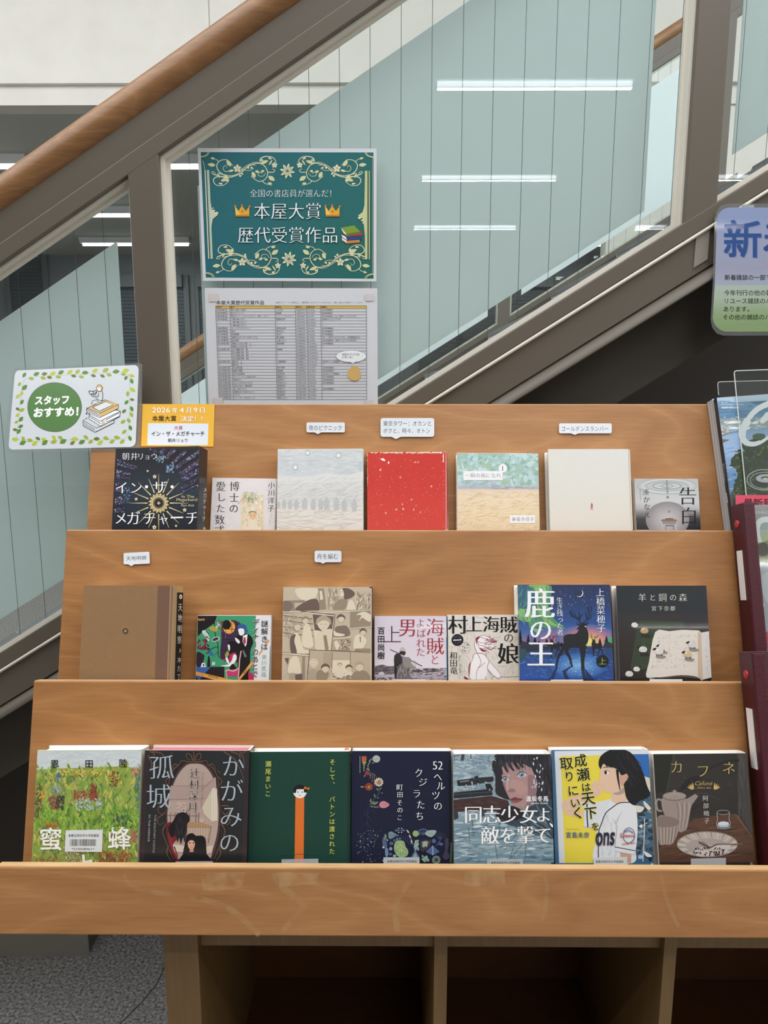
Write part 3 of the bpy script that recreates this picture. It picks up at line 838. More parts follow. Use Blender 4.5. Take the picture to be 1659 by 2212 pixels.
TIERS = ['top tier', 'middle tier', 'bottom tier']
def book(k, tl, tr, t, label, col, spine, m=M_JACKET, hard=True, yaw=0.0, edge='#efece6', seed=1, art=None, spine_art=None, inner='#e9e6e0', pages=None, radius=0.004, tagcol=None):
    """a book leaning face-out on tier k; tl/tr: the picture's top corners of its front cover, t: its thickness"""
    n = (N_B*cos(yaw) - UX*sin(yaw)).normalized()
    P0 = TOP[k] + N_B*(t*cos(yaw)+0.0006)
    TL = on_plane(tl[0], tl[1], P0, N_B)
    TR = on_plane(tr[0], tr[1], TL, n)
    ux = (TR-TL).normalized() if not yaw else (UX*cos(yaw) + N_B*sin(yaw)).normalized(); uy = n.cross(ux).normalized(); w = (TR-TL).dot(ux)
    s_led = TOP[k] + E_DN*S_LEDGE[k]
    H = (TL - s_led).dot(-E_DN) / uy.dot(-E_DN) - 0.0006 - abs(ux.dot(E_DN))*w
    O = TL - uy*H - n*t                        # lower left back corner
    root = thing('book', O + ux*(w/2) + n*(t/2), label, 'book', 'face-out books on the %s' % TIERS[k])
    b = 0.0026 if hard else 0.0006; r = min(radius if hard else 0.0015, t*.4)
    prof = [(0, t), (w-r, t)]; cols = [col]
    na = 4
    for i in range(1, na+1): a = i/na*pi/2; prof.append((w-r+r*sin(a), t-r+r*cos(a))); cols.append(spine)
    prof.append((w, r)); cols.append(spine)
    for i in range(1, na+1): a = i/na*pi/2; prof.append((w-r+r*cos(a), r-r*sin(a))); cols.append(spine)
    prof.append((0, 0)); cols.append(col)
    prof += [(0, b), (w-b-.0005, b), (w-b-.0005, t-b), (0, t-b)]; cols += [edge, inner, inner, inner, edge]
    L = len(prof)
    lo = [O + ux*x + n*z for x, z in prof]; hi = [p + uy*H for p in lo]
    faces = [[i, (i+1) % L, L+(i+1) % L, L+i] for i in range(L)]
    m_ = 2*na+3                                # caps as strips between outer and inner outline
    cap = [[0, L-1, L-2, 1], [1] + list(range(2, na+2)) + [L-2], [na+1, na+2, L-3, L-2], [na+2] + list(range(na+3, m_)) + [L-3], [m_-1, m_, L-4, L-3]]
    caps = []
    for f in cap: caps += [f, [L+i for i in f]]
    arts = []
    if art:
        A = Art(TL, n, seed); A.clip_to(TL, ux, uy, w, H); art(A); arts.append(A)
    if spine_art:
        A = Art(TL + ux*w - n*(t/2), ux, seed); A.clip_to(TL + ux*w - n*t, n, uy, t, H, .0005); spine_art(A); arts.append(A)
    build_print('cover', arts, m, root, solids=[(lo+hi, faces + caps, cols + [edge]*len(caps))])
    i = 0.003 if hard else 0.0003
    mb = MB(); mb.frame_box(O, ux, uy, n, i, w-b-.001, i, H-i, b+.0001, t-b-.0001)
    mb.build('page_block', pages or M_PAGES, root)
    return root, TL + n*(arts[0].lay*Art.STEP if arts else 0), n

def sticker(root, TL, n, name, quad, fn, base='#dfe1e4', view=None, label=None):
    """a library label stuck on a cover; quad in picture coordinates of the current close-up"""
    A = Art(TL + n*0.0001, n)
    if view: A.view(*view)
    A.poly(quad, base)
    if fn: fn(A)
    o = build_print(name, [A], M_STICK, root)
    if label: o['label'] = label
    return o
# ================================================================== the books, top tier
GOLD, INK = '#d8c48a', '#15151a'
def flower(A, x, y, r, col, n=5, mid=None):
    A.up()
    for k in range(n):
        a = 2*pi*k/n - pi/2
        A.ell(x+r*.55*cos(a), y+r*.55*sin(a), r*.48, r*.34, col, rot=a, n=10, keep=True)
    if mid: A.ell(x, y, r*.25, None, mid, n=10)
def petal(A, x, y, l, wd, ang, col, keep=True):
    """leaf shape from (x,y) along ang"""
    ca, sa = cos(ang), sin(ang)
    P = lambda u, v: (x + u*l*ca - v*wd*sa, y + u*l*sa + v*wd*ca)
    A.poly([P(0, 0), P(.2, .32), P(.5, .5), P(.8, .3), P(1, 0), P(.8, -.3), P(.5, -.5), P(.2, -.32)], col, keep)
def person(A, x, y, h, col, wd=1.0, stride=.12, head=None):
    """small standing silhouette, feet at (x,y)"""
    w_ = h*.13*wd
    A.poly([(x-w_, y-h*.80), (x+w_*.9, y-h*.80), (x+w_*1.15, y-h*.45), (x+h*stride+.03*h, y), (x+h*stride-.05*h, y), (x, y-h*.34), (x-h*stride+.04*h, y), (x-h*stride-.05*h, y), (x-w_*1.1, y-h*.45)], col)
    A.ell(x, y-h*.90, h*.075, h*.10, head or col, n=12)

def megachurch(A):
    A.view(230, 950, 470)
    A.bands(((150, 130), (100, 1340)), ((1420, 130), (1400, 1340)), [(0, '#101116'), (.2, '#1c2028'), (.5, '#2b3440'), (.8, '#222a36'), (1, '#191d26')])
    A.strokes(700, (150, 320, 1400, 1330), (8, 26), (3, 6), ['#2c3644', '#38485a', '#1d242e', '#46566a', '#20262f'], (0, 180))
    pal = ['#5e5c86', '#8082ac', '#3f3d5e', '#9ea3c6', '#54405c', '#2c2b44', '#7a6f98', '#6f3c4a', '#b8bbd6', '#46487a']
    def glassband(x0, y0, x1, y1, w0, w1, n, pal=pal):
        dx, dy = x1-x0, y1-y0; d = math.hypot(dx, dy); nx, ny = -dy/d, dx/d
        A.poly([(x0+nx*w0*.62, y0+ny*w0*.62), (x1+nx*w1*.62, y1+ny*w1*.62), (x1-nx*w1*.62, y1-ny*w1*.62), (x0-nx*w0*.62, y0-ny*w0*.62)], '#14131d')
        A.up()
        for i in range(n):
            for j in (-1, 1):
                t0, t1 = i/n, (i+.86)/n
                P = lambda t, v: (x0+dx*t+nx*v*(w0+(w1-w0)*t)*.5, y0+dy*t+ny*v*(w0+(w1-w0)*t)*.5)
                A.poly([P(t0, j*.12), P((t0+t1)/2, j*.5), P(t1, j*.95), P(t1, j*.2), P((t0+t1)/2, j*.08)], A.r.choice(pal), True)
                A.poly([P(t0, j*.55), P(t0, j), P((t0+t1)/2, j)], A.r.choice(pal), True)
    for q in ((800, 210, 880, 140, 60, 70, 4), (880, 280, 1020, 140, 60, 70, 8), (980, 360, 1190, 160, 50, 60, 10), (1030, 420, 1400, 170, 55, 60, 18), (1100, 520, 1530, 230, 70, 80, 22), (1130, 600, 1535, 370, 75, 90, 20), (1120, 730, 1530, 500, 40, 55, 18), (1140, 775, 1420, 640, 22, 30, 12),
              (450, 410, 155, 305, 26, 40, 12), (430, 440, 150, 360, 24, 40, 12), (380, 520, 150, 470, 36, 60, 9), (350, 570, 150, 540, 40, 60, 8), (240, 690, 135, 690, 90, 110, 4), (300, 740, 130, 760, 60, 60, 7), (240, 880, 125, 880, 70, 80, 4), (240, 940, 122, 945, 60, 70, 4), (260, 1050, 120, 1060, 60, 70, 5), (660, 175, 640, 140, 60, 60, 2), (730, 190, 715, 140, 50, 50, 2)):
        glassband(*q)
    A.dots(40, (740, 240, 870, 340), (6, 16), ['#6f879a', '#93a8b4', '#4d6074'])
    A.dots(50, (900, 380, 1000, 490), (6, 16), ['#6f87a6', '#93a8c4', '#4d6084'])
    A.dots(60, (250, 700, 350, 950), (5, 14), ['#4f6780', '#7388a0', '#384a5e'])
    cx, cy = 780, 945
    for k in range(16):
        a = 2*pi*k/16 + pi/2
        L = [440, 400, 430, 400][k % 4]; ca, sa = cos(a), sin(a)
        A.line([(cx+ca*190, cy+sa*190), (cx+ca*330, cy+sa*330), (cx+ca*L, cy+sa*L)], 17, '#cdb98a', 3)
        A.ell(cx+ca*178, cy+sa*178, 14, 9, '#e5d6a8', rot=a, n=10); A.ell(cx+ca*200, cy+sa*200, 10, 10, '#d8c48a', n=10)
    for k in range(32):
        a = 2*pi*k/32; A.up(); petal(A, cx+cos(a)*96, cy+sin(a)*96, 62 if k % 2 else 46, 24, a, '#d9c78f' if k % 2 else '#b79f68')
    A.ring(cx, cy, 96, 12, '#e6d9ae'); A.ring(cx, cy, 82, 8, '#8d7b52'); A.ell(cx, cy, 76, None, '#22222e'); A.ring(cx, cy, 70, 4, '#c9b57e')
    flower(A, cx, cy, 26, '#c9b888', 4, '#e8dcb4')
    for x, y, r in ((720, 550, 30), (615, 466, 18), (1375, 688, 22), (443, 885, 24), (1168, 1048, 28), (715, 1305, 32), (1038, 1285, 18), (1440, 735, 16)): flower(A, x, y, r, '#e3d6b2', 5, '#23252e')
    W = '#f4f3f4'
    for c, x, y, z in zip('朝井リョウ', (288, 415, 510, 610, 712), (246, 246, 246, 252, 246), (118, 118, 112, 100, 104)): A.char(c, x, y, z, W, 0.0, .012)
    for c, x, y, z, a in (('イ', 225, 715, 210, .98), ('ン', 440, 715, 200, .98), ('ザ', 795, 705, 235, .9)): A.char(c, x, y, z, W, 0, .02, a)
    A.ell(598, 702, 24, None, W); A.ell(980, 702, 24, None, W)
    for c, x, y, z in zip('メガチャ', (215, 400, 640, 850), (1170, 1170, 1170, 1185), (205, 225, 215, 170)): A.char(c, x, y, z, W, 0, .02)
    A.line([(960, 1162), (1145, 1158)], 22, W); A.char('チ', 1280, 1165, 225, W, 0, .02)
    A.text('In The', 1125, 825, 1310, 866, '#e3d3a2', 0, .014); A.text('Megachurch', 1048, 872, 1372, 930, '#e3d3a2', 0, .014); A.text('Ryo Asai', 1120, 960, 1305, 1004, '#e3d3a2', 0, .012)
def mega_spine(A):
    A.view(230, 950, 470)
    A.vtext('メガチャーチ', 1475, 745, 1456, 1175, 66, '#e8e6e2', 0, .012, 1.35)
    A.text('朝', 1442, 1305, 1477, 1340, '#e8e6e2')
book(0, (250, 969), (431, 969), .036, 'dark navy book with a gold sunburst and stained glass on its cover', '#1d222b', '#16181f', yaw=radians(8.2), art=megachurch, spine_art=mega_spine, seed=3, radius=.004)

def hakase(A):
    A.view(450, 1020, 610)
    A.strokes(90, (80, 150, 1500, 1270), (80, 260), (10, 40), ['#e6dfdf', '#ddd6d8', '#eae4e2'])
    A.blob([(740, 520), (820, 460), (1080, 520), (1210, 500), (1200, 620), (1250, 720), (1240, 900), (1250, 1120), (1220, 1290), (740, 1290), (720, 1000), (730, 760)], '#e6d6bf')
    A.strokes(150, (760, 520, 1220, 1280), (40, 130), (20, 60), ['#e6cfae', '#dcc4a0', '#cfd0ae', '#ecdcc6', '#e9c8a4', '#c8cfa8', '#f0e6d8'], (60, 120))
    A.strokes(150, (780, 440, 1080, 620), (14, 34), (8, 16), ['#7d9a76', '#9bb08a', '#b9c69c', '#62826a', '#c9d0a8'])
    A.strokes(60, (890, 570, 1010, 690), (14, 30), (8, 14), ['#7d9a76', '#5f7c66', '#98ab80'])
    A.line([(655, 718), (760, 610), (850, 510)], 12, '#a9816e', 7); A.line([(770, 640), (860, 655), (960, 600)], 6, '#a9816e', 4)
    A.blob([(905, 950), (930, 890), (1000, 872), (1070, 900), (1076, 950), (1060, 1010), (1010, 1050), (940, 1020)], '#e5bd92')
    A.blob([(905, 945), (925, 885), (1000, 870), (1068, 895), (1078, 948), (1050, 905), (990, 890), (940, 905)], '#84736c')
    A.blob([(900, 1290), (930, 1120), (970, 1060), (1030, 1060), (1080, 1120), (1110, 1290)], '#e9dcc6')
    for x in (950, 1030): A.ell(x, 965, 9, None, '#7b5a48')
    A.line([(975, 1048), (1015, 1048)], 8, '#c98a6a')
    A.line([(185, 420), (260, 365)], 10, '#cfa8a0', 4)
    for c, x, y, z in (('愛', 280, 318, 235), ('し', 290, 558, 215), ('た', 275, 810, 215), ('数', 255, 1060, 235), ('式', 250, 1300, 235)): A.char(c, x, y, z, '#1f1b26', 0, .018)
    for c, x, y, z in (('博', 585, 315, 230), ('士', 578, 568, 225), ('の', 570, 810, 220)): A.char(c, x, y, z, '#1f1b26', 0, .018)
    A.vtext('小川洋子', 1415, 288, 1400, 805, 160, '#1f1b26', 0, .014)
    A.text('Yoko Ogawa', 0, 0, 0, 0, '#8d8890', quad=((1412, 935), (1385, 1180), (1365, 1180), (1392, 935)))
book(0, (459, 1032), (598, 1034), .012, 'small white paperback with a watercolour boy under a tree branch', '#e4dddd', '#dbd4d4', hard=False, art=hakase, seed=4, m=M_MATTE)

def picnic(A):
    A.view(590, 955, 800)
    A.bands(((90, 120), (60, 1500)), ((1520, 120), (1540, 1500)), [(0, '#c9cdce'), (.12, '#d0d3d3'), (.3, '#cdd1d3'), (.34, '#d6d5d3'), (.6, '#d2d1cf'), (.75, '#dad6d1'), (1, '#dcd4cc')])
    A.blob([(90, 260), (400, 270), (600, 290), (800, 250), (1000, 270), (1200, 330), (1500, 310), (1500, 480), (1300, 555), (1100, 545), (900, 528), (700, 570), (450, 590), (200, 575), (85, 575)], '#c9cdd0')
    A.strokes(260, (90, 130, 1500, 560), (60, 240), (6, 18), ['#c2c7ca', '#d2d5d6', '#bfc5c9', '#dcdcd9', '#cdd0d1'], (-14, 14), fn=lambda x, y: y < 540)
    A.blob([(80, 580), (450, 595), (700, 570), (920, 530), (1120, 550), (1320, 556), (1510, 490), (1520, 660), (900, 700), (80, 720)], '#d9d7d4')
    A.strokes(260, (80, 600, 1500, 1120), (60, 220), (5, 16), ['#d6d5d3', '#cccdcd', '#e0dcd6', '#c9cbcc', '#dad8d6'], (-32, -8))
    A.strokes(140, (70, 1150, 1510, 1480), (60, 220), (5, 16), ['#e2dad1', '#d8d0c8', '#dfd6cc', '#d6d0d0'], (-24, 14))
    for x, y, r in ((590, 186, 22), (1115, 228, 25), (378, 432, 24)):
        A.ring(x, y, r*3.2, 12, '#d8dad9'); A.ell(x, y, r*2.2, None, '#c2c6c9'); A.ell(x, y, r, None, '#efefec')
    for x, h in ((95, 130), (185, 165), (290, 160), (395, 165), (540, 200), (685, 195), (815, 200), (915, 220), (1080, 230), (1215, 210), (1385, 200)):
        person(A, x, 1135 + (x-95)*.032, h, '#babdbd', 1.5, .10)
    A.line([(1455, 700), (1460, 1480)], 5, '#e8e6e2'); A.rect(1475, 330, 1505, 490, '#bfc5ca')
book(0, (600, 970), (785, 969), .027, 'pale grey hardcover printed with a row of walking silhouettes', '#d3d3d1', '#d9d7d3', m=M_CLOTH, art=picnic, seed=5, radius=.006)

def redbook(A):
    A.view(780, 960, 990)
    A.bands(((100, 130), (104, 1450)), ((1480, 135), (1480, 1450)), [(0, '#c63c33'), (.4, '#c83e36'), (1, '#cf4940')])
    A.strokes(240, (110, 150, 1440, 1440), (8, 46), (3, 9), ['#e2675c', '#e57a6e', '#dd5a50', '#e98d80'])
    A.strokes(90, (100, 128, 1440, 150), (20, 70), (8, 22), ['#f2ddd2', '#f0cfc4'], (-8, 8))
    A.strokes(50, (96, 130, 112, 700), (20, 60), (4, 10), ['#efe0d6', '#f2c9bf'], (80, 100))
    A.strokes(26, (1395, 150, 1412, 300), (20, 60), (5, 12), ['#f2d3ca'], (80, 100)); A.strokes(26, (1400, 300, 1414, 1440), (6, 24), (4, 8), ['#efa79c'], (80, 100))
    W = '#f4ede4'
    A.blob([(318, 238), (350, 250), (362, 232), (395, 250), (412, 268), (400, 285), (350, 268)], W); A.blob([(470, 285), (482, 300), (474, 330), (458, 326)], W)
    for x, y in ((700, 1020), (722, 1100), (600, 1112), (1010, 1150), (895, 1112), (665, 565), (330, 430), (920, 298), (968, 300), (420, 1170), (1190, 715), (860, 940)): A.strokes(5, (x-14, y-14, x+14, y+14), (10, 40), (5, 11), ['#efb3a6', '#f3cdc2', '#f5ddd2'])
    A.line([(1450, 150), (1452, 1450)], 9, '#f0c8c0'); A.line([(1466, 150), (1468, 1450)], 12, '#a83a48')
book(0, (793, 977), (966, 976), .025, 'worn bright red hardcover without a title', '#c83e36', '#efe4da', m=M_CLOTH, edge='#f5ede2', art=redbook, seed=6, radius=.005)

def isshun(A):
    A.view(975, 965, 1185)
    A.bands(((98, 110), (118, 1415)), ((1490, 110), (1525, 1415)), [(0, '#9fbcb2'), (.25, '#a8c4c0'), (.42, '#b4c8c6'), (.455, '#aeb0b6'), (.48, '#dccab8'), (.52, '#e6d2b6'), (.8, '#e6d0ac'), (1, '#e3caa6')])
    A.strokes(320, (110, 120, 1470, 640), (60, 190), (30, 90), ['#9fbfae', '#b7cfcf', '#a9c7c2', '#c6d6da', '#92b5a6', '#b2c9cc', '#a5bfa8', '#bcd4d2'])
    A.strokes(60, (180, 590, 780, 690), (30, 120), (10, 30), ['#b4b9c8', '#c3c3cc', '#a9b3c2'], (-20, 20))
    A.strokes(60, (600, 670, 1490, 720), (40, 160), (6, 18), ['#9ea6ae', '#c7c9c8', '#b7b3b6'], (-5, 5))
    A.strokes(300, (120, 760, 1500, 1410), (40, 150), (6, 22), ['#ead9bf', '#e0c8a2', '#ecdcc6', '#dfc49c', '#eed9bc'], (-50, 10))
    W = '#ecebec'
    A.rect(205, 415, 875, 570, W); A.ell(878, 367, 72, None, W); A.rect(995, 1170, 1430, 1303, W)
    A.line([(876, 334), (876, 402)], 11, '#332f38'); A.line([(864, 346), (876, 334)], 8, '#332f38'); A.line([(862, 403), (890, 403)], 6, '#332f38')
    A.text('一瞬の風になれ', 240, 452, 848, 528, '#54505a', 0, .01); A.text('佐藤多佳子', 1034, 1200, 1410, 1270, '#54505a', 0, .012)
    for k in range(7):
        a = radians(-105 + k*18); A.line([(878+95*cos(a), 367+95*sin(a)), (878+108*cos(a+.1), 367+104*sin(a+.1))], 9, '#41606a')
book(0, (987, 978), (1163, 979), .020, 'hardcover with a green sea above pale sand and white title strips', '#e2cdb0', '#cdd2cc', m=M_MATTE, art=isshun, seed=7)

def golden(A):
    A.view(1160, 955, 1370)
    A.bands(((190, 105), (228, 1500)), ((1550, 115), (1605, 1500)), [(0, '#dad8d3'), (.5, '#dcd8d0'), (1, '#dbd4c9')])
    A.strokes(260, (220, 130, 1540, 1480), (8, 30), (3, 6), ['#d4d1ca', '#e1ded7', '#d0ccc4', '#dfd8cc'])
    A.line([(1556, 130), (1608, 1490)], 6, '#c4beb4'); A.line([(1580, 140), (1632, 1490)], 8, '#ece8e0')
    R = '#bd5a6c'
    A.poly([(921, 1058), (948, 1058), (953, 1075), (950, 1110), (946, 1112), (956, 1158), (946, 1158), (934, 1116), (922, 1158), (912, 1158), (922, 1112), (918, 1080)], R); A.ell(934, 1046, 8, 10, '#6b5a58')
book(0, (1184, 970), (1361, 970), .030, 'cream hardcover with one tiny red man printed on it', '#dad6ce', '#e0dcd4', m=M_CLOTH, art=golden, seed=8, radius=.005)

def kokuhaku(A):
    A.view(1360, 1020, 1530)
    A.bands(((92, 140), (125, 1215)), ((1450, 145), (1510, 1215)), [(0, '#b9bcbb'), (.25, '#c2c4c5'), (.45, '#c9cacc'), (.58, '#b5b3b4'), (.66, '#8b8586'), (.78, '#3c3a3e'), (1, '#17191d')])
    A.glow(800, 1000, 460, 380, ['#c4bfc1', '#b5b0b2', '#a39d9f', '#8b8586'])
    for rx, ry, c, w in ((620, 175, '#a9aeae', 18), (520, 135, '#d4d6d5', 16), (430, 110, '#aab0ae', 22), (300, 66, '#9fa5a3', 30), (250, 46, '#dadcdb', 14), (120, 40, '#a8adab', 26)): A.ring(790, 290, rx, w, c, ry)
    A.poly([(765, 165), (800, 165), (812, 400), (818, 445), (800, 458), (782, 445)], '#8b918f'); A.ell(804, 528, 31, None, '#868b8a'); A.ell(834, 830, 27, None, '#868b8a')
    A.poly([(760, 970), (915, 970), (925, 1000), (740, 1000)], '#6a4a44'); A.poly([(690, 990), (970, 990), (1010, 1035), (655, 1035)], '#8d6a55'); A.rect(695, 1036, 975, 1095, '#8b8a88')
    A.rect(755, 1115, 935, 1135, '#6d4c3f')
    for x in (697, 745, 965, 990): A.line([(x, 1095), (x, 1215)], 10, '#c6c8c9')
    for x in (760, 930): A.line([(x, 1130), (x, 1215)], 10, '#2b2a2c')
    A.char('告', 1226, 500, 405, INK, 0, .024); A.char('白', 1252, 920, 395, INK, 0, .024)
    A.vtext('湊かなえ', 345, 420, 375, 890, 150, INK, .006, .012)
    A.text('Minato Kanae', 0, 0, 0, 0, '#a5868c', quad=((238, 345), (250, 590), (222, 590), (210, 345)))
book(0, (1370, 1034), (1508, 1034), .012, 'small grey paperback with a water ripple and a school desk', '#b9bcbb', '#8d8f90', hard=False, art=kokuhaku, seed=9)

# ================================================================== the books, middle tier
def tenchi(A):
    A.view(160, 1180, 420)
    A.strokes(500, (130, 560, 1150, 1850), (10, 40), (3, 7), ['#8d6c4c', '#94744f', '#86664a', '#9a7a58'])
    A.poly([(1155, 548), (1322, 548), (1280, 1860), (1112, 1860)], '#745645')
    A.strokes(200, (1130, 560, 1300, 1850), (8, 24), (3, 6), ['#7c5e4c', '#6c503f', '#80624e'], fn=lambda x, y: 1160-(y-550)*.033 < x < 1310-(y-550)*.033)
    A.poly([(1322, 548), (1400, 548), (1360, 1860), (1280, 1860)], '#84674e')
    A.line([(1330, 548), (1288, 1860)], 14, '#a08268'); A.line([(1372, 548), (1332, 1860)], 16, '#6a4f3e')
    A.ring(707, 1168, 30, 18, '#52402f'); A.ell(707, 1168, 18, None, '#a38a78')
def tenchi_spine(A):
    A.view(160, 1180, 420)
    A.poly([(1420, 635), (1504, 640), (1474, 1880), (1385, 1880)], '#1c1714'); A.poly([(1410, 545), (1504, 545), (1504, 640), (1420, 635)], '#b5925c')
    W = '#e9e4da'
    A.ring(1470, 696, 13, 12, W, 24)
    A.vtext('天地明察', 1464, 840, 1452, 1290, 62, W, 0, .012, 1.95)
    A.line([(1458, 1415), (1465, 1440), (1450, 1465)], 9, W, 5, 5); A.vtext('冲方丁', 1448, 1570, 1443, 1800, 50, W, 0, .01, 1.8)
book(1, (181, 1265), (375, 1265), .036, 'plain brown board hardcover with a dark spine strip', '#8f6e4c', '#a58a66', m=M_CLOTH, yaw=radians(7.5), edge='#d8b98e', art=tenchi, spine_art=tenchi_spine, seed=10)

def nazotoki(A):
    A.view(415, 1320, 600)
    G, PU, K = '#3f9a70', '#3f2a44', '#19161a'
    A.poly([(108, 90), (1235, 90), (1195, 1360), (70, 1360)], G)
    A.poly([(108, 90), (480, 90), (440, 230), (250, 360), (108, 490)], '#1d1a1e')
    for k in range(5): A.line([(150+k*60, 100), (190+k*60, 140), (150+k*60, 175)], 6, '#4b444c')
    A.strokes(40, (110, 150, 240, 185), (14, 40), (6, 14), ['#e3b46a', '#c98f4a'])
    A.blob([(570, 940), (565, 560), (570, 330), (640, 220), (780, 175), (900, 215), (950, 320), (950, 940)], PU)
    A.ell(715, 310, 118, 130, '#e8a44c'); A.ell(668, 265, 88, 92, K); A.poly([(560, 240), (620, 215), (700, 330), (600, 330)], K)
    for y in (350, 550, 750): A.line([(575, y), (940, y)], 11, K)
    A.line([(770, 190), (770, 420)], 11, K); A.line([(650, 350), (650, 530)], 9, '#77657c')
    # standing figure in a dark suit
    A.blob([(860, 700), (880, 560), (850, 500), (960, 450), (1080, 440), (1160, 520), (1180, 620), (1130, 760), (1120, 1000), (1080, 1360), (900, 1360), (880, 1000)], K)
    A.poly([(985, 480), (1075, 445), (1055, 640), (1030, 690), (980, 600)], '#eceaea'); A.poly([(1000, 510), (1030, 505), (1045, 600), (1015, 660), (985, 600)], '#b03050')
    A.blob([(890, 350), (920, 320), (1000, 330), (1010, 430), (960, 475), (915, 455), (905, 420)], '#eceaea')
    A.blob([(880, 320), (900, 270), (970, 250), (1040, 275), (1060, 340), (1080, 405), (1020, 425), (1000, 350), (930, 335), (885, 360)], '#365b92')
    A.blob([(830, 520), (870, 530), (925, 590), (900, 630), (850, 580)], '#eceaea'); A.poly([(970, 760), (1000, 755), (1060, 880), (1020, 900)], '#6d7074')
    # seated figure with long dark hair
    A.blob([(690, 640), (720, 590), (800, 580), (880, 620), (905, 720), (880, 830), (800, 780), (760, 870), (720, 800)], '#1a161c')
    A.blob([(690, 660), (720, 650), (735, 700), (725, 770), (705, 750)], '#eceaea')
    A.blob([(740, 840), (840, 810), (860, 900), (830, 1000), (790, 1040), (730, 1010), (725, 920)], '#b8305a'); A.blob([(800, 850), (850, 850), (860, 930), (790, 1040), (700, 1075), (600, 1070), (560, 1060), (700, 1030), (770, 950)], '#eceaea')
    A.blob([(650, 900), (680, 890), (720, 1000), (700, 1020), (660, 970)], '#eceaea'); A.poly([(640, 830), (690, 760), (720, 830), (680, 900), (635, 880)], '#9c9a52')
    A.poly([(570, 945), (640, 925), (655, 950), (600, 965)], '#c23a5c')
    A.blob([(730, 1090), (790, 1020), (850, 1090), (900, 1130), (860, 1180), (740, 1180)], K)
    A.blob([(670, 1180), (760, 1140), (880, 1130), (890, 1250), (700, 1265)], '#c43d6b'); A.line([(640, 1175), (700, 1140), (800, 1160), (900, 1110)], 26, '#e2a8a8', smooth=4); A.line([(950, 770), (920, 940), (895, 1300)], 22, '#e2a8a8'); A.line([(660, 1190), (675, 1300)], 18, '#e2a8a8')
    A.poly([(80, 1080), (625, 1080), (620, 1360), (70, 1360)], '#231d20'); A.poly([(80, 1082), (360, 1082), (130, 1340), (76, 1260)], '#3a62a8')
    A.blob([(85, 830), (130, 790), (200, 830), (240, 880), (180, 1060), (85, 1060)], '#2c2030')
    A.strokes(26, (110, 560, 340, 740), (50, 90), (26, 44), ['#8e2348', '#6e1c3c', '#1d1a1e', '#b8305a'])
    A.line([(430, 100), (440, 400), (500, 650), (510, 860), (560, 920)], 14, K, 12, 6); A.line([(270, 830), (400, 720), (490, 700), (500, 780), (450, 840)], 16, '#2b2b2e', 10, 5)
    A.ell(455, 545, 82, 44, '#d8d6d2', -.35); A.ell(452, 545, 66, 30, '#3a3638', -.35)
    A.poly([(300, 810), (360, 770), (450, 880), (350, 850)], '#3a62a8'); A.blob([(300, 940), (320, 860), (345, 930), (350, 1070), (295, 1070)], K)
    A.poly([(165, 1085), (190, 1005), (250, 1005), (265, 1085)], '#eceaea'); A.text('1', 215, 1025, 232, 1070, K, .03); A.poly([(385, 1045), (395, 985), (445, 990), (440, 1045)], '#eceaea'); A.text('2', 405, 1000, 430, 1035, K, .02)
    A.blob([(190, 400), (250, 375), (330, 500), (320, 590), (260, 510)], '#d8d6d2'); A.strokes(20, (200, 400, 320, 560), (20, 40), (10, 20), [K, '#8d8a88'])
    A.blob([(330, 320), (420, 290), (500, 330), (470, 400), (360, 370)], '#b59a4e'); A.strokes(16, (460, 150, 620, 380), (40, 90), (12, 24), ['#a83a52', '#d8d6d2', '#7e2640'])
    # barrier tapes
    A.poly([(75, 1170), (790, 1335), (770, 1362), (560, 1362), (70, 1240)], '#e3a04c'); A.text('立入禁止', 0, 0, 0, 0, '#c45a3a', quad=((110, 1190), (240, 1222), (232, 1258), (102, 1226))); A.text('警視庁国立署', 0, 0, 0, 0, K, .02, quad=((320, 1238), (500, 1280), (492, 1304), (312, 1262)))
    A.text('立入禁止', 0, 0, 0, 0, '#c45a3a', quad=((620, 1302), (760, 1330), (752, 1362), (612, 1338)))
    A.poly([(1500, 510), (1500, 580), (1370, 770), (1200, 1000), (930, 1330), (880, 1330), (1140, 990), (1330, 740)], '#e3a04c'); A.text('警視庁', 0, 0, 0, 0, K, .02, quad=((990, 1200), (1060, 1110), (1080, 1130), (1010, 1220)))
    A.poly([(1090, 1160), (1200, 1250), (1200, 1362), (1090, 1362)], '#b8305a')
    A.poly([(1235, 90), (1535, 90), (1500, 1362), (1195, 1362), (1215, 800)], '#e3e1e4')
    A.poly([(1395, 650), (1470, 545), (1500, 580), (1420, 700)], '#d69a4c'); A.poly([(1300, 810), (1360, 740), (1370, 770), (1290, 880)], '#d69a4c')
    A.poly([(1510, 680), (1540, 680), (1530, 1362), (1488, 1362)], '#2f6e5a')
    for d, c in ((.045, '#ecebee'), (.008, K)):
        A.vtext('謎解きは', 1405, 245, 1398, 690, 140, c, d); A.vtext('ディナーのあとで', 1238, 218, 1210, 1215, 138, c, d)
    A.vtext('東川篤哉', 1395, 885, 1385, 1225, 104, '#4d9a7a', 0, .01)
root, TL, n = book(1, (427, 1329), (586, 1329), .013, 'small green paperback with a suited figure and yellow police tape on its cover', '#e3e1e4', '#dddadd', hard=False, art=nazotoki, seed=11)
sticker(root, TL, n, 'barcode_label', [(440, 1342), (1050, 1342), (1050, 1420), (440, 1420)], None, view=(415, 1320, 600))

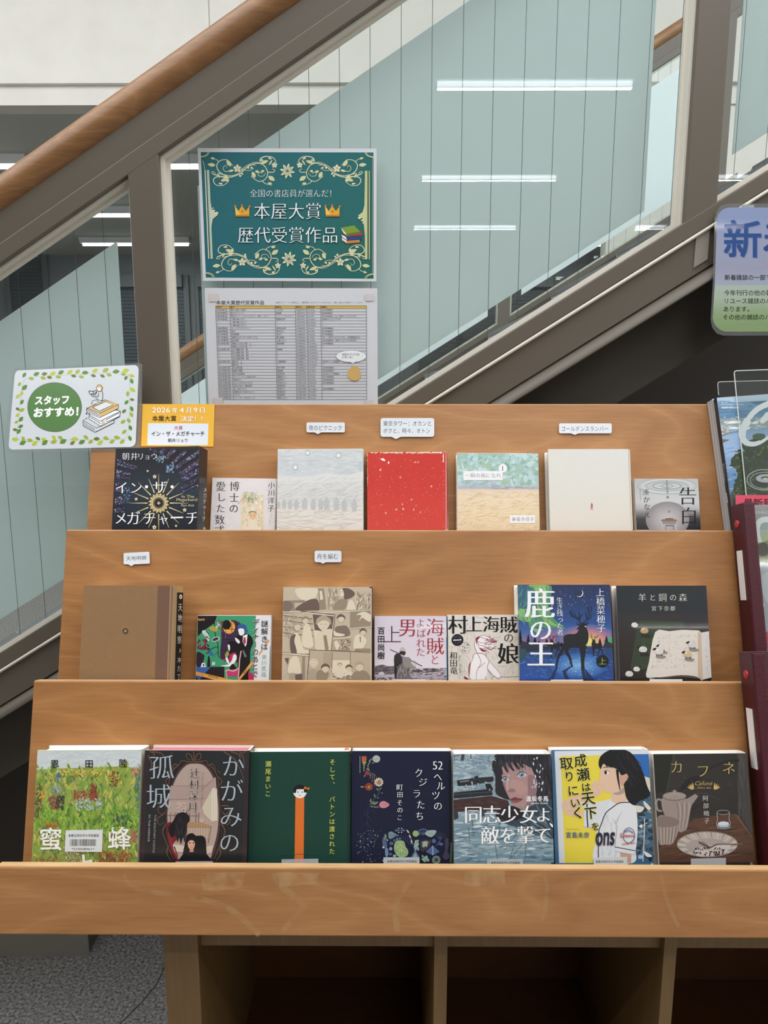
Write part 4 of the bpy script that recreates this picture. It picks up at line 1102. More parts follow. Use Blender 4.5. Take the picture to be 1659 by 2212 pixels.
def funewo(A):
    A.view(600, 1255, 820)
    B, D, L, M, S = '#bfb09a', '#6a5850', '#d8ccb4', '#94836f', '#ab9b86'
    A.poly([(90, 115), (1520, 115), (1520, 1620), (55, 1620)], B)
    A.strokes(420, (90, 120, 1510, 1610), (14, 50), (3, 8), ['#c9bba4', '#b3a48e', '#d0c4ac', '#a89983'])
    ln = lambda p, w=8, sm=4: A.line(p, w, D, None, sm)
    def head(x, y, r, hair, face='#d3c6ae', turn=1, back=False):
        A.blob([(x-r*.8, y-r*.1), (x-r*.6, y+r*.6), (x, y+r*1.05), (x+r*.6, y+r*.6), (x+r*.8, y-r*.1), (x, y-r*.8)], face)
        if back: A.blob([(x-r*.9, y), (x-r*.7, y+r*.7), (x+r*.4, y+r*.7), (x+r*.9, y), (x+r*.5, y-r*.85), (x-r*.5, y-r*.85)], hair)
        else:
            A.blob([(x-r, y+r*.2), (x-r*.9, y-r*.6), (x, y-r*1.1), (x+r*.9, y-r*.6), (x+r, y+r*.2), (x+r*.6, y-r*.25), (x, y-r*.4), (x-r*.6, y-r*.15)], hair)
            ln([(x-r*.45, y+r*.15), (x-r*.2, y+r*.12)], 6, 1); ln([(x+r*.2, y+r*.12), (x+r*.45, y+r*.15)], 6, 1); ln([(x-r*.12, y+r*.65), (x+r*.14, y+r*.65)], 5, 1)
    # upper panels
    A.blob([(300, 130), (620, 120), (650, 200), (580, 300), (430, 320), (320, 250)], L); A.blob([(280, 470), (480, 320), (640, 300), (680, 460), (600, 480)], D); A.poly([(95, 320), (440, 310), (440, 350), (95, 350)], M); A.poly([(235, 350), (270, 350), (280, 490), (240, 490)], M)
    A.blob([(90, 340), (220, 350), (230, 470), (100, 500)], '#7d6c60'); A.poly([(660, 120), (750, 120), (790, 460), (680, 470)], M); A.poly([(680, 160), (720, 160), (740, 300), (690, 310)], L)
    A.strokes(90, (820, 140, 1000, 460), (30, 110), (8, 18), [S, M, L], (70, 110)); A.strokes(70, (1270, 200, 1510, 470), (30, 90), (10, 26), [M, S, '#7d6c60', L], (70, 110))
    A.blob([(900, 480), (960, 330), (1060, 290), (1130, 300), (1120, 420), (1030, 490)], M); A.blob([(1130, 480), (1150, 340), (1220, 320), (1270, 480)], L)
    A.blob([(1040, 130), (1150, 120), (1250, 190), (1220, 260), (1100, 300), (1070, 230)], D); A.blob([(1010, 170), (1050, 130), (1080, 220), (1060, 260), (1020, 240)], L); ln([(1020, 180), (1050, 175)], 7, 1)
    A.poly([(80, 500), (1530, 460), (1530, 480), (560, 535), (80, 520)], L); A.line([(80, 520), (620, 500), (1530, 465)], 8, D)
    # shelves and the pair
    for y in (560, 640, 740, 840): A.line([(90, y), (580, y+60)], 10, D); A.strokes(26, (95, y+14, 330, y+70), (50, 70), (6, 12), [L, S, M], (80, 100))
    A.blob([(400, 1050), (420, 760), (500, 700), (560, 900), (570, 1080)], L); head(450, 640, 62, M)
    A.blob([(200, 1150), (205, 930), (260, 860), (340, 870), (420, 1100), (500, 1130), (500, 1180), (300, 1190)], L); A.blob([(210, 1160), (205, 920), (290, 870), (270, 980), (310, 1170)], D); head(320, 740, 66, S)
    # framed portrait
    A.poly([(555, 520), (935, 560), (870, 1140), (620, 1130)], L); A.poly([(565, 540), (915, 575), (880, 840), (600, 800)], D)
    A.blob([(620, 1120), (640, 860), (740, 810), (860, 780), (900, 840), (870, 1130)], '#d3c6ae'); head(745, 690, 120, S)
    A.poly([(740, 890), (790, 880), (830, 1130), (770, 1130)], M)
    for k in range(7): A.line([(752+k*8, 920+k*30), (800+k*6, 900+k*30)], 6, D)
    ln([(930, 560), (870, 1130)], 12, 1); ln([(370, 490), (935, 550)], 12, 1)
    # right panels
    A.blob([(920, 900), (940, 760), (1020, 730), (1130, 740), (1170, 880)], '#7d6c60'); head(1030, 610, 66, D); A.blob([(915, 800), (960, 840), (1090, 870), (1050, 900), (920, 890)], L)
    A.poly([(1180, 500), (1520, 490), (1520, 740), (1180, 765)], M); A.blob([(1280, 550), (1400, 500), (1520, 560), (1510, 660), (1440, 640), (1380, 600), (1320, 650), (1360, 560)], L)
    A.line([(895, 945), (1190, 920)], 16, L); A.line([(1180, 775), (1530, 745)], 14, L)
    A.blob([(1240, 1110), (1250, 930), (1310, 870), (1400, 900), (1450, 980), (1380, 1100)], L); head(1390, 830, 56, D); A.poly([(1335, 910), (1350, 905), (1352, 1000), (1340, 1000)], D); A.rect(1260, 1100, 1510, 1140, M)
    A.poly([(890, 960), (1190, 935), (1190, 1130), (880, 1130)], S); A.blob([(920, 1010), (960, 970), (1010, 1060), (960, 1120)], L); A.strokes(40, (1000, 960, 1180, 1120), (30, 70), (8, 20), [M, L, D])
    # lower panels
    A.poly([(65, 1165), (510, 1205), (500, 1225), (65, 1185)], L); A.line([(70, 1160), (510, 1200)], 8, D)
    A.blob([(165, 1490), (200, 1290), (280, 1220), (340, 1270), (380, 1490), (280, 1510)], L); A.poly([(200, 1500), (280, 1500), (320, 1620), (190, 1620)], S); A.poly([(110, 1260), (180, 1250), (165, 1360)], D); A.poly([(280, 1530), (400, 1510), (410, 1620), (290, 1620)], D); A.rect(400, 1230, 440, 1620, M)
    A.poly([(520, 1125), (1530, 1170), (1530, 1620), (480, 1620)], '#b7a790'); A.line([(520, 1122), (1530, 1165)], 12, D); A.line([(520, 1122), (480, 1620)], 12, D)
    A.poly([(740, 1160), (890, 1165), (880, 1400), (740, 1390)], S); A.poly([(890, 1290), (1180, 1290), (1180, 1500), (890, 1500)], L)
    for x in (890, 1185): A.line([(x, 1160), (x-10, 1420)], 8, D)
    A.blob([(490, 1620), (510, 1470), (580, 1430), (630, 1480), (640, 1620)], S); head(585, 1340, 74, '#cdbfa7')
    A.blob([(640, 1620), (640, 1480), (720, 1450), (830, 1500), (780, 1620)], M); head(775, 1420, 70, D)
    A.blob([(930, 1560), (950, 1430), (1010, 1400), (1060, 1430), (1070, 1560)], L); head(1010, 1370, 40, S)
    A.blob([(1090, 1560), (1110, 1480), (1200, 1470), (1220, 1560)], L); head(1160, 1420, 56, D)
    A.blob([(1200, 1620), (1230, 1500), (1330, 1460), (1450, 1480), (1510, 1620)], M); head(1330, 1390, 76, S)
    A.strokes(40, (840, 1540, 1200, 1610), (30, 80), (8, 20), [D, M, L], (-10, 10))
    A.line([(1524, 120), (1520, 1620)], 12, '#d8d0c0')
book(1, (612, 1268), (804, 1268), .022, 'sepia hardcover covered in hand-drawn comic panels', '#bfb09a', '#2a2730', m=M_MATTE, art=funewo, seed=12, edge='#efe4d0')

def kaizoku(A):
    A.view(800, 1320, 970)
    A.bands(((85, 120), (80, 1450)), ((1600, 115), (1625, 1450)), [(0, '#d5cbd8'), (.5, '#d8ced8'), (.8, '#ddd5dc'), (.82, '#c9c0c8'), (1, '#a49ba4')])
    A.blob([(85, 1190), (160, 1150), (260, 1130), (360, 1160), (500, 1175), (520, 1320), (85, 1330)], '#5d545c'); A.strokes(90, (90, 1160, 520, 1330), (30, 80), (10, 24), ['#484048', '#7a717a', '#625962', '#8d858c'], (-15, 15))
    A.strokes(190, (830, 1210, 1600, 1440), (40, 140), (8, 26), ['#6d656d', '#8f878e', '#554d55', '#b5acb3', '#a29aa1', '#c9c0c6'], (-12, 6))
    A.strokes(40, (860, 1220, 1400, 1290), (50, 120), (12, 30), ['#3f393f', '#544c54'], (-10, 10)); A.rect(85, 1335, 520, 1450, '#b5adb4'); A.strokes(40, (100, 1400, 520, 1450), (30, 70), (8, 20), ['#575057', '#8d858c', '#3f393f'], (-12, 12))
    A.blob([(180, 1300), (260, 1280), (290, 1330), (185, 1335)], '#cfc8cd')
    A.blob([(500, 1000), (520, 920), (600, 890), (680, 960), (820, 980), (860, 1060), (850, 1200), (820, 1330), (850, 1420), (640, 1430), (540, 1420), (510, 1300)], '#71696c')
    A.blob([(500, 1000), (530, 910), (600, 900), (660, 980), (670, 1090), (600, 1140), (510, 1110)], '#2c272c'); A.blob([(510, 1110), (600, 1150), (560, 1300), (545, 1420), (515, 1400)], '#1f1c20')
    A.blob([(690, 990), (800, 980), (850, 1060), (840, 1190), (760, 1210), (700, 1150)], '#8d8583'); A.strokes(60, (560, 1180, 830, 1420), (60, 160), (8, 18), ['#8f8782', '#5c5456', '#a59c95', '#463f42'], (75, 105))
    A.blob([(820, 1050), (880, 1120), (960, 1180), (940, 1210), (850, 1210)], '#8f8785'); A.ell(930, 1100, 50, 60, '#c9c0c2')
    A.blob([(610, 880), (640, 840), (740, 860), (730, 920), (690, 950), (630, 920)], '#2a262a'); A.blob([(620, 850), (630, 780), (690, 760), (730, 800), (740, 855), (680, 830)], '#bdb4b4')
    A.line([(420, 808), (720, 950)], 16, '#2e2a2c'); A.line([(860, 1040), (1090, 1162)], 16, '#2e2a2c'); A.line([(640, 920), (720, 945)], 14, '#d5ccd0')
    R = '#9e2034'
    A.char('海', 1362, 340, 400, R, .004, .016, 1.02); A.char('賊', 1368, 735, 390, R, .004, .016, 1.0); A.char('と', 1360, 1020, 215, R, 0, .014, 1.1)
    for c, x, y in zip('よばれた', (1055, 1075, 1065, 1060), (250, 465, 670, 860)): A.char(c, x, y, 210, R, 0, .012)
    A.char('男', 785, 345, 400, R, .004, .018, 1.05); A.char('上', 465, 490, 410, '#4a1d3a', 0, .004, 1.0)
    A.vtext('百田尚樹', 228, 415, 226, 935, 162, '#131116', .02)
    A.poly([(1600, 560), (1618, 560), (1630, 1450), (1612, 1450)], '#3d7fa8')
root, TL, n = book(1, (809, 1331), (965, 1331), .013, 'small pale lilac paperback with red title and a man seen from behind carrying a pole', '#d5cbd8', '#4a8db4', hard=False, art=kaizoku, seed=13)
sticker(root, TL, n, 'barcode_label', [(480, 1440), (1165, 1440), (1165, 1520), (480, 1520)], None, view=(800, 1320, 970))

def murakami(A):
    A.view(960, 1315, 1130)
    A.poly([(50, 130), (1555, 125), (1590, 1510), (65, 1510)], '#d9d2c9')
    A.strokes(200, (70, 140, 1560, 1500), (60, 160), (12, 40), ['#ddd6ce', '#d2cac1', '#dfd9d2'])
    g = '#a9a29a'
    for p in ([(640, 140), (780, 200), (860, 150)], [(400, 600), (560, 360), (440, 560)], [(500, 480), (470, 700)], [(530, 480), (640, 640)], [(600, 480), (760, 840)], [(95, 920), (160, 830), (180, 800)], [(90, 800), (240, 800)], [(280, 820), (330, 1500)], [(370, 940), (390, 1500)], [(410, 960), (430, 1420)], [(460, 980), (560, 1130)], [(450, 1060), (520, 1400)], [(1080, 600), (1180, 610), (1150, 550)], [(1000, 980), (1040, 1050), (1120, 1040), (1070, 930)], [(1110, 1215), (1340, 1200)], [(1210, 1230), (1310, 1240), (1240, 1370)], [(1440, 1150), (1260, 1420)], [(1440, 1180), (1330, 1420)], [(1460, 1200), (1420, 1420)], [(90, 1430), (220, 1300), (320, 1480)], [(330, 1420), (430, 1300), (500, 1420)], [(1460, 590), (1560, 620), (1470, 660)], [(920, 1280), (1000, 1440)], [(460, 350), (520, 310), (480, 320)]): A.line(p, 7, g, 5, 4)
    A.ring(430, 820, 115, 14, '#b3ada6'); A.strokes(36, (350, 720, 510, 900), (20, 50), (6, 12), ['#6d6866', '#8d8884'])
    A.ell(275, 658, 126, None, '#17151b'); A.strokes(60, (190, 570, 360, 750), (30, 70), (4, 8), ['#5d5a66', '#3f3c48'], (-20, 20), fn=lambda x, y: math.hypot(x-275, y-658) < 105); A.poly([(185, 655), (330, 650), (330, 630), (365, 662), (185, 672)], '#f2f0f0')
    W, R = '#ebe7e8', '#7d2b42'
    A.blob([(640, 800), (630, 690), (690, 590), (830, 565), (960, 620), (1080, 690), (1060, 740), (1000, 860), (880, 910), (700, 920)], W)
    A.blob([(590, 1060), (620, 950), (720, 940), (830, 960), (900, 1030), (960, 1110), (1190, 1400), (1160, 1470), (1040, 1410), (910, 1270), (870, 1470), (650, 1490), (540, 1470), (510, 1180)], W)
    for p in ([(690, 930), (640, 800), (635, 700), (690, 600), (830, 565), (960, 600), (940, 540)], [(680, 620), (700, 700), (740, 850), (830, 910)], [(760, 600), (900, 640), (1080, 690)], [(700, 700), (850, 720), (980, 690), (1090, 690)], [(720, 760), (860, 800), (1000, 880)], [(740, 830), (880, 860), (940, 940)], [(900, 580), (1000, 630), (1050, 600)], [(920, 740), (1060, 760)], [(860, 840), (1000, 800)], [(880, 920), (880, 1010)], [(600, 1060), (620, 960), (720, 940), (830, 960), (900, 1030), (950, 1110), (1080, 1250), (1190, 1400), (1160, 1470)], [(700, 950), (770, 1130), (690, 1300), (670, 1490)], [(940, 1110), (910, 1270), (1040, 1410), (1160, 1490)], [(600, 1080), (520, 1180), (520, 1420), (570, 1490)], [(870, 1420), (880, 1490)], [(990, 1490), (1040, 1410)], [(1160, 1440), (1400, 1440), (1590, 1420)], [(430, 1450), (540, 1490)], [(720, 1250), (860, 1130)]): A.line(p, 10, R, 6, 5)
    A.blob([(660, 640), (700, 600), (760, 590), (700, 660), (680, 760)], R); A.blob([(740, 820), (800, 850), (900, 890), (800, 900)], R); A.strokes(40, (860, 640, 1080, 860), (60, 130), (6, 14), [R, '#a0586c'], (-30, 40)); A.blob([(510, 1200), (560, 1120), (540, 1300), (530, 1420)], '#a06070'); A.poly([(425, 1420), (500, 1470), (480, 1500), (410, 1460)], R)
    K = '#131015'
    for c, x, y, z in (('村', 285, 335, 425), ('上', 625, 325, 370), ('海', 985, 325, 370), ('賊', 1355, 335, 385)): A.char(c, x, y, z, K, .010, .026)
    A.char('の', 1355, 610, 225, K, .004, .014, 1.0); A.char('娘', 1350, 945, 480, K, .010, .026)
    A.vtext('和田竜', 190, 985, 198, 1300, 172, K, .006, .018)
    A.text('Ryo Wada', 0, 0, 0, 0, '#8d8781', quad=((345, 985), (370, 1350), (300, 1350), (290, 985)))
book(1, (967, 1328), (1118, 1328), .014, 'small cream paperback with big black title and a red line drawing', '#d9d2c9', '#d2cbc2', hard=False, art=murakami, seed=14, m=M_MATTE)

def shika(A):
    A.view(1105, 1250, 1345)
    A.bands(((85, 95), (125, 1515)), ((1480, 95), (1545, 1515)), [(0, '#1c2c52'), (.2, '#1f3666'), (.4, '#254c8a'), (.5, '#3d5f98'), (.58, '#7d6a94'), (.64, '#b8707e'), (.645, '#274a86'), (.75, '#2f60a8'), (1, '#1f4488')])
    A.dots(90, (600, 130, 1450, 520), (2, 5), ['#8fa4c8', '#c8d2e4', '#5a78ac'])
    # northern lights
    A.blob([(90, 300), (150, 150), (220, 100), (560, 95), (600, 200), (560, 420), (640, 600), (760, 700), (870, 800), (640, 800), (440, 720), (280, 740), (240, 650), (110, 610), (95, 450)], '#4f8a66'); A.blob([(260, 100), (540, 100), (520, 300), (460, 480), (600, 640), (720, 720), (480, 640), (360, 400)], '#7fae62'); A.blob([(100, 480), (250, 380), (330, 520), (260, 640), (110, 600)], '#77a868'); A.strokes(70, (110, 120, 560, 620), (120, 260), (8, 26), ['#6aa070', '#8fbc72', '#437c66', '#3a6c74'], (55, 80))
    A.blob([(95, 100), (230, 95), (380, 230), (300, 420), (100, 420)], '#2c5a78'); A.strokes(30, (100, 120, 300, 420), (100, 220), (8, 26), ['#3f7a78', '#2f6474', '#4f8a74'], (100, 130))
    A.blob([(300, 740), (480, 760), (680, 790), (870, 800), (720, 810), (560, 800), (420, 830)], '#7dab6c')
    # glow of the sky line
    A.glow(700, 960, 420, 230, ['#b8707e', '#a56c86', '#7d6a94', '#4a629a'])
    A.glow(1130, 940, 480, 260, ['#ece48a', '#e0c77c', '#d19c80', '#b57a86', '#7d6a94', '#3f6099'])
    A.blob([(1380, 920), (1520, 870), (1540, 960), (1440, 1000)], '#4f9a6e')
    A.poly([(130, 1010), (1535, 1010), (1545, 1515), (125, 1515)], ['#24406e', '#2a4c84', '#1f4488', '#2450a0'])
    A.strokes(260, (130, 1040, 1520, 1510), (30, 120), (4, 12), ['#3a6cb4', '#2a58a0', '#4f80c0', '#234a90'], (-12, 12)); A.glow(1000, 1300, 420, 190, ['#7fb0dc', '#5b8cc4', '#3c70b2', '#2a569e']); A.dots(170, (700, 1160, 1260, 1440), (3, 8), ['#7fa8d4', '#4a7cba', '#9cc0e0']); A.dots(60, (140, 1120, 1500, 1500), (3, 6), ['#a8c4e4', '#6f9cd0'])
    K = '#171820'
    for x, y0, h in ((130, 1000, 250), (250, 1010, 190), (350, 1000, 140), (410, 1000, 80), (525, 1000, 110), (575, 1010, 70), (700, 1010, 80), (745, 1015, 70), (1320, 1030, 150), (1418, 1020, 180)):
        for q in range(4): A.poly([(x, y0-h*(1-.18*q)), (x+18+q*9, y0-h*(.62-.2*q)), (x-18-q*9, y0-h*(.62-.2*q))], K, q > 0)
    A.poly([(130, 980), (180, 930), (240, 960), (300, 1000), (560, 1010), (560, 1050), (300, 1090), (140, 1090)], '#232a3a'); A.poly([(1365, 1020), (1400, 940), (1470, 950), (1530, 990), (1530, 1040)], '#2a2c3a'); A.blob([(130, 1060), (210, 1060), (215, 1160), (130, 1220)], '#28484e')
    def deer(x, y, s, f=1, detail=False):
        P = lambda q: [(x+f*a*s, y+b*s) for a, b in q]
        A.blob(P([(-150, -190), (-90, -225), (30, -235), (80, -300), (130, -370), (170, -350), (215, -250), (215, -130), (170, -60), (60, -30), (-20, -30), (-100, -30), (-150, -110)]), K)
        A.blob(P([(70, -300), (40, -295), (70, -330), (95, -375), (125, -400), (175, -385), (180, -330), (120, -290)]), K)
        for e in (((75, -375), (40, -400), (55, -360), (95, -350)), ((165, -375), (225, -410), (200, -360), (160, -340))): A.poly(P(e), K)
        for lg in ([(-130, -90), (-170, 20), (-220, 90), (-250, 190), (-262, 275)], [(-80, -50), (-105, 40), (-60, 120), (-45, 190), (-20, 265)], [(100, -50), (122, 60), (125, 200), (120, 310)], [(165, -60), (150, 60), (140, 200), (155, 310)]):
            A.line(P(lg), 58*s, K, 20*s, 4)
        for an in ([(100, -385), (70, -450), (0, -490), (-35, -560), (-30, -600)], [(60, -450), (30, -500), (0, -570)], [(70, -440), (85, -520), (70, -570)], [(80, -430), (110, -500), (140, -520)], [(140, -390), (190, -440), (240, -520), (260, -590), (265, -660)], [(205, -450), (180, -530), (190, -560)], [(235, -510), (215, -600), (215, -650)], [(190, -440), (250, -470), (275, -540)], [(-10, -485), (-45, -520), (-60, -570)]):
            A.line(P(an), 15*s, K, 6*s, 4)
    deer(650, 1055, .38, -1); deer(1275, 1050, .36, -1)
    for sh in ([(670, 1310), (560, 1515), (620, 1515), (690, 1320)], [(890, 1300), (760, 1380), (800, 1515), (870, 1515), (810, 1390), (905, 1305)], [(1040, 1350), (1070, 1515), (1140, 1515), (1075, 1350)], [(1085, 1350), (1150, 1515), (1240, 1515), (1110, 1360)]): A.poly(sh, '#182850')
    deer(930, 1055, 1.0, 1)
    A.ell(1103, 713, 11, 8, '#d8d8d0')
    A.ell(1015, 217, 56, None, '#e2dfd0'); A.ell(1006, 210, 54, None, '#1d2b4e')
    W = '#eceef2'
    A.char('鹿', 425, 365, 470, W, .018, .018, 1.04); A.char('の', 435, 760, 370, W, .012, .016, .98); A.char('王', 440, 1120, 440, W, .022, .012, .98)
    A.vtext('生き残った者', 718, 325, 726, 800, 104, W, .004, .010); A.vtext('しか', 598, 360, 603, 405, 36, W)
    A.vtext('上橋菜穂子', 1325, 205, 1338, 738, 134, W, .008, .010)
    A.poly([(1358+97*cos(pi/8+k*pi/4), 1232+97*sin(pi/8+k*pi/4)) for k in range(8)], '#10121a'); A.char('上', 1358, 1232, 118, '#a8cc50', 0, .008)
root, TL, n = book(1, (1118, 1263), (1318, 1263), .034, 'blue hardcover with a dark stag under green northern lights', '#1f3a70', '#20355e', art=shika, seed=15)
sticker(root, TL, n, 'barcode_label', [(585, 1507), (1070, 1507), (1070, 1590), (585, 1590)], None, view=(1105, 1250, 1345))

def hitsuji(A):
    A.view(1315, 1250, 1555)
    A.bands(((115, 105), (150, 1515)), ((1475, 105), (1555, 1515)), [(0, '#22272b'), (.28, '#20262c'), (.3, '#2c2a2c'), (.6, '#2a2423'), (1, '#241c1b')])
    A.strokes(320, (130, 110, 1460, 510), (8, 22), (3, 6), ['#2b3238', '#1d2328', '#343b40']); A.strokes(220, (150, 520, 1480, 1500), (8, 22), (3, 6), ['#322a29', '#241e1d', '#3a3231'])
    A.poly([(440, 622), (1130, 640), (1000, 1365), (320, 1350)], '#2f3b2a'); A.strokes(180, (440, 640, 760, 1330), (20, 60), (6, 16), ['#36442e', '#2a3526', '#3d4c32'])
    A.blob([(695, 795), (900, 785), (1080, 765), (1240, 770), (1380, 805), (1395, 1100), (1410, 1505), (1300, 1460), (1080, 1440), (800, 1470), (565, 1475), (600, 1250)], '#d8cfc6', 3)
    A.poly([(1375, 805), (1510, 782), (1555, 1470), (1405, 1508)], '#cfc9c6'); A.poly([(1330, 800), (1380, 805), (1405, 1505), (1330, 1465)], '#c5ac94'); A.poly([(565, 1475), (800, 1472), (1080, 1440), (1300, 1460), (1405, 1508), (1300, 1490), (1080, 1462), (800, 1490)], '#5d4a3c')
    for r in range(6): A.strokes(46, (740-r*22, 840+r*88, 1310+r*8, 900+r*88), (8, 22), (4, 8), ['#8f8780', '#a89f98', '#7b736c'], (70, 110))
    A.strokes(30, (1440, 840, 1505, 1390), (8, 26), (4, 8), ['#8f8780', '#a09890'], (70, 110))
    def sheep(x, y, s, col, f=-1, sh='#25201e'):
        A.blob([(x-40*s, y+62*s), (x+30*s, y+50*s), (x+95*s, y+70*s), (x+70*s, y+95*s), (x-20*s, y+92*s)], sh)
        for q in (-30, -8, 22, 40): A.line([(x+q*s, y+25*s), (x+q*s, y+66*s)], 9*s, '#2a2422')
        A.blob([(x-55*s, y-8*s), (x-20*s, y-40*s), (x+35*s, y-36*s), (x+60*s, y), (x+40*s, y+36*s), (x-15*s, y+40*s), (x-50*s, y+24*s)], col)
        A.ell(x-24*s, y-22*s, 20*s, 15*s, mixc(col, '#ffffff', .35)); A.ell(x+f*62*s, y-30*s, 24*s, 15*s, '#1f1a1c', .3*f); A.ell(x+f*44*s, y-42*s, 12*s, 7*s, '#1f1a1c', .5)
    sheep(385, 690, .85, '#cfcbc8', 1); sheep(530, 775, 1.05, '#b3936a'); sheep(510, 1055, 1.05, '#c9c4bf'); sheep(415, 1350, .85, '#d0ccc8', 1); sheep(305, 1420, 1.0, '#cfcbc6', 1)
    for x, y, s, c in ((790, 1030, .95, '#cfcac6'), (750, 1085, 1.1, '#d2cdc9'), (1245, 985, 1.05, '#cbc6c4'), (1180, 1130, 1.05, '#c9b08c')): sheep(x, y, s, c, -1, '#8d857c')
    W = '#e6e2d6'
    for c, x, z in zip('羊と鋼の森', (500, 655, 805, 960, 1108), (130, 110, 132, 112, 132)): A.char(c, x, 280, z, W, 0, .008)
    for c, x in zip('宮下奈都', (675, 770, 862, 955)): A.char(c, x, 444, 78, W, 0, .012)
root, TL, n = book(1, (1331, 1265), (1526, 1265), .026, 'near-black hardcover with small sheep around an open music score', '#232528', '#1b1d20', art=hitsuji, seed=16)
sticker(root, TL, n, 'barcode_label', [(610, 1500), (1100, 1500), (1100, 1590), (610, 1590)], None, view=(1315, 1250, 1555))
# ================================================================== the books, bottom tier
def mitsubachi(A):
    A.view(60, 1600, 320)
    A.poly([(130, 145), (1570, 140), (1500, 1720), (30, 1720)], '#c9cfce')
    inside = lambda x, y: 130-(y-145)*.062 < x < 1565-(y-145)*.040
    top = lambda x, y: inside(x, y) and y > 390 - 60*abs(sin(x*.013)) + 20*sin(x*.05)
    A.strokes(180, (100, 160, 1560, 420), (60, 200), (10, 40), ['#c4cbcc', '#d0d5d3', '#bfc8ca'], (-30, 30), fn=inside)
    A.poly([(118, 400), (500, 380), (900, 370), (1300, 350), (1560, 390), (1502, 1720), (30, 1720)], '#8fa04a')
    pal = ['#84a03c', '#9cb44a', '#6f8f3a', '#b0b45a', '#5f7d3c', '#a8a050', '#c2b85c', '#7c9a4c', '#93a85a', '#6a8848']
    A.strokes(900, (60, 330, 1560, 1720), (50, 150), (14, 40), pal, (50, 130), fn=top)
    A.strokes(260, (60, 900, 1520, 1300), (70, 180), (16, 40), ['#7fa83a', '#6f9838', '#93b848', '#567c38'], (40, 140), fn=top)
    for x, y, w, h, n, c in ((360, 860, 70, 80, 60, ['#8d4a4a', '#a86058', '#7a4040']), (800, 760, 160, 60, 90, ['#96482e', '#8a5440', '#b0704a']), (910, 700, 40, 100, 50, ['#7c3428', '#94483a']), (180, 740, 50, 70, 30, ['#c8963a', '#d6a84a']), (780, 440, 400, 40, 90, ['#d0b64a', '#c99a4a', '#c8c66a']), (840, 880, 180, 80, 70, ['#a9b6b8', '#8fa0a8', '#bcc2bc']), (1200, 520, 60, 110, 60, ['#6a4a3a', '#4a3830', '#8a6a4a', '#c89a40']), (1520, 650, 30, 260, 50, ['#3f6f72', '#4a7f80', '#6a8f70']), (1480, 430, 50, 60, 20, ['#b86a60', '#c88a74']), (430, 510, 40, 60, 16, ['#3a5a8a', '#5a7a9a']), (1200, 1620, 220, 90, 130, ['#a04a38', '#8a3a30', '#c07050', '#b08040']), (260, 1660, 180, 60, 60, ['#b08a4a', '#c09a5a', '#8a6a3a']), (650, 1620, 140, 90, 60, ['#c8b894', '#b0a07a', '#988a6a']), (450, 860, 50, 90, 40, ['#3a3a34', '#4a4a3c']), (330, 1170, 80, 40, 30, ['#c08038', '#a8642c']), (1450, 1320, 40, 90, 30, ['#a85a5a', '#b87068']), (120, 850, 60, 240, 90, ['#6a5a3c', '#a89a5c', '#544a34']), (1300, 1080, 120, 120, 40, ['#2f5a4c', '#4a7a4a', '#2a4a44']), (400, 680, 60, 60, 36, ['#8a9a9a', '#a0a8a0'])):
        A.strokes(n, (x-w, y-h, x+w, y+h), (20, 80), (8, 22), c, (20, 160), fn=inside)
    A.strokes(240, (60, 420, 1540, 1700), (30, 100), (3, 7), ['#4a4434', '#5c4a38', '#3a4a30', '#d8d4b0', '#6a3a30'], (20, 160), fn=top)
    K, W = '#14120f', '#ecebe6'
    for c, x, y in (('恩', 370, 318), ('田', 845, 318), ('陸', 1315, 310)): A.char(c, x, y, 122, K, .012)
    A.char('蜜', 315, 1355, 330, W, .018); A.char('蜂', 1262, 1345, 330, W, .018)
    A.char('と', 790, 1700, 260, W, .028, 0, 1.1, .3)
    A.strokes(70, (180, 1210, 1400, 1500), (30, 80), (6, 14), ['#84a03c', '#6a3a30', '#c89a40', '#7c8a4c'], (20, 160), fn=lambda x, y: x < 440 or x > 1130)
def bars(A, x0, y0, x1, y1):
    x = x0; A.up()
    while x < x1:
        w = A.r.choice((3.2, 4.6, 8)); A.poly([(x, y0), (min(x+w, x1), y0), (min(x+w, x1)-1, y1), (x-1, y1)], '#2a292b', True); x += w + A.r.choice((3.4, 5, 7))
def lib_label(A, x0, x1, y, h=38, col='#4a484a'): A.text('倉敷芸術科学大学図書館', x0, y, x1, y+h, col, .012)
root, TL, n = book(2, (81, 1621), (306, 1620), .036, 'hardcover with a painted green meadow and a barcode label, leftmost on the bottom tier', '#b9c2a8', '#b4bfae', m=M_MATTE, art=mitsubachi, seed=17, radius=.006)
def bl(A):
    A.text('倉敷芸術科学大学図書館', 560, 1288, 980, 1328, '#3a383a', .014)
    bars(A, 580, 1358, 945, 1452); A.text('*310008961*', 605, 1478, 915, 1508, '#3a383a', .012)
sticker(root, TL, n, 'barcode_label', [(524, 1235), (1035, 1225), (1022, 1535), (508, 1530)], bl, '#d6d9db', (60, 1600, 320), 'white barcode label')

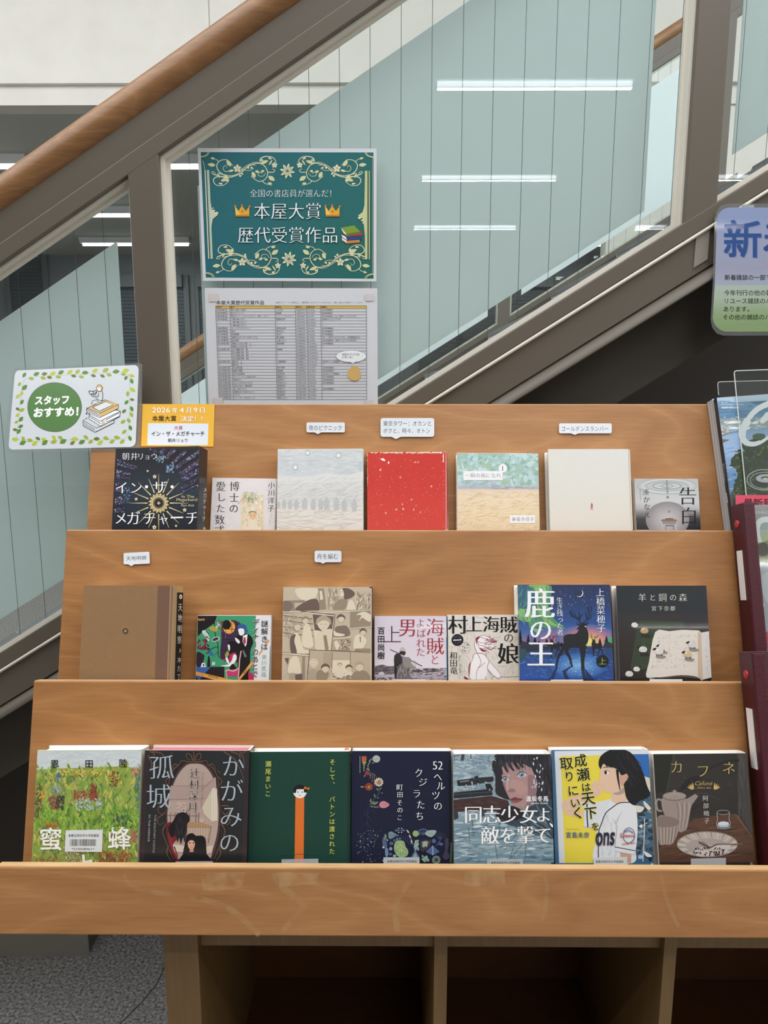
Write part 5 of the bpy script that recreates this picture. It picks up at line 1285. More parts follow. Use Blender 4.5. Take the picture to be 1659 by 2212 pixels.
def kagami(A):
    A.view(295, 1600, 555)
    A.bands(((118, 135), (35, 1710)), ((1555, 135), (1525, 1710)), [(0, '#262a2c'), (.3, '#2a2c2d'), (1, '#252526')])
    F, F2, F3 = '#4a3838', '#2a2022', '#7a5c44'
    A.poly([(118, 135), (170, 135), (100, 1710), (35, 1710)], '#352a2e'); A.poly([(1505, 135), (1555, 135), (1525, 1710), (1450, 1710)], '#332a2e')
    for p in ([(180, 150), (330, 170), (420, 240), (500, 150)], [(160, 200), (210, 330), (170, 430)], [(1200, 150), (1340, 250), (1440, 420), (1480, 560)], [(1300, 150), (1420, 200), (1400, 300), (1340, 240)], [(1420, 150), (1480, 260), (1470, 420)], [(190, 150), (250, 190), (200, 230)], [(1500, 150), (1440, 180)]): A.line(p, 26, F, 10, 5); A.line(p, 8, F3, 3, 5)
    # oval mirror with its carved frame
    A.blob([(800, 250), (960, 300), (1090, 450), (1160, 700), (1180, 1000), (1160, 1300), (1090, 1560), (1000, 1680), (600, 1690), (480, 1600), (390, 1350), (385, 1000), (430, 700), (520, 450), (650, 300)], F2)
    A.blob([(800, 280), (950, 325), (1070, 470), (1140, 720), (1160, 1000), (1140, 1280), (1070, 1540), (990, 1660), (610, 1665), (500, 1560), (420, 1330), (405, 1000), (450, 710), (540, 470), (660, 325)], F)
    A.blob([(800, 315), (930, 345), (1045, 490), (1110, 730), (1130, 1000), (1110, 1270), (1050, 1500), (980, 1640), (620, 1650), (520, 1530), (450, 1310), (425, 1000), (470, 720), (560, 490), (680, 345)], '#b09a90')
    for m_ in (-1, 1):
        X = lambda v: 790 + m_*v
        for p in ([(X(10), 300), (X(40), 200), (X(100), 180), (X(90), 250), (X(40), 270)], [(X(0), 300), (X(80), 290), (X(170), 280), (X(190), 330)], [(X(200), 330), (X(280), 400), (X(330), 520), (X(350), 660)], [(X(340), 500), (X(390), 560), (X(350), 620)], [(X(380), 900), (X(470), 900), (X(490), 980), (X(430), 1010), (X(380), 960)], [(X(400), 1000), (X(500), 1080), (X(470), 1160), (X(400), 1120)], [(X(380), 1150), (X(430), 1250), (X(380), 1400), (X(330), 1520), (X(280), 1640)], [(X(350), 1450), (X(370), 1560), (X(310), 1660)], [(X(220), 330), (X(270), 330), (X(300), 400)], [(X(330), 420), (X(370), 450)]):
            A.line(p, 36, F2, 18, 5); A.line(p, 16, '#5c4644', 6, 5); A.line([(a-5, b-5) for a, b in p], 6, F3, 2, 5)
    A.line([(790, 150), (790, 310)], 34, F2, 14); A.line([(790, 150), (790, 300)], 12, F3, 5)
    # room in the mirror
    A.poly([(470, 620), (900, 620), (1000, 560), (1090, 500), (1110, 800), (900, 800), (440, 810)], '#a9928a'); A.line([(500, 622), (960, 622)], 5, '#7d665e'); A.line([(1060, 530), (900, 680)], 6, '#7d665e')
    A.poly([(900, 920), (1060, 640), (1110, 680), (1120, 1100), (1040, 1120), (930, 1010)], '#c9bba6')
    for x in (1045, 1075, 1100): A.line([(x, 660), (x-5, 1100)], 14, '#ddd2bf')
    A.rect(555, 850, 680, 1000, '#bfaaa0'); A.strokes(26, (565, 860, 670, 990), (20, 50), (6, 12), ['#a08c84', '#8f7c74'], (-4, 4)); A.line([(440, 810), (700, 805)], 5, '#8d766e')
    for x in (470, 530, 730, 860, 820): A.line([(x, 990), (x-6, 1140)], 9, '#7a5a4c')
    A.line([(430, 1030), (560, 1030)], 8, '#7a5a4c'); A.line([(730, 1035), (860, 1035)], 8, '#7a5a4c'); A.poly([(700, 1120), (840, 1125), (1030, 1170), (1020, 1200), (700, 1190)], '#a88560')
    for k in range(9): A.line([(720+k*36, 1200), (716+k*36, 1350)], 16, '#c4ab94')
    A.line([(1025, 1180), (990, 1410)], 9, '#7a5a4c'); A.ell(900, 1100, 40, 34, '#bda898'); A.poly([(500, 1430), (680, 1450), (680, 1540), (520, 1530)], '#cfbfb0'); A.poly([(960, 1460), (1060, 1440), (1040, 1540), (970, 1560)], '#c9b8aa')
    # dark red drape with a cloaked, long-haired back at the left, a dark-haired schoolgirl below
    A.blob([(420, 1170), (480, 1130), (560, 1330), (500, 1450), (590, 1670), (520, 1610), (450, 1400)], '#6c2028')
    for p in ([(470, 1330), (500, 1480), (580, 1655)], [(440, 1260), (470, 1420), (540, 1610)], [(455, 1380), (520, 1340)]): A.line(p, 22, '#8a2c34', 8, 5)
    for p in ([(430, 1180), (540, 1320)], [(520, 1460), (570, 1600)]): A.line(p, 18, '#4a161c', 8, 4)
    A.blob([(520, 1080), (560, 1010), (640, 985), (710, 1020), (735, 1090), (700, 1150), (690, 1250), (660, 1400), (640, 1330), (610, 1430), (590, 1340), (560, 1400), (545, 1300), (480, 1330), (440, 1210)], '#1d191d')
    A.strokes(60, (520, 1020, 700, 1330), (90, 200), (4, 9), ['#332c32', '#3d353b', '#141114', '#2a2428'], (70, 115))
    A.blob([(660, 1640), (670, 1400), (700, 1300), (770, 1275), (820, 1310), (900, 1310), (950, 1360), (965, 1560), (990, 1640)], '#16141a')
    A.blob([(705, 1400), (730, 1370), (790, 1380), (805, 1420), (790, 1480), (755, 1510), (715, 1470)], '#d2a088'); A.poly([(735, 1490), (785, 1490), (785, 1540), (730, 1540)], '#c08c74')
    for x in (733, 785): A.ell(x, 1410, 11, 8, '#2a2024')
    A.line([(742, 1468), (770, 1468)], 6, '#a4605a'); A.blob([(700, 1410), (705, 1340), (760, 1310), (815, 1350), (810, 1410), (780, 1375), (730, 1375)], '#16141a')
    A.blob([(605, 1690), (620, 1590), (700, 1540), (900, 1540), (990, 1590), (1005, 1690)], '#191a1e')
    S = '#a9b4be'
    for c, x, y in (('孤', 345, 365), ('城', 305, 765)): A.char(c, x, y, 365, S, -.002, .014)
    for c, x, y, z in (('か', 1330, 350, 330), ('が', 1310, 690, 340), ('み', 1300, 1040, 330), ('の', 1280, 1400, 310)): A.char(c, x, y, z, S, -.002, .012)
    for p in ((395, 380), (260, 330), (330, 800), (1345, 1250)): A.strokes(4, (p[0]-40, p[1]-30, p[0]+40, p[1]+30), (24, 60), (4, 8), ['#262a2c'])
    for d, c in ((.04, '#cbb9ae'), (.004, '#17120f')): A.vtext('辻村深月', 805, 445, 775, 910, 148, c, d, 0 if d > .01 else .014)
    A.text('Tsujimura Mizuki', 0, 0, 0, 0, '#9a7068', quad=((925, 430), (905, 920), (880, 920), (900, 430)))
    A.text('THE SOLITARY CASTLE', 0, 0, 0, 0, '#a8aaac', quad=((272, 1020), (248, 1545), (222, 1545), (246, 1020))); A.text('IN THE MIRROR', 0, 0, 0, 0, '#a8aaac', quad=((193, 1020), (180, 1395), (152, 1395), (165, 1020)))
M_REDPG = mat('rose_pages', '#c9757c', 0.85)
root, TL, n = book(2, (313, 1620.5), (539, 1621.5), .038, 'dark hardcover with a carved oval mirror and silver title', '#26282a', '#1c1819', art=kagami, seed=18, inner='#d8d4d2', edge='#f1ece6', pages=M_REDPG)
sticker(root, TL, n, 'barcode_label', [(537, 1665), (1050, 1660), (1050, 1800), (537, 1800)], None, '#a7a9ab', (295, 1600, 555))

def baton(A):
    A.view(530, 1610, 770)
    A.strokes(500, (60, 120, 1540, 1750), (10, 40), (3, 8), ['#163a30', '#1b453a', '#143529', '#1e4a3d'], (-50, 0), fn=lambda x, y: x > 70-(y-110)*.02)
    O = '#d86f2c'
    A.poly([(748, 770), (880, 770), (870, 1780), (733, 1780)], O)
    A.ell(815, 690, 102, 100, '#e4e3e2'); A.ell(815, 690, 103, 101, '#191715', a0=180, a1=360); A.ell(815, 690, 103, 101, '#191715', a0=168, a1=192, n=6)
    A.poly([(715, 660), (770, 660), (755, 712), (716, 712)], '#191715'); A.poly([(870, 655), (918, 660), (914, 706), (876, 704)], '#191715'); A.poly([(765, 657), (870, 655), (878, 704), (756, 706)], '#e4e3e2')
    A.poly([(885, 612), (920, 635), (960, 628), (945, 672), (920, 650), (872, 655)], O)
    for x in (784, 850): A.ell(x, 698, 8, 10, '#191715')
    A.ell(815, 747, 10, 6, '#3a2a2a')
    Y = '#c9cc5e'
    A.vtext('瀬尾まいこ', 342, 278, 335, 722, 96, Y, .004); A.vtext('そして、　バトンは渡された', 1300, 250, 1292, 1582, 92, Y, .006)
    A.line([(470, 1640), (1160, 1610), (1165, 1780)], 5, '#2c5548')
root, TL, n = book(2, (539, 1624), (757, 1623), .026, 'dark green hardcover with an orange bar figure topped by a round face', '#183e33', '#143329', m=M_MATTE, art=baton, seed=19)
A_ = sticker(root, TL, n, 'barcode_label', [(540, 1702), (1090, 1692), (1090, 1830), (540, 1830)], lambda A: A.poly([(735, 1702), (872, 1700), (868, 1830), (733, 1830)], '#c9a8a4'), '#a9aeb0', (530, 1610, 770))
rb = MB()
pts = [on_plane(x, y, TOP[2] + N_B*.013, N_B) for x, y in ((745, 1620), (748, 1617), (752, 1617.5), (755, 1621))]
rb.tube(pts, .0012, 6); rb.build('ribbon_marker', mat('orange_ribbon', '#d9722e', .7), root)

def kujira(A):
    A.view(750, 1610, 990)
    A.strokes(500, (70, 100, 1560, 1740), (10, 46), (3, 8), ['#171b34', '#1c2140', '#12162a', '#20264a', '#1a2440'])
    W = '#dcdbd6'
    # flower garland
    for k in range(8): A.ell(190, 172+k*32, 8, 11, '#9aa098', n=10)
    A.ell(252, 205, 40, 48, '#7c3a34'); [A.line([(222+k*20, 165), (230+k*14, 250)], 9, '#c8764a') for k in range(4)]
    A.poly([(220, 248), (290, 248), (262, 290), (255, 390), (245, 390), (243, 290)], '#8a9a50')
    for x, y, l, a in ((330, 215, 60, 1.4), (372, 190, 60, 2.2), (330, 260, 50, 2.0), (365, 255, 44, .4), (300, 290, 44, 1.1), (290, 380, 60, -1.2), (330, 390, 60, -1.9), (270, 430, 50, 1.9), (320, 430, 46, .6)): A.up(); petal(A, x, y, l, l*.36, a, '#7b8478')
    A.ell(435, 203, 57, 54, '#a9aca8'); A.line([(390, 200), (420, 225), (440, 195), (470, 220)], 5, '#7e837f')
    flower(A, 298, 412, 32, '#a83a4a', 7); A.line([(330, 408), (390, 425), (450, 480)], 7, '#6d7c54', 5, 5)
    for k, x in enumerate((345, 375, 405)): A.line([(x, 425), (x, 500+k*55)], 9, '#8f6a5c')
    flower(A, 473, 550, 66, '#c9bfae', 10); A.ell(473, 552, 22, 26, '#b4643e'); flower(A, 325, 620, 56, '#a8482e', 12); A.ell(325, 622, 24, None, '#8d7a5c'); A.line([(200, 620), (280, 622)], 8, '#9a6a5c'); A.ell(222, 620, 26, 11, '#b8746a')
    A.line([(480, 610), (470, 720), (400, 800), (330, 890)], 7, '#5f6c54', 5, 5)
    for x, y, l, a in ((470, 680, 60, -2.3), (480, 660, 50, -.6), (500, 720, 40, -.4), (420, 780, 60, -1.9), (440, 790, 40, -.3), (360, 860, 60, -1.8), (340, 850, 60, -1.3), (350, 880, 80, -.6), (380, 890, 100, -.5), (340, 900, 60, .5), (390, 910, 60, .4), (440, 900, 50, .9)): A.up(); petal(A, x, y, l, l*.34, a, '#75806f')
    A.blob([(478, 890), (500, 845), (560, 835), (630, 885), (570, 935), (500, 930)], '#c08288'); A.line([(560, 890), (590, 860), (575, 910)], 5, '#8a4e58')
    # roots and specks
    for p in ([(310, 900), (305, 1150), (320, 1400)], [(310, 1000), (240, 1060)], [(308, 1060), (390, 1150)], [(300, 1150), (200, 1240)], [(312, 1200), (410, 1260)], [(300, 1260), (230, 1340), (180, 1370)], [(320, 1320), (420, 1420)], [(300, 1380), (225, 1460), (220, 1540)], [(345, 1300), (350, 1450)], [(255, 1340), (200, 1400)], [(270, 960), (250, 1020)], [(360, 960), (410, 1010)], [(370, 1340), (430, 1380)]): A.line(p, 6, '#39436a', 3, 4)
    A.dots(90, (140, 1260, 520, 1740), (3, 9), ['#5d6a86', '#8f9aa8', '#3f4a6a', '#a8b0b4'])
    # the whale of little shapes
    B1, B2, G1 = '#4c5f86', '#6d86a0', '#8ba890'
    A.poly([(615, 1300), (660, 1285), (770, 1350), (640, 1400), (615, 1380)], '#7a8c9a'); [A.line([(620, 1310+k*18), (760, 1350)], 4, '#4a5a74') for k in range(5)]
    for x, y, w_, h_, c in ((545, 1440, 20, 70, B1), (570, 1370, 18, 48, '#6d8070'), (575, 1500, 22, 80, B1), (590, 1600, 26, 70, B2), (600, 1415, 11, 12, '#b8bdb4'), (540, 1522, 15, 17, '#c4c8bc'), (660, 1465, 32, 26, B1), (650, 1545, 24, 26, '#8d97b4'), (645, 1625, 26, 22, B1), (705, 1420, 18, 20, B1), (745, 1400, 14, 18, B2), (785, 1395, 14, 14, B2), (708, 1650, 28, 20, G1), (535, 1720, 10, 14, '#a8aea4')): A.ell(x, y, w_, h_, c, n=16)
    A.blob([(720, 1440), (790, 1420), (850, 1440), (870, 1510), (910, 1570), (900, 1640), (840, 1670), (760, 1660), (700, 1560)], '#90ac7c'); A.blob([(760, 1500), (810, 1480), (830, 1560), (790, 1610), (750, 1560)], '#a9bc72')
    for p in ([(720, 1450), (790, 1520), (900, 1580)], [(850, 1450), (790, 1520), (720, 1600)], [(790, 1520), (800, 1660)], [(700, 1550), (800, 1600), (890, 1640)]): A.line(p, 5, '#5d7a6a')
    A.line([(625, 1500), (650, 1420), (740, 1360), (850, 1400), (960, 1500)], 8, '#2f3852', 6, 6)
    for k in range(7): A.line([(770+k*32, 1320+k*8), (775+k*34, 1400+k*18)], 6, '#3a456a')
    A.poly([(705, 1270), (740, 1248), (775, 1270), (740, 1292)], B1); A.poly([(805, 1270), (838, 1248), (872, 1270), (838, 1292)], B1); A.line([(760, 1270), (820, 1270)], 6, B2); [A.ell(x, y, 9, None, '#c9ccc4', n=10) for x in (770, 813) for y in (1241, 1299)]
    for x, y, l, a in ((885, 1260, 70, .9), (925, 1330, 70, 1.2), (955, 1400, 80, 1.4)): A.up(); petal(A, x, y, l, 24, a, '#b5bab4')
    A.ell(1022, 1318, 46, None, '#8fa86e'); A.poly([(1065, 1285), (1100, 1320), (1065, 1350)], B1)
    for k in range(7): a = radians(-150+k*20); A.line([(1135, 1340), (1135+85*cos(a), 1340+85*sin(a))], 6, B1); A.ell(1135+90*cos(a), 1340+90*sin(a), 9, None, '#7f93c4', n=8)
    A.blob([(1160, 1320), (1220, 1270), (1330, 1275), (1300, 1340), (1240, 1370)], '#93a8a4'); [A.line([(1200+k*30, 1290), (1240+k*25, 1350)], 4, '#657c80') for k in range(3)]
    for k in range(8): a = radians(-140+k*16); A.line([(1390, 1410), (1390+70*cos(a)-10, 1410+80*sin(a)), (1390+110*cos(a), 1400+120*sin(a))], 6, '#454a6c', 4, 4)
    A.dots(34, (1000, 1420, 1070, 1560), (12, 20), ['#8ba890', '#7c96a0', '#a2b4a0']); A.blob([(1100, 1430), (1250, 1420), (1220, 1520), (1110, 1590)], '#3a3440'); A.dots(22, (1125, 1440, 1205, 1510), (12, 18), ['#a2b09a', '#8b9c8c'])
    A.poly([(1275, 1490), (1380, 1590), (1280, 1645), (1170, 1590)], B1); A.poly([(1265, 1500), (1285, 1500), (1292, 1640), (1268, 1640)], '#7d97b4'); A.ell(1295, 1430, 30, 34, '#4c5f96'); A.ell(1400, 1475, 34, 22, '#4c5f96'); A.line([(1330, 1500), (1390, 1420)], 6, '#7d8fb4')
    A.blob([(1460, 1400), (1500, 1390), (1520, 1480), (1500, 1580), (1530, 1660), (1480, 1715), (1425, 1660), (1460, 1560)], '#3f3a52'); A.poly([(1015, 1560), (1080, 1670), (955, 1670)], '#5a708c'); A.poly([(1015, 1600), (1050, 1670), (985, 1670)], '#8fa4a4'); flower(A, 1330, 1710, 64, '#7c8c80', 9); A.ell(1330, 1712, 20, None, '#343c4a'); A.dots(22, (1120, 1650, 1210, 1730), (12, 20), ['#8ba890', '#6d8a80']); A.poly([(1545, 1450), (1565, 1450), (1560, 1750), (1530, 1750)], '#4a5c50')
    for c, x, y, r in (('ヘ', 1355, 470, .12), ('ル', 1400, 605, .05), ('ツ', 1325, 745, -.05), ('の', 1355, 905, 0)): A.char(c, x, y, 138, '#eeeceb', 0, .016, 1.05, r)
    A.text('52', 1282, 240, 1424, 362, '#eeeceb', 0, .02)
    for c, x, y, r in (('ク', 1070, 410, -.05), ('ジ', 1130, 550, .05), ('ラ', 1038, 720, -.02), ('た', 1098, 885, 0), ('ち', 1082, 1055, 0)): A.char(c, x, y, 136, '#eeeceb', 0, .016, 1.05, r)
    for c, x, y, z in (('町', 783, 625, 104), ('田', 788, 735, 96), ('そ', 785, 855, 96), ('の', 788, 965, 96), ('こ', 783, 1078, 92)): A.char(c, x, y, z, '#eeeceb', 0, .016)
root, TL, n = book(2, (760, 1622), (975, 1622.5), .022, 'navy hardcover with a flower garland and a whale made of small shapes', '#171b33', '#141728', m=M_MATTE, art=kujira, seed=20)
sticker(root, TL, n, 'barcode_label', [(542, 1672), (1080, 1672), (1080, 1830), (542, 1830)], lambda A: lib_label(A, 598, 1036, 1714), '#bfc1c2', (750, 1610, 990))

def doshi(A):
    A.view(970, 1615, 1210)
    A.bands(((48, 95), (75, 1715)), ((1525, 95), (1570, 1715)), [(0, '#7f93a0'), (.2, '#93a6b0'), (.35, '#8799a4'), (.55, '#8ba0aa'), (.7, '#6d8896'), (.85, '#829ca8'), (1, '#6f8c9a')])
    A.strokes(260, (60, 110, 760, 1000), (60, 200), (14, 50), ['#8b9faa', '#9db0b8', '#74899a', '#b0bfc4', '#7e929e'], (-20, 20))
    A.strokes(300, (70, 1080, 1560, 1700), (60, 220), (10, 36), ['#8ba4ae', '#5f7c8c', '#a8bac0', '#7590a0', '#c0ccd0', '#4f6d80', '#93aab4'], (-14, 10))
    A.poly([(185, 95), (235, 95), (215, 195), (175, 195)], '#3a4248'); A.line([(325, 95), (328, 170)], 14, '#4a5258'); A.line([(60, 130), (160, 110)], 9, '#3f4a54'); A.line([(80, 110), (75, 240)], 9, '#4a5a66', 3); A.line([(600, 120), (585, 190), (620, 230)], 7, '#4a5a66', 4, 4)
    # rifle
    A.poly([(62, 780), (640, 720), (880, 790), (900, 850), (860, 980), (620, 940), (70, 960)], '#3e2c2c'); A.strokes(50, (90, 790, 820, 930), (80, 200), (8, 18), ['#4a3434', '#352626', '#553c3a'], (-8, 6)); A.poly([(70, 670), (560, 620), (640, 640), (650, 710), (70, 760)], '#23272c'); A.line([(75, 700), (640, 660)], 8, '#4d555c')
    A.poly([(540, 540), (620, 540), (650, 600), (665, 640), (560, 620)], '#1d2024'); A.poly([(118, 488), (320, 462), (330, 560), (130, 575)], '#23272b'); A.poly([(320, 460), (480, 445), (660, 430), (668, 505), (500, 530), (330, 560)], '#282c31'); A.poly([(160, 500), (300, 482), (300, 505), (165, 520)], '#70787e'); A.ell(420, 505, 44, 48, '#191b1f'); A.ring(420, 505, 34, 6, '#4d555c'); A.poly([(365, 425), (435, 415), (435, 455), (370, 460)], '#1d2024'); A.line([(372, 425), (420, 420)], 8, '#8b9298')
    # face and bob
    A.blob([(640, 290), (680, 130), (760, 95), (1100, 90), (1520, 95), (1560, 300), (1540, 760), (1480, 830), (1300, 860), (1180, 800), (900, 780), (740, 720), (690, 640), (690, 430)], '#26252c')
    SK, SK2, SK3 = '#a88584', '#8d6c70', '#c09a94'
    A.blob([(790, 300), (900, 220), (1150, 260), (1260, 330), (1320, 480), (1300, 700), (1240, 840), (1160, 910), (1050, 920), (960, 860), (900, 740), (840, 640), (800, 500)], SK)
    A.blob([(1180, 420), (1310, 470), (1300, 700), (1230, 850), (1120, 910), (1180, 760)], SK2); A.blob([(900, 560), (960, 480), (1100, 520), (1180, 620), (1080, 700), (960, 640)], '#b28c88'); A.blob([(800, 520), (830, 540), (880, 700), (960, 840), (900, 760), (840, 640)], SK2)
    A.blob([(870, 420), (905, 420), (880, 560), (900, 640), (860, 640), (855, 590)], SK3); A.blob([(875, 640), (940, 610), (1000, 640), (960, 665), (910, 665)], SK2)
    for x, y, r in ((1085, 405, 40), (838, 470, 34)):
        A.blob([(x-r*1.8, y+r*.3), (x-r*.5, y-r), (x+r*.9, y-r*.8), (x+r*2, y-r*.2), (x+r, y+r*.8), (x-r*.6, y+r)], '#c3b8b8'); A.ell(x, y, r, None, '#7693a4'); A.ell(x, y, r*.42, None, '#1f2730'); A.ell(x-r*.3, y-r*.3, r*.18, None, '#e6ecee'); A.line([(x-r*1.8, y+r*.3), (x-r*.5, y-r*1.05), (x+r*.9, y-r*.9), (x+r*2.1, y-r*.2)], 12, '#3a2c30', 7, 4)
    A.blob([(920, 770), (980, 740), (1040, 755), (1105, 765), (1050, 810), (970, 825), (930, 800)], '#6d3c3e'); A.blob([(930, 790), (1000, 780), (1100, 768), (1040, 815), (970, 828)], '#8a5452'); A.line([(925, 775), (1000, 785), (1100, 767)], 6, '#4a2a2e')
    for p in ([(720, 120), (700, 300), (760, 460)], [(790, 110), (760, 260), (800, 400)], [(840, 100), (830, 260), (880, 370)], [(900, 100), (900, 240), (970, 350)], [(980, 100), (980, 220), (1040, 320)], [(1060, 100), (1060, 220), (1110, 300)], [(1140, 100), (1150, 220), (1220, 290)], [(1200, 110), (1260, 300), (1330, 500)]): A.line(p, 84, '#232228', 20, 5)
    A.strokes(70, (700, 120, 1240, 300), (100, 220), (4, 10), ['#3a3940', '#4a4a52', '#1a191e'], (75, 105)); A.strokes(90, (1320, 140, 1530, 780), (120, 260), (5, 12), ['#37363d', '#1a191e', '#45444c'], (75, 100))
    # coat
    A.blob([(760, 1090), (900, 1040), (1080, 1000), (1200, 880), (1400, 830), (1550, 800), (1570, 1330), (1400, 1290), (1200, 1260), (1000, 1180), (860, 1140)], '#2f3e4a'); A.strokes(60, (1000, 900, 1550, 1300), (100, 240), (8, 22), ['#3c4e5c', '#26323c', '#556a78', '#7a8c96'], (20, 70)); A.blob([(700, 980), (900, 870), (1080, 930), (1120, 1040), (900, 1090), (740, 1060)], '#241f24')
    A.poly([(70, 960), (130, 960), (140, 1050), (75, 1080)], '#2c343c'); A.blob([(480, 940), (560, 950), (500, 1040)], '#30404e')
    for x0, x1, y0 in ((345, 365, 1070), (690, 725, 1440), (755, 750, 1100), (1000, 830, 1300), (1090, 900, 1450), (1150, 1140, 1430), (290, 310, 1190), (960, 880, 1500)): A.line([(x0, y0), (x1, y0+230)], 8, '#3f5260', 5)
    A.strokes(20, (1230, 110, 1410, 640), (30, 66), (14, 26), ['#d2d8dc', '#b8c2c8'], (60, 120)); A.dots(60, (80, 150, 700, 640), (5, 12), ['#b4c2c8', '#c8d2d6'])
    W = '#f1f1f1'
    for c, x, y, z in (('同', 362, 1000, 290), ('志', 640, 995, 290), ('少', 905, 1000, 290), ('女', 1190, 1000, 290), ('よ', 1412, 1000, 250)): A.char(c, x, y, z, W, .010, .018)
    A.blob([(1500, 1125), (1545, 1150), (1560, 1190), (1530, 1180)], W)
    for c, x, y, z in (('敵', 612, 1305, 290), ('を', 878, 1310, 270), ('撃', 1148, 1300, 290), ('て', 1400, 1305, 280)): A.char(c, x, y, z, W, .010, .018)
    A.text('逢坂冬馬', 1150, 722, 1482, 806, W, .016); A.text('AISAKA TOUMA', 1226, 820, 1476, 842, W, .02)
root, TL, n = book(2, (978, 1629), (1190, 1629), .032, 'grey-blue hardcover with a dark-haired sniper and white title', '#7d919c', '#34424c', art=doshi, seed=21)
sticker(root, TL, n, 'barcode_label', [(565, 1662), (1105, 1662), (1105, 1790), (565, 1790)], lambda A: lib_label(A, 625, 1058, 1702), '#aab4b8', (970, 1615, 1210))

def naruse(A):
    A.view(1180, 1605, 1430)
    A.poly([(70, 95), (1470, 95), (1575, 1720), (130, 1720)], '#3f6c90')
    A.poly([(118, 115), (1465, 95), (1570, 1720), (185, 1720)], '#d8d9dd')
    Y = '#e2cf48'
    A.poly([(205, 190), (930, 172), (1290, 165), (1370, 800), (1400, 1720), (268, 1720)], Y)
    A.poly([(1200, 160), (1475, 158), (1545, 1720), (1210, 1720)], '#3f5f78'); A.poly([(1200, 160), (1475, 158), (1500, 540), (1290, 430)], '#2f66ac')
    A.strokes(60, (1290, 800, 1520, 1700), (60, 160), (30, 80), ['#3a5468', '#27323c', '#55728a', '#7c8c98', '#22303a', '#4a6478'], (-30, 30)); A.poly([(1380, 470), (1480, 500), (1510, 720), (1420, 640)], '#cfc8b8'); A.blob([(1260, 900), (1400, 920), (1360, 990), (1290, 980)], '#d6cfbc'); A.blob([(1400, 830), (1500, 930), (1460, 960), (1400, 880)], '#d6cfbc')
    A.line([(1410, 1080), (1400, 1440), (1385, 1700)], 12, '#cfd2c8'); A.poly([(1325, 1195), (1375, 1160), (1375, 1225)], '#e2e2da'); A.line([(1380, 1190), (1450, 1140)], 9, '#cfd2c8'); A.blob([(1400, 1550), (1520, 1620), (1440, 1630)], '#d8dadc'); A.rect(1320, 1610, 1380, 1660, '#9db4d4')
    SK, SK2 = '#dcbaa0', '#c89c84'
    # raised arm of the reader in a white shirt
    A.blob([(220, 900), (260, 830), (400, 760), (620, 700), (700, 640), (780, 700), (700, 780), (560, 850), (420, 980), (560, 980), (540, 1050), (400, 1060), (270, 1010)], SK); A.line([(310, 970), (420, 960), (520, 900)], 9, SK2, 5, 4)
    A.poly([(480, 850), (760, 840), (930, 800), (900, 960), (760, 1100), (720, 1230), (535, 1210), (545, 980)], '#d3d5d9'); A.line([(585, 870), (585, 1040), (598, 1210)], 18, '#22263c', None, 4); A.line([(535, 1200), (740, 1228)], 5, '#6d7078')
    A.blob([(920, 820), (1000, 790), (1140, 790), (1240, 860), (1290, 960), (1310, 1180), (1300, 1400), (1280, 1540), (1240, 1720), (700, 1720), (710, 1400), (760, 1100), (860, 950)], '#d9dadd')
    A.blob([(1010, 1100), (1100, 960), (1040, 1080), (990, 1240)], '#b6bcc2'); A.strokes(18, (800, 1000, 1000, 1250), (80, 180), (10, 24), ['#c6cad0', '#cfd3d8'], (60, 100)); A.strokes(14, (720, 1480, 1000, 1700), (80, 180), (10, 26), ['#c9cdd2'], (70, 110))
    A.poly([(935, 720), (1110, 690), (1180, 820), (1000, 870), (930, 830)], SK); A.blob([(940, 690), (1110, 640), (1110, 720), (1000, 745)], '#a9968f')
    A.line([(1200, 850), (1050, 860), (940, 930), (850, 1010), (790, 1160), (750, 1300), (748, 1700)], 14, '#22263c', None, 5)
    A.poly([(1000, 1470), (1270, 1530), (1270, 1610), (990, 1550)], '#d9dadd'); A.line([(985, 1490), (1275, 1545)], 12, '#22263c'); A.line([(985, 1555), (1275, 1605)], 5, '#6d7078'); A.line([(1020, 1180), (1000, 1330), (985, 1500)], 6, '#6d7078', None, 4); A.poly([(1060, 1570), (1220, 1600), (1215, 1720), (1060, 1720)], SK2)
    # head in profile with a black bob
    A.blob([(780, 380), (830, 300), (1000, 280), (1120, 400), (1110, 600), (1050, 690), (930, 720), (850, 700), (815, 650), (800, 560), (765, 530), (765, 490)], SK)
    A.blob([(640, 620), (690, 550), (760, 545), (860, 540), (855, 600), (800, 690), (740, 770), (680, 700)], SK); [A.line([(665+k*45, 600-k*8), (700+k*45, 650-k*10)], 7, SK2, 4) for k in range(4)]; A.line([(720, 640), (760, 700), (720, 740)], 6, SK2, 4, 4)
    A.ell(865, 425, 34, 26, '#e9e4e0'); A.ell(852, 425, 18, 26, '#1d1a1e'); A.line([(825, 410), (870, 395), (910, 410)], 9, '#1d1a1e', 5, 4); A.line([(820, 350), (920, 345)], 12, '#2a2426', 7)
    H = '#17171c'
    A.blob([(750, 300), (780, 190), (900, 105), (1060, 90), (1200, 130), (1310, 260), (1380, 430), (1440, 600), (1490, 740), (1420, 800), (1340, 830), (1250, 890), (1150, 790), (1110, 600), (1050, 420), (980, 360), (900, 340), (820, 300), (780, 370)], H)
    for p in ([(830, 180), (780, 280), (785, 370)], [(860, 170), (850, 290), (880, 345)], [(930, 160), (910, 280), (940, 360)], [(1020, 380), (1030, 520), (1060, 680)], [(1200, 500), (1300, 700), (1400, 830)], [(1150, 560), (1220, 760), (1280, 890)], [(1300, 400), (1410, 640), (1450, 800)], [(1280, 250), (1380, 440), (1460, 700)]): A.line(p, 46, H, 8, 5)
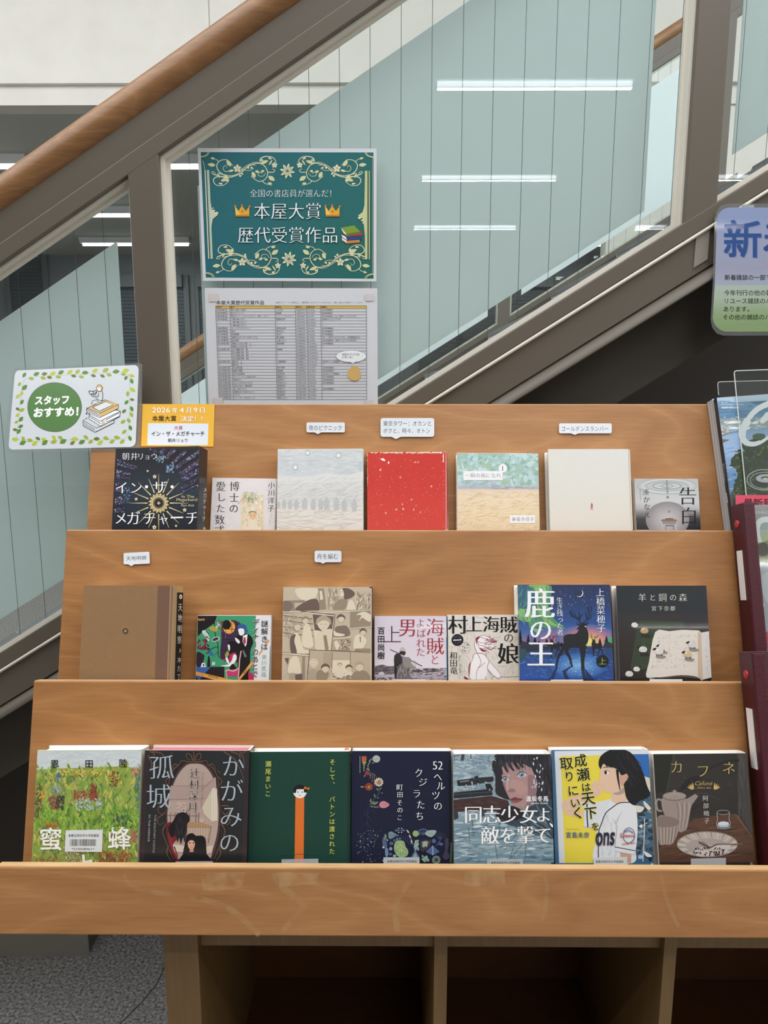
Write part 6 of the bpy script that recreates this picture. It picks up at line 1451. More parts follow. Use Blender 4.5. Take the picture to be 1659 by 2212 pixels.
    A.blob([(1100, 460), (1160, 440), (1175, 500), (1130, 560), (1090, 620), (1050, 560), (1060, 470)], SK2); A.strokes(26, (1000, 160, 1350, 600), (120, 240), (4, 9), ['#33343c', '#3c3034', '#2a2b33'], (40, 75))
    K = '#16140f'
    for d, c in ((.05, '#ebe27c'), (.014, K)):
        for ch, x, y, z in (('成', 490, 250, 190), ('瀬', 530, 450, 195), ('は', 570, 630, 140), ('天', 600, 790, 205), ('下', 640, 1000, 190), ('を', 705, 1195, 125)): A.char(ch, x, y, z, c, d, 0, 1.0, -.12)
        for ch, x, y, z in (('取', 290, 290, 195), ('り', 330, 475, 160), ('に', 385, 680, 170), ('い', 415, 855, 150), ('く', 455, 1000, 190)): A.char(ch, x, y, z, c, d, 0, 1.0, -.12)
    A.text('宮島未奈', 285, 1275, 618, 1362, '#2f5a8a', .008); A.text('Miyajima Mina', 290, 1228, 478, 1248, '#8a8340')
    A.text('ons', 0, 0, 0, 0, '#22263c', .03, quad=((712, 1290), (985, 1285), (970, 1460), (712, 1470)))
    A.ring(1185, 1325, 84, 9, '#4a5c84', 108); [A.line([(1120, 1270+k*8), (1180, 1240+k*12), (1250, 1290+k*5)], 6, '#4a5c84', 4, 4) for k in range(3)]; A.line([(1120, 1400), (1180, 1440), (1250, 1380)], 8, '#4a5c84', 5, 4)
    A.text('Lions', 0, 0, 0, 0, '#b84a52', .02, quad=((1070, 1290), (1265, 1310), (1265, 1350), (1065, 1355))); A.text('Saitama Seibu', 0, 0, 0, 0, '#b84a52', .02, quad=((1085, 1440), (1275, 1415), (1275, 1440), (1090, 1462)))
root, TL, n = book(2, (1191, 1620), (1401, 1619), .022, 'yellow hardcover with a black-haired reader in a white shirt and bold slanted title', '#3f6c90', '#d4d5d8', art=naruse, seed=22)
sticker(root, TL, n, 'barcode_label', [(678, 1645), (1160, 1632), (1165, 1790), (680, 1790)], lambda A: lib_label(A, 708, 1105, 1682), '#cfd1d0', (1180, 1605, 1430))

def cafune(A):
    A.view(1400, 1605, 1659)
    A.bands(((80, 150), (145, 1650)), ((1390, 150), (1475, 1650)), [(0, '#2c2a29'), (.3, '#312e2d'), (.55, '#2c2a29'), (.62, '#3a302b'), (1, '#2a211e')])
    A.poly([(80, 150), (340, 150), (250, 690), (100, 690)], '#22241f'); A.line([(365, 160), (250, 690)], 34, '#383a33', 14)
    A.poly([(1230, 150), (1390, 150), (1460, 1320), (1320, 1060)], '#464240'); A.strokes(40, (1250, 200, 1430, 1000), (200, 400), (12, 30), ['#504c4a', '#413d3b', '#4a4644'], (84, 92))
    A.line([(1260, 240), (1060, 260), (860, 350), (700, 430)], 40, '#242222', 14, 5); A.blob([(420, 660), (520, 520), (640, 460), (740, 480), (640, 560), (520, 640)], '#232121'); A.line([(700, 480), (900, 520)], 30, '#262423', 10); A.line([(640, 700), (800, 700), (1000, 790)], 14, '#444140', 6, 5); A.line([(600, 930), (760, 830), (760, 820)], 26, '#242222', 10)
    A.poly([(150, 1470), (430, 1200), (640, 1050), (900, 1010), (1190, 980), (1330, 1130), (1455, 1330), (1475, 1650), (145, 1650)], '#563b2f'); A.strokes(120, (300, 1060, 1400, 1640), (120, 320), (8, 22), ['#5f4335', '#4a3228', '#6a4a3a', '#42302a'], (-14, 4), fn=lambda x, y: y > 1010 + abs(x-1000)*.3); A.poly([(1190, 980), (1240, 1000), (1460, 1320), (1440, 1310)], '#6d5040')
    P1, P2, P3 = '#93857e', '#b5a9a2', '#6c5f59'
    # teapot
    A.line([(205, 800), (130, 780), (115, 860), (140, 930), (190, 940)], 26, P1, None, 5)
    A.blob([(200, 760), (360, 800), (530, 770), (600, 830), (580, 960), (540, 1170), (490, 1220), (420, 1220), (240, 1010), (190, 880)], P1); A.poly([(540, 770), (650, 705), (695, 735), (610, 850), (560, 960)], P1); [A.line([(400+k*34, 830), (420+k*28, 980), (410+k*22, 1180)], 9, P2 if k % 2 else P3, 5, 5) for k in range(6)]
    A.ell(365, 738, 166, 62, P3); A.ell(365, 732, 160, 56, P1); [A.line([(365+150*cos(a), 735+50*sin(a)), (365, 690)], 5, P2, 2) for a in [k*.45 for k in range(8)]]; A.blob([(340, 690), (345, 655), (380, 650), (392, 685)], P1)
    # bowl
    A.blob([(130, 1030), (300, 1015), (430, 1070), (415, 1230), (340, 1390), (240, 1405), (150, 1380)], P1); A.blob([(128, 1030), (280, 1015), (425, 1070), (400, 1140), (250, 1165), (132, 1150)], '#7c6e68'); [A.line([(150+k*24, 1180-k*2), (165+k*19, 1385)], 8, P2 if k % 2 else P3) for k in range(11)]
    # glass
    A.ell(1045, 1190, 100, 24, '#2a2423'); A.ell(1043, 1130, 80, 46, '#aab4be'); A.ell(1043, 1165, 96, 34, '#6a6f76', a0=0, a1=180); A.ring(1040, 960, 86, 7, '#9a9896', 30); A.line([(952, 970), (960, 1060), (950, 1120), (970, 1190)], 8, '#a9a9aa', None, 4); A.line([(1126, 960), (1118, 1060), (1138, 1110), (1120, 1185)], 8, '#a9a9aa', None, 4); A.ell(1043, 1112, 74, 26, '#c9d0d8')
    # plate, fork and crumbs
    A.ell(820, 1415, 432, 172, '#3a2b26'); A.ell(820, 1402, 425, 180, '#8f867f'); A.ell(820, 1400, 410, 166, '#b0a59d'); A.ell(820, 1430, 300, 110, '#a09690')
    for k in range(26):
        a = 2*pi*k/26; A.line([(820+410*cos(a), 1400+166*sin(a)), (820+300*cos(a+.1), 1430+108*sin(a+.1))], 16, '#c9bfb7' if k % 2 else '#857a73', 5)
    A.blob([(640, 1480), (800, 1430), (1080, 1400), (1140, 1450), (1000, 1540), (760, 1570), (660, 1550)], '#bdb6b4')
    A.strokes(90, (620, 1440, 1060, 1570), (16, 50), (10, 24), ['#33211d', '#4a2a24', '#241614', '#5c2c2a'], fn=lambda x, y: (x-830)**2/48400+(y-1500)**2/4900 < 1); A.strokes(8, (740, 1480, 860, 1540), (60, 110), (10, 20), ['#cfc4b6'], (120, 160))
    A.line([(700, 1370), (800, 1420), (870, 1440), (980, 1400), (1310, 1405)], 24, '#5a4a44', 16, 5); [A.line([(705+k*22, 1385-k*12), (800+k*12, 1435-k*8)], 7, '#4a3c38', 5) for k in range(3)]; A.line([(980, 1392), (1310, 1398)], 6, '#8a7a72')
    A.dots(16, (380, 450, 1180, 660), (2, 5), ['#a89a70'])
    G = '#c2a765'
    A.char('カ', 395, 330, 195, G, 0, .012, 1.0, -.04); A.char('フ', 760, 385, 200, G, 0, .012, 1.0, -.04); A.char('ネ', 1118, 345, 200, G, 0, .012, 1.0, .03)
    A.text('Cafuné', 0, 0, 0, 0, G, -.006, quad=((660, 530), (900, 530), (880, 585), (640, 585))); A.text('Akiko Abe', 0, 0, 0, 0, G, 0, quad=((685, 608), (880, 608), (868, 630), (672, 630)))
    for m_ in (-1, 1):
        for k in range(4): a = radians(-100+k*24); A.up(); petal(A, 770+m_*140+m_*k*4, 645, 100-k*4, 20, pi/2 - m_*(pi/2+a+.55) - pi/2 if False else (-pi/2 + m_*(.15+k*.32)), G)
    for c, x, y in (('阿', 793, 765), ('部', 800, 868), ('暁', 808, 972), ('子', 812, 1075)): A.char(c, x, y, 82, '#ddd9d4', 0, .012)
root, TL, n = book(2, (1411, 1629), (1614, 1627), .024, 'dark brown hardcover with a teapot, a plate and gold title letters', '#2c2a29', '#8d8580', art=cafune, seed=23, radius=.006)
sticker(root, TL, n, 'barcode_label', [(592, 1600), (1075, 1588), (1080, 1760), (592, 1760)], None, '#a9a8a8', (1400, 1605, 1659))
# ================================================================== magazines and binders at the right
M_ACR = clear_mat('clear_acrylic', '#f6f8f7', refl=0.45, rough=0.05, haze=0.015)
M_ACR_E = mat('acrylic_edge', '#c9cfcc', 0.15)
M_LEATHER = noise_mat('maroon_leatherette', '#3f0d18', '#4a1120', 500, 0.42, bump=0.15)
M_THREAD = mat('maroon_thread', '#74344a', 0.7)
M_RED = mat('red_snap', '#b02a2c', 0.35)

def slab_frame(k, tl, tr, off, width):
    P = TOP[k] + N_B*off
    TL, TR = on_plane(*tl, P, N_B), on_plane(*tr, P, N_B)
    ux = (TR-TL).normalized(); uy = N_B.cross(ux).normalized()
    H = (TL - (TOP[k]+E_DN*S_LEDGE[k])).dot(-E_DN) - abs(ux.dot(E_DN))*width - 0.0008
    return TL, ux, uy, H
def magazine(k, tl, tr, off, t, width, label, cover, spine, art=None, seed=1, group=None, below=0.0, pages=None):
    TL, ux, uy, H = slab_frame(k, tl, tr, off, width); H -= below
    O = TL - uy*H - N_B*t
    root = thing('magazine', O + ux*(width/2) + N_B*(t/2), label, 'magazine', group)
    A = Art(TL, N_B, seed); A.clip_to(TL, ux, uy, width, H)
    if art: art(A)
    s = [box_solid(O, ux, uy, N_B, 0, width, 0, H, t-.0006, t, cover), box_solid(O, ux, uy, N_B, 0, width, 0, H, 0, .0006, cover),
         box_solid(O, ux, uy, N_B, 0, .0007, 0, H, .0006, t-.0006, spine)]
    arts = [A]
    if art and hasattr(A, 'spine_fn'):
        B = Art(O + uy*H + N_B*(t/2), -ux, seed); B.clip_to(O + uy*H, N_B, uy, t, H); A.spine_fn(B); arts.append(B)
    build_print('cover', arts, M_JACKET, root, solids=s)
    mb = MB(); mb.frame_box(O, ux, uy, N_B, .0009, width-.0005, .0004, H-.0004, .0007, t-.0007); mb.build('page_block', pages or M_PAGES, root)
    return root

M_STACKED = page_mat('layered_page_edges', '#77767a', '#d9d6d2', 520)
# older issue behind: only its page edges show
MW = 0.225
TL, ux, uy, H = slab_frame(0, (1538, 862), (1649, 854), .0195, MW)
O = TL - uy*H - N_B*.0181
r_ = thing('magazine', O + ux*(MW/2) + N_B*.009, 'thick magazine showing only layered page edges behind the bay view magazine', 'magazine', 'magazines on the right end')
mb = MB(); mb.frame_box(O, ux, uy, N_B, .0006, MW-.0006, .0004, H-.0004, .0006, .0179); mb.build('page_block', M_STACKED, r_)
mb = MB(); mb.frame_box(O, ux, uy, N_B, 0, MW, 0, H, .0180, .0185); mb.frame_box(O, ux, uy, N_B, 0, MW, 0, H, 0, .0005); mb.build('cover', mat('plain_cover', '#b9bcc0', .4), r_)

def bay(A):
    A.view(1520, 790, 1659); A.vs = 6.849
    A.poly([(190, 470), (1200, 400), (1200, 2600), (480, 2600)], '#4d6a86')
    A.bands(((190, 470), (205, 560)), ((1200, 400), (1200, 500)), [(0, '#c3d2de'), (1, '#a9bfd2')])
    A.blob([(195, 560), (330, 520), (480, 545), (640, 530), (800, 575), (960, 540), (1200, 520), (1200, 900), (230, 900)], '#6f94b4'); A.blob([(205, 640), (350, 600), (600, 680), (900, 640), (1200, 660), (1200, 860), (225, 860)], '#5a82a4'); A.strokes(70, (220, 600, 1200, 800), (60, 160), (10, 30), ['#6189a8', '#527a9c', '#6c93b0'], (-12, 8))
    A.bands(((225, 780), (236, 960)), ((1200, 780), (1200, 960)), [(0, '#7f97a4'), (.5, '#93a3a4'), (1, '#8fa9bc')]); A.strokes(150, (235, 760, 1200, 950), (30, 110), (6, 18), ['#b9b5a8', '#8d8f88', '#d5d8d6', '#6f8088', '#a89f90', '#e2e4e2'], (-16, 4))
    for q in ([(320, 860), (400, 820), (560, 815), (540, 850)], [(700, 855), (760, 815), (820, 830), (780, 865)], [(300, 930), (420, 905), (700, 915), (660, 945)]): A.poly(q, '#e4e6e6')
    v = lambda x, y: (x*6.849/5.295, (y-0)*6.849/5.295 + (920-790)*6.849)
    q = lambda *p: [v(*a) for a in p]
    A.bands((v(200, 60), v(330, 900)), (v(1300, 0), v(1300, 900)), [(0, '#7f9cc0'), (.3, '#93aed0'), (.6, '#5f86ae'), (1, '#4f7494')])
    A.strokes(120, (240, 1060, 1000, 2000), (60, 200), (6, 20), ['#8aa8cc', '#7797bc', '#9db6d4', '#6a8eb4'], (-8, 4))
    A.strokes(90, (v(195, 20)[0], v(0, 20)[1], v(300, 0)[0], v(0, 110)[1]), (20, 60), (6, 14), ['#9a948a', '#c9c5bc', '#6d7274', '#b9aea0'], (-14, 10)); A.poly(q((205, 150), (270, 155), (300, 160), (240, 185), (210, 195)), '#6d6a5c'); A.line(q((205, 115), (300, 80), (400, 65)), 14, '#5f6a6c', 8)
    D = ['#2f3d2a', '#3d4c30', '#55613a', '#23301f', '#48562f', '#657040']
    A.blob(q((430, 220), (480, 180), (700, 130), (1300, 110), (1300, 900), (360, 900), (340, 720), (390, 560), (350, 480), (290, 455), (310, 440), (320, 370), (400, 310), (470, 300)), '#303c2a')
    A.strokes(420, (v(320, 0)[0], v(0, 170)[1], v(1000, 0)[0], v(0, 860)[1]), (26, 70), (14, 34), D, (0, 180), fn=lambda x, y: x > v(350, 0)[0] + max(0, (v(0, 320)[1]-y))*.8)
    A.blob(q((560, 110), (620, 85), (700, 100), (680, 150), (580, 150)), '#4a5c40'); A.poly(q((690, 400), (740, 380), (790, 400), (770, 440), (700, 440)), '#39404a')
    A.blob(q((280, 830), (330, 760), (345, 720), (350, 900), (290, 900)), '#4a4a42')
    cx, cy = v(690, 600); A.ring(cx, cy+20, 250, 12, '#b9bcb8', 150); A.ring(cx+10, cy+30, 215, 10, '#a4a8a4', 120); A.ell(cx+20, cy, 140, 62, '#b4b7bb'); A.ell(cx+20, cy-6, 66, 26, '#5d5248'); A.ell(cx+20, cy+6, 40, 12, '#d8d6d2')
    # white masthead letter
    A.line([(1000, 690), (850, 800), (890, 790), (1000, 700)], 30, '#dfe2e6', 10)
    W = '#dfe2e6'
    A.line([(1120, 480), (960, 560), (800, 640), (680, 760), (600, 900), (565, 1030), (600, 1130), (680, 1165), (800, 1150), (900, 1100), (1000, 1020)], 92, W, 40, 6)
    A.line([(560, 980), (575, 1060), (640, 1140), (740, 1160), (840, 1130)], 96, W, 60, 5); A.line([(660, 800), (580, 940), (570, 1040)], 116, W, 110, 5)
    A.blob([(835, 800), (900, 720), (930, 690), (1000, 690), (1000, 760), (900, 840), (850, 845)], W)
    A.text('カーサ', 262, 528, 350, 556, '#dfe8f0'); A.text('Life Design Magazine', 262, 560, 595, 588, '#e6ecf2'); A.text('casabrutus.com', 262, 596, 522, 632, '#eef2f6', .02)
    A.poly(q((345, 800), (800, 790), (800, 900), (350, 900)), '#4d6a5c')
    def sp(B):
        B.view(1520, 790, 1659); B.vs = 6.849
        v5 = lambda x, y: (x*6.849/5.295, y*6.849/5.295 + (920-790)*6.849)
        B.poly([(138, 480), (192, 475), (150+90, 960), (190, 960)], '#232326'); B.text('BRUTUS', 0, 0, 0, 0, '#b9bcc0', quad=(v5(222, 640), v5(212, 430), v5(236, 430), v5(246, 640)))
        B.poly([v5(222, 768), v5(262, 764), v5(280, 880), v5(240, 882)], '#c9ccd0')
    A.spine_fn = sp
# ---- clear acrylic display cover around the two issues
def plate(mb, TL, ux, uy, w, h, t): mb.frame_box(TL - uy*h, ux, uy, N_B, 0, w, 0, h, -t, 0, 0, .0006)
def rim(mb, TL, ux, uy, w, h, t, r=.0009):
    c = TL - N_B*(t/2)
    mb.tube([c - uy*h, c - uy*.004, c - uy*.001 + ux*.001, c + ux*.004, c + ux*w], r, 6)
magazine(0, (1548, 859), (1659, 851), .0325, .0115, MW, 'glossy magazine with a bay view, black spine and big white letter', '#3c566e', '#1c1c20', bay, 31, 'magazines on the right end')
acr = thing('acrylic_cover', TOP[0] + UX*.55 + E_DN*.27 + N_B*.02, 'clear acrylic display cover around the bay view magazine', 'display cover')
TL, ux, uy, H = slab_frame(0, (1586, 801), (1659, 798.5), .0365, .2)
b = MB(); plate(b, TL, ux, uy, .2, H, .0018); fp = note_origin(b.build('front_plate', M_ACR, acr))
b = MB(); rim(b, TL + N_B*.0002, ux, uy, .2, H-.001, .0018); b.build('polished_edge', M_ACR_E, fp)
A = Art(TL + N_B*.0002, N_B); A.view(1520, 920, 1659); A.vs = 5.295
A.poly([(364, 792), (1000, 788), (1000, 1200), (372, 1200)], '#cf5064'); A.text('最新号', 460, 832, 780, 925, '#1d1416', .02)
build_print('label_strip', [A], M_PAPER, acr)
TL, ux, uy, H = slab_frame(0, (1550, 825), (1659, 822), .0009, .22)
TL = TL + N_B*.0
b = MB(); b.frame_box(TL - uy*H, ux, uy, N_B, 0, .22, 0, H, -.0007, 0.0002); bp_ = note_origin(b.build('back_plate', M_ACR, acr))
b = MB(); rim(b, TL + N_B*.0001, ux, uy, .22, .022, .0005, .0006); b.build('polished_edge', M_ACR_E, bp_)

# ---- maroon magazine binders
def binder(k, tl, tr, off, t, label, lab, width=.235):
    TL, ux, uy, H = slab_frame(k, tl, tr, off, width)
    O = TL - uy*H - N_B*t
    root = thing('magazine_binder', O + ux*(width/2) + N_B*(t/2), label, 'binder', 'maroon magazine binders')
    fw = .0165
    b = MB(); b.frame_box(O, ux, uy, N_B, -.0012, .0012, 0, H, .001, t-.001, 0, .0008); sp = note_origin(b.build('spine', M_LEATHER, root))
    b = MB(); b.frame_box(O, ux, uy, N_B, 0, width, 0, H, 0, .0024, 0, .0008); b.build('back_cover', M_LEATHER, root)
    b = MB(); b.frame_box(O, ux, uy, N_B, 0, fw, 0, H, t-.0024, t, 0, .0008); fr = note_origin(b.build('front_frame', M_LEATHER, root))
    b = MB(); y = .006
    while y < H-.004: b.frame_box(O, ux, uy, N_B, fw-.0026, fw-.0020, y, y+.0032, t, t+.0003); y += .0056
    x = .004
    while x < fw-.004: b.frame_box(O, ux, uy, N_B, x, x+.003, H-.0030, H-.0025, t, t+.0003); x += .005
    b.build('stitching', M_THREAD, fr)
    b = MB(); b.frame_box(O, ux, uy, N_B, fw-.001, width, 0, H+.0008, t-.0034, t-.0026); b.build('clear_window', M_ACR, root)
    # parts on the spine, found on its outer face
    c = O + uy*(H-.029) + N_B*(t*.47) - ux*.0013
    b = MB(); b.tube([c + ux*.0005, c - ux*.0012, c - ux*.0020], [.0062, .0060, .0040], 20); b.tube([c - ux*.0016, c - ux*.0023], [.0036, .0028], 16); b.build('snap_button', M_RED, sp)
    M_LAB = bpy.data.materials.get('label_white') or mat('label_white', '#e6e3df', .35)
    b = MB(); b.frame_box(O, ux, uy, N_B, -.0026, -.0011, H-lab[1], H-lab[0], t*.27, t*.68, 0, .0003); b.build('spine_label', M_LAB, sp)
    return TL, ux, uy, H, O
TL, ux, uy, H, O = binder(1, (1605, 1086), (1659, 1084.6), .0405, .0385, 'maroon binder with a clear front and white spine label on the middle tier', (.068, .140))
def blur_cover(A):
    A.view(1560, 1070, 1659); A.vs = 7.4706
    A.poly([(470, 110), (2000, 110), (2000, 3200), (700, 3200)], '#b9bbc0')
    A.bands(((480, 120), (520, 560)), ((1600, 110), (1600, 560)), [(0, '#8d8784'), (.5, '#a39f9d'), (1, '#9fb0ac')])
    A.blob([(520, 760), (640, 640), (900, 600), (1300, 700), (1300, 1250), (900, 1200), (700, 1180), (560, 1180)], '#8a8a58'); A.blob([(540, 840), (680, 760), (760, 860), (700, 980), (580, 960)], '#4f4a3a'); A.blob([(520, 520), (580, 560), (560, 700), (520, 700)], '#7fb0b0'); A.blob([(700, 560), (760, 700), (620, 760), (540, 700)], '#b4b89a')
    A.blob([(560, 1180), (800, 1120), (1300, 1200), (1300, 2100), (700, 2300)], '#b4b6bd'); A.blob([(640, 1300), (900, 1260), (900, 1700), (700, 1700)], '#c9cbd0'); A.blob([(560, 1780), (640, 1700), (680, 1790), (600, 1830)], '#f2f2f0')
    A.text('のために手', 505, 250, 800, 300, '#eceae8'); A.line([(600, 760), (560, 600), (580, 460), (660, 395), (780, 400), (860, 470), (860, 640), (800, 760)], 92, '#e6e6e8', None, 6)
    # pink strip further down
    A.view(1480, 800, 1659); A.vs = 3.162
    A.poly([(510, 1786), (900, 1780), (900, 1888), (518, 1896)], '#cb5566'); A.text('最新号', 566, 1812, 700, 1870, '#1d1416', .02)
W2 = .205
def inner_mag(k, O, ux, uy, H, label, art, seed):
    c = O + ux*.004 + uy*.0015 + N_B*.0040; h = H-.004; t = .024
    root = thing('magazine', c + ux*(W2/2) + N_B*(t/2), label, 'magazine', 'magazines on the right end')
    A = Art(c + N_B*t, N_B, seed); A.clip_to(c + uy*h + N_B*t, ux, uy, W2, h); art(A)
    build_print('cover', [A], M_JACKET, root, solids=[box_solid(c, ux, uy, N_B, 0, W2, 0, h, t-.0006, t, '#b9bbc0'), box_solid(c, ux, uy, N_B, 0, W2, 0, h, 0, .0006, '#b9bbc0')])
    b = MB(); b.frame_box(c, ux, uy, N_B, .0006, W2-.0006, .0004, h-.0004, .0007, t-.0007); b.build('page_block', M_PAGES, root)
inner_mag(1, O, ux, uy, H, 'pale blurred magazine inside the middle maroon binder', blur_cover, 41)
TL, ux, uy, H, O = binder(2, (1626, 1411.5), (1659, 1410.5), .0405, .0385, 'maroon binder at the right end of the bottom tier', (.073, .150))

# ================================================================== cards on the tier boards
def card(name, k, lift, quad_shape, label, cat, fn, m=M_LAMI, base='#dadde2', view=(0, 0, 1659), vs=None, thick=.0008, group=None, N=None, P=None, pad=True):
    """flat card: outline in close-up coordinates on a tier board (or on any plane P, N)"""
    N = N or N_B; P = P or TOP[k] + N*lift
    A = Art(P, N, 5); A.view(*view)
    if vs: A.vs = vs
    A.lay = 0.0
    top = [A.w(p) for p in quad_shape]; bot = [p - N*thick for p in top]; n = len(top)
    c = sum(top, Vector())/n
    root_o = c
    faces = [list(range(n)), list(range(2*n-1, n-1, -1))] + [[i, n+i, n+(i+1) % n, (i+1) % n] for i in range(n)]
    A.lay = 2.0
    fn(A)
    o = build_print(name, [A], m, None, root_o, solids=[(top+bot, faces, [base]*len(faces))])
    ORIG[o.name] = Vector(root_o); tag(o, label, cat, group)
    if pad and lift > .0013:
        b = MB(); x = Vector((1, 0, 0)); y = N.cross(x)
        b.frame_box(c, x, y, N, -.006, .006, -.004, .004, -lift+.0001, -thick-.00005); b.build('sticky_pad', M_WHITE, o)
    return o
def rrect(x0, y0, x1, y1, r, tip=None, dy=0.0):
    """rounded box with an optional speech-bubble tip on its lower edge"""
    q = []
    for cx, cy, a in ((x1-r, y0+r+dy, -90), (x1-r, y1-r+dy, 0), (x0+r, y1-r, 90), (x0+r, y0+r, 180)):
        q += [(cx + r*cos(radians(a+t)), cy + r*sin(radians(a+t))) for t in (0, 30, 60, 90)]
        if tip and a == 0: q += [(tip[0]+tip[2], y1+dy*.5), (tip[0], tip[1]), (tip[0]-tip[2], y1+dy*.2)]
    return q
GB = 'speech bubble title cards'
T = '#3b3c42'
card('title_card', 0, .0032, rrect(662, 912.5, 745, 934, 3.4, (686.5, 938, 7)), 'white speech bubble card reading 夜のピクニック above the pale grey hardcover', 'card', lambda A: A.text('夜のピクニック', 667, 918.5, 738, 930, T), group=GB)
def tokyo(A): A.text('東京タワー：オカンと', 828, 909, 931.5, 920.5, T); A.text('ボクと、時々、オトン', 828, 925, 929, 936, T)
card('title_card', 0, .0032, rrect(822, 903, 938, 943.5, 5, (855.5, 948.5, 10)), 'white two-line speech bubble card reading 東京タワー above the red hardcover', 'card', tokyo, group=GB)
card('title_card', 0, .0032, rrect(1207.5, 914.5, 1321.5, 936, 3.4, (1241.5, 939.5, 8)), 'white speech bubble card reading ゴールデンスランバー above the cream hardcover', 'card', lambda A: A.text('ゴールデンスランバー', 1213, 920.5, 1314, 931.5, T), group=GB)
card('title_card', 1, .0032, [(268.5, 1194.5), (320, 1191.8), (322.5, 1193), (323.5, 1216), (322, 1217.4), (290, 1219), (283.5, 1222.8), (277, 1219), (268.8, 1219), (267, 1217.3), (267, 1196)], 'white slanted speech bubble card reading 天地明察 above the brown board hardcover', 'card', lambda A: A.text('天地明察', 0, 0, 0, 0, T, quad=((272.5, 1202), (316.5, 1200.2), (316.5, 1209.3), (272.5, 1211.3))), group=GB)
card('title_card', 1, .0032, rrect(679.5, 1189.5, 737.5, 1214.5, 4, (697.5, 1217.8, 6)), 'white speech bubble card reading 舟を編む above the sepia comic hardcover', 'card', lambda A: A.text('舟を編む', 685, 1196, 730, 1208, T), group=GB)

def award(A):
    A.view(295, 865, 475)
    A.poly([(228, 452), (1432, 460), (1418, 890), (212, 888)], '#d6dae2')
    W = '#fbf3e2'
    for wt, c in ((.045, '#d98a2e'), (.014, W)):
        A.text('2026', 312, 142, 665, 242, c, wt); A.text('年', 708, 145, 822, 248, c, wt); A.text('4', 862, 145, 940, 240, c, wt); A.text('月', 985, 145, 1085, 250, c, wt); A.text('9', 1138, 145, 1212, 242, c, wt); A.text('日', 1262, 148, 1358, 245, c, wt)
        A.text('決定！！', 880, 308, 1312, 415, c, wt)
    A.text('本屋大賞', 312, 302, 790, 412, '#1b1512', .006); A.text('大賞', 748, 505, 915, 582, '#b83a5a', 0)
    A.text('イン・ザ・メガチャーチ', 298, 612, 1350, 712, '#1d1c26', .008); A.text('朝井リョウ', 625, 755, 1015, 832, '#24232c')
card('award_card', 0, .0012, [(120, 70), (1553, 76), (1530, 920), (90, 910)], 'yellow card with a date and award notice above the navy sunburst book', 'card', award, m=M_PAPER, base='#e3ae3c', view=(295, 865, 475), pad=False)

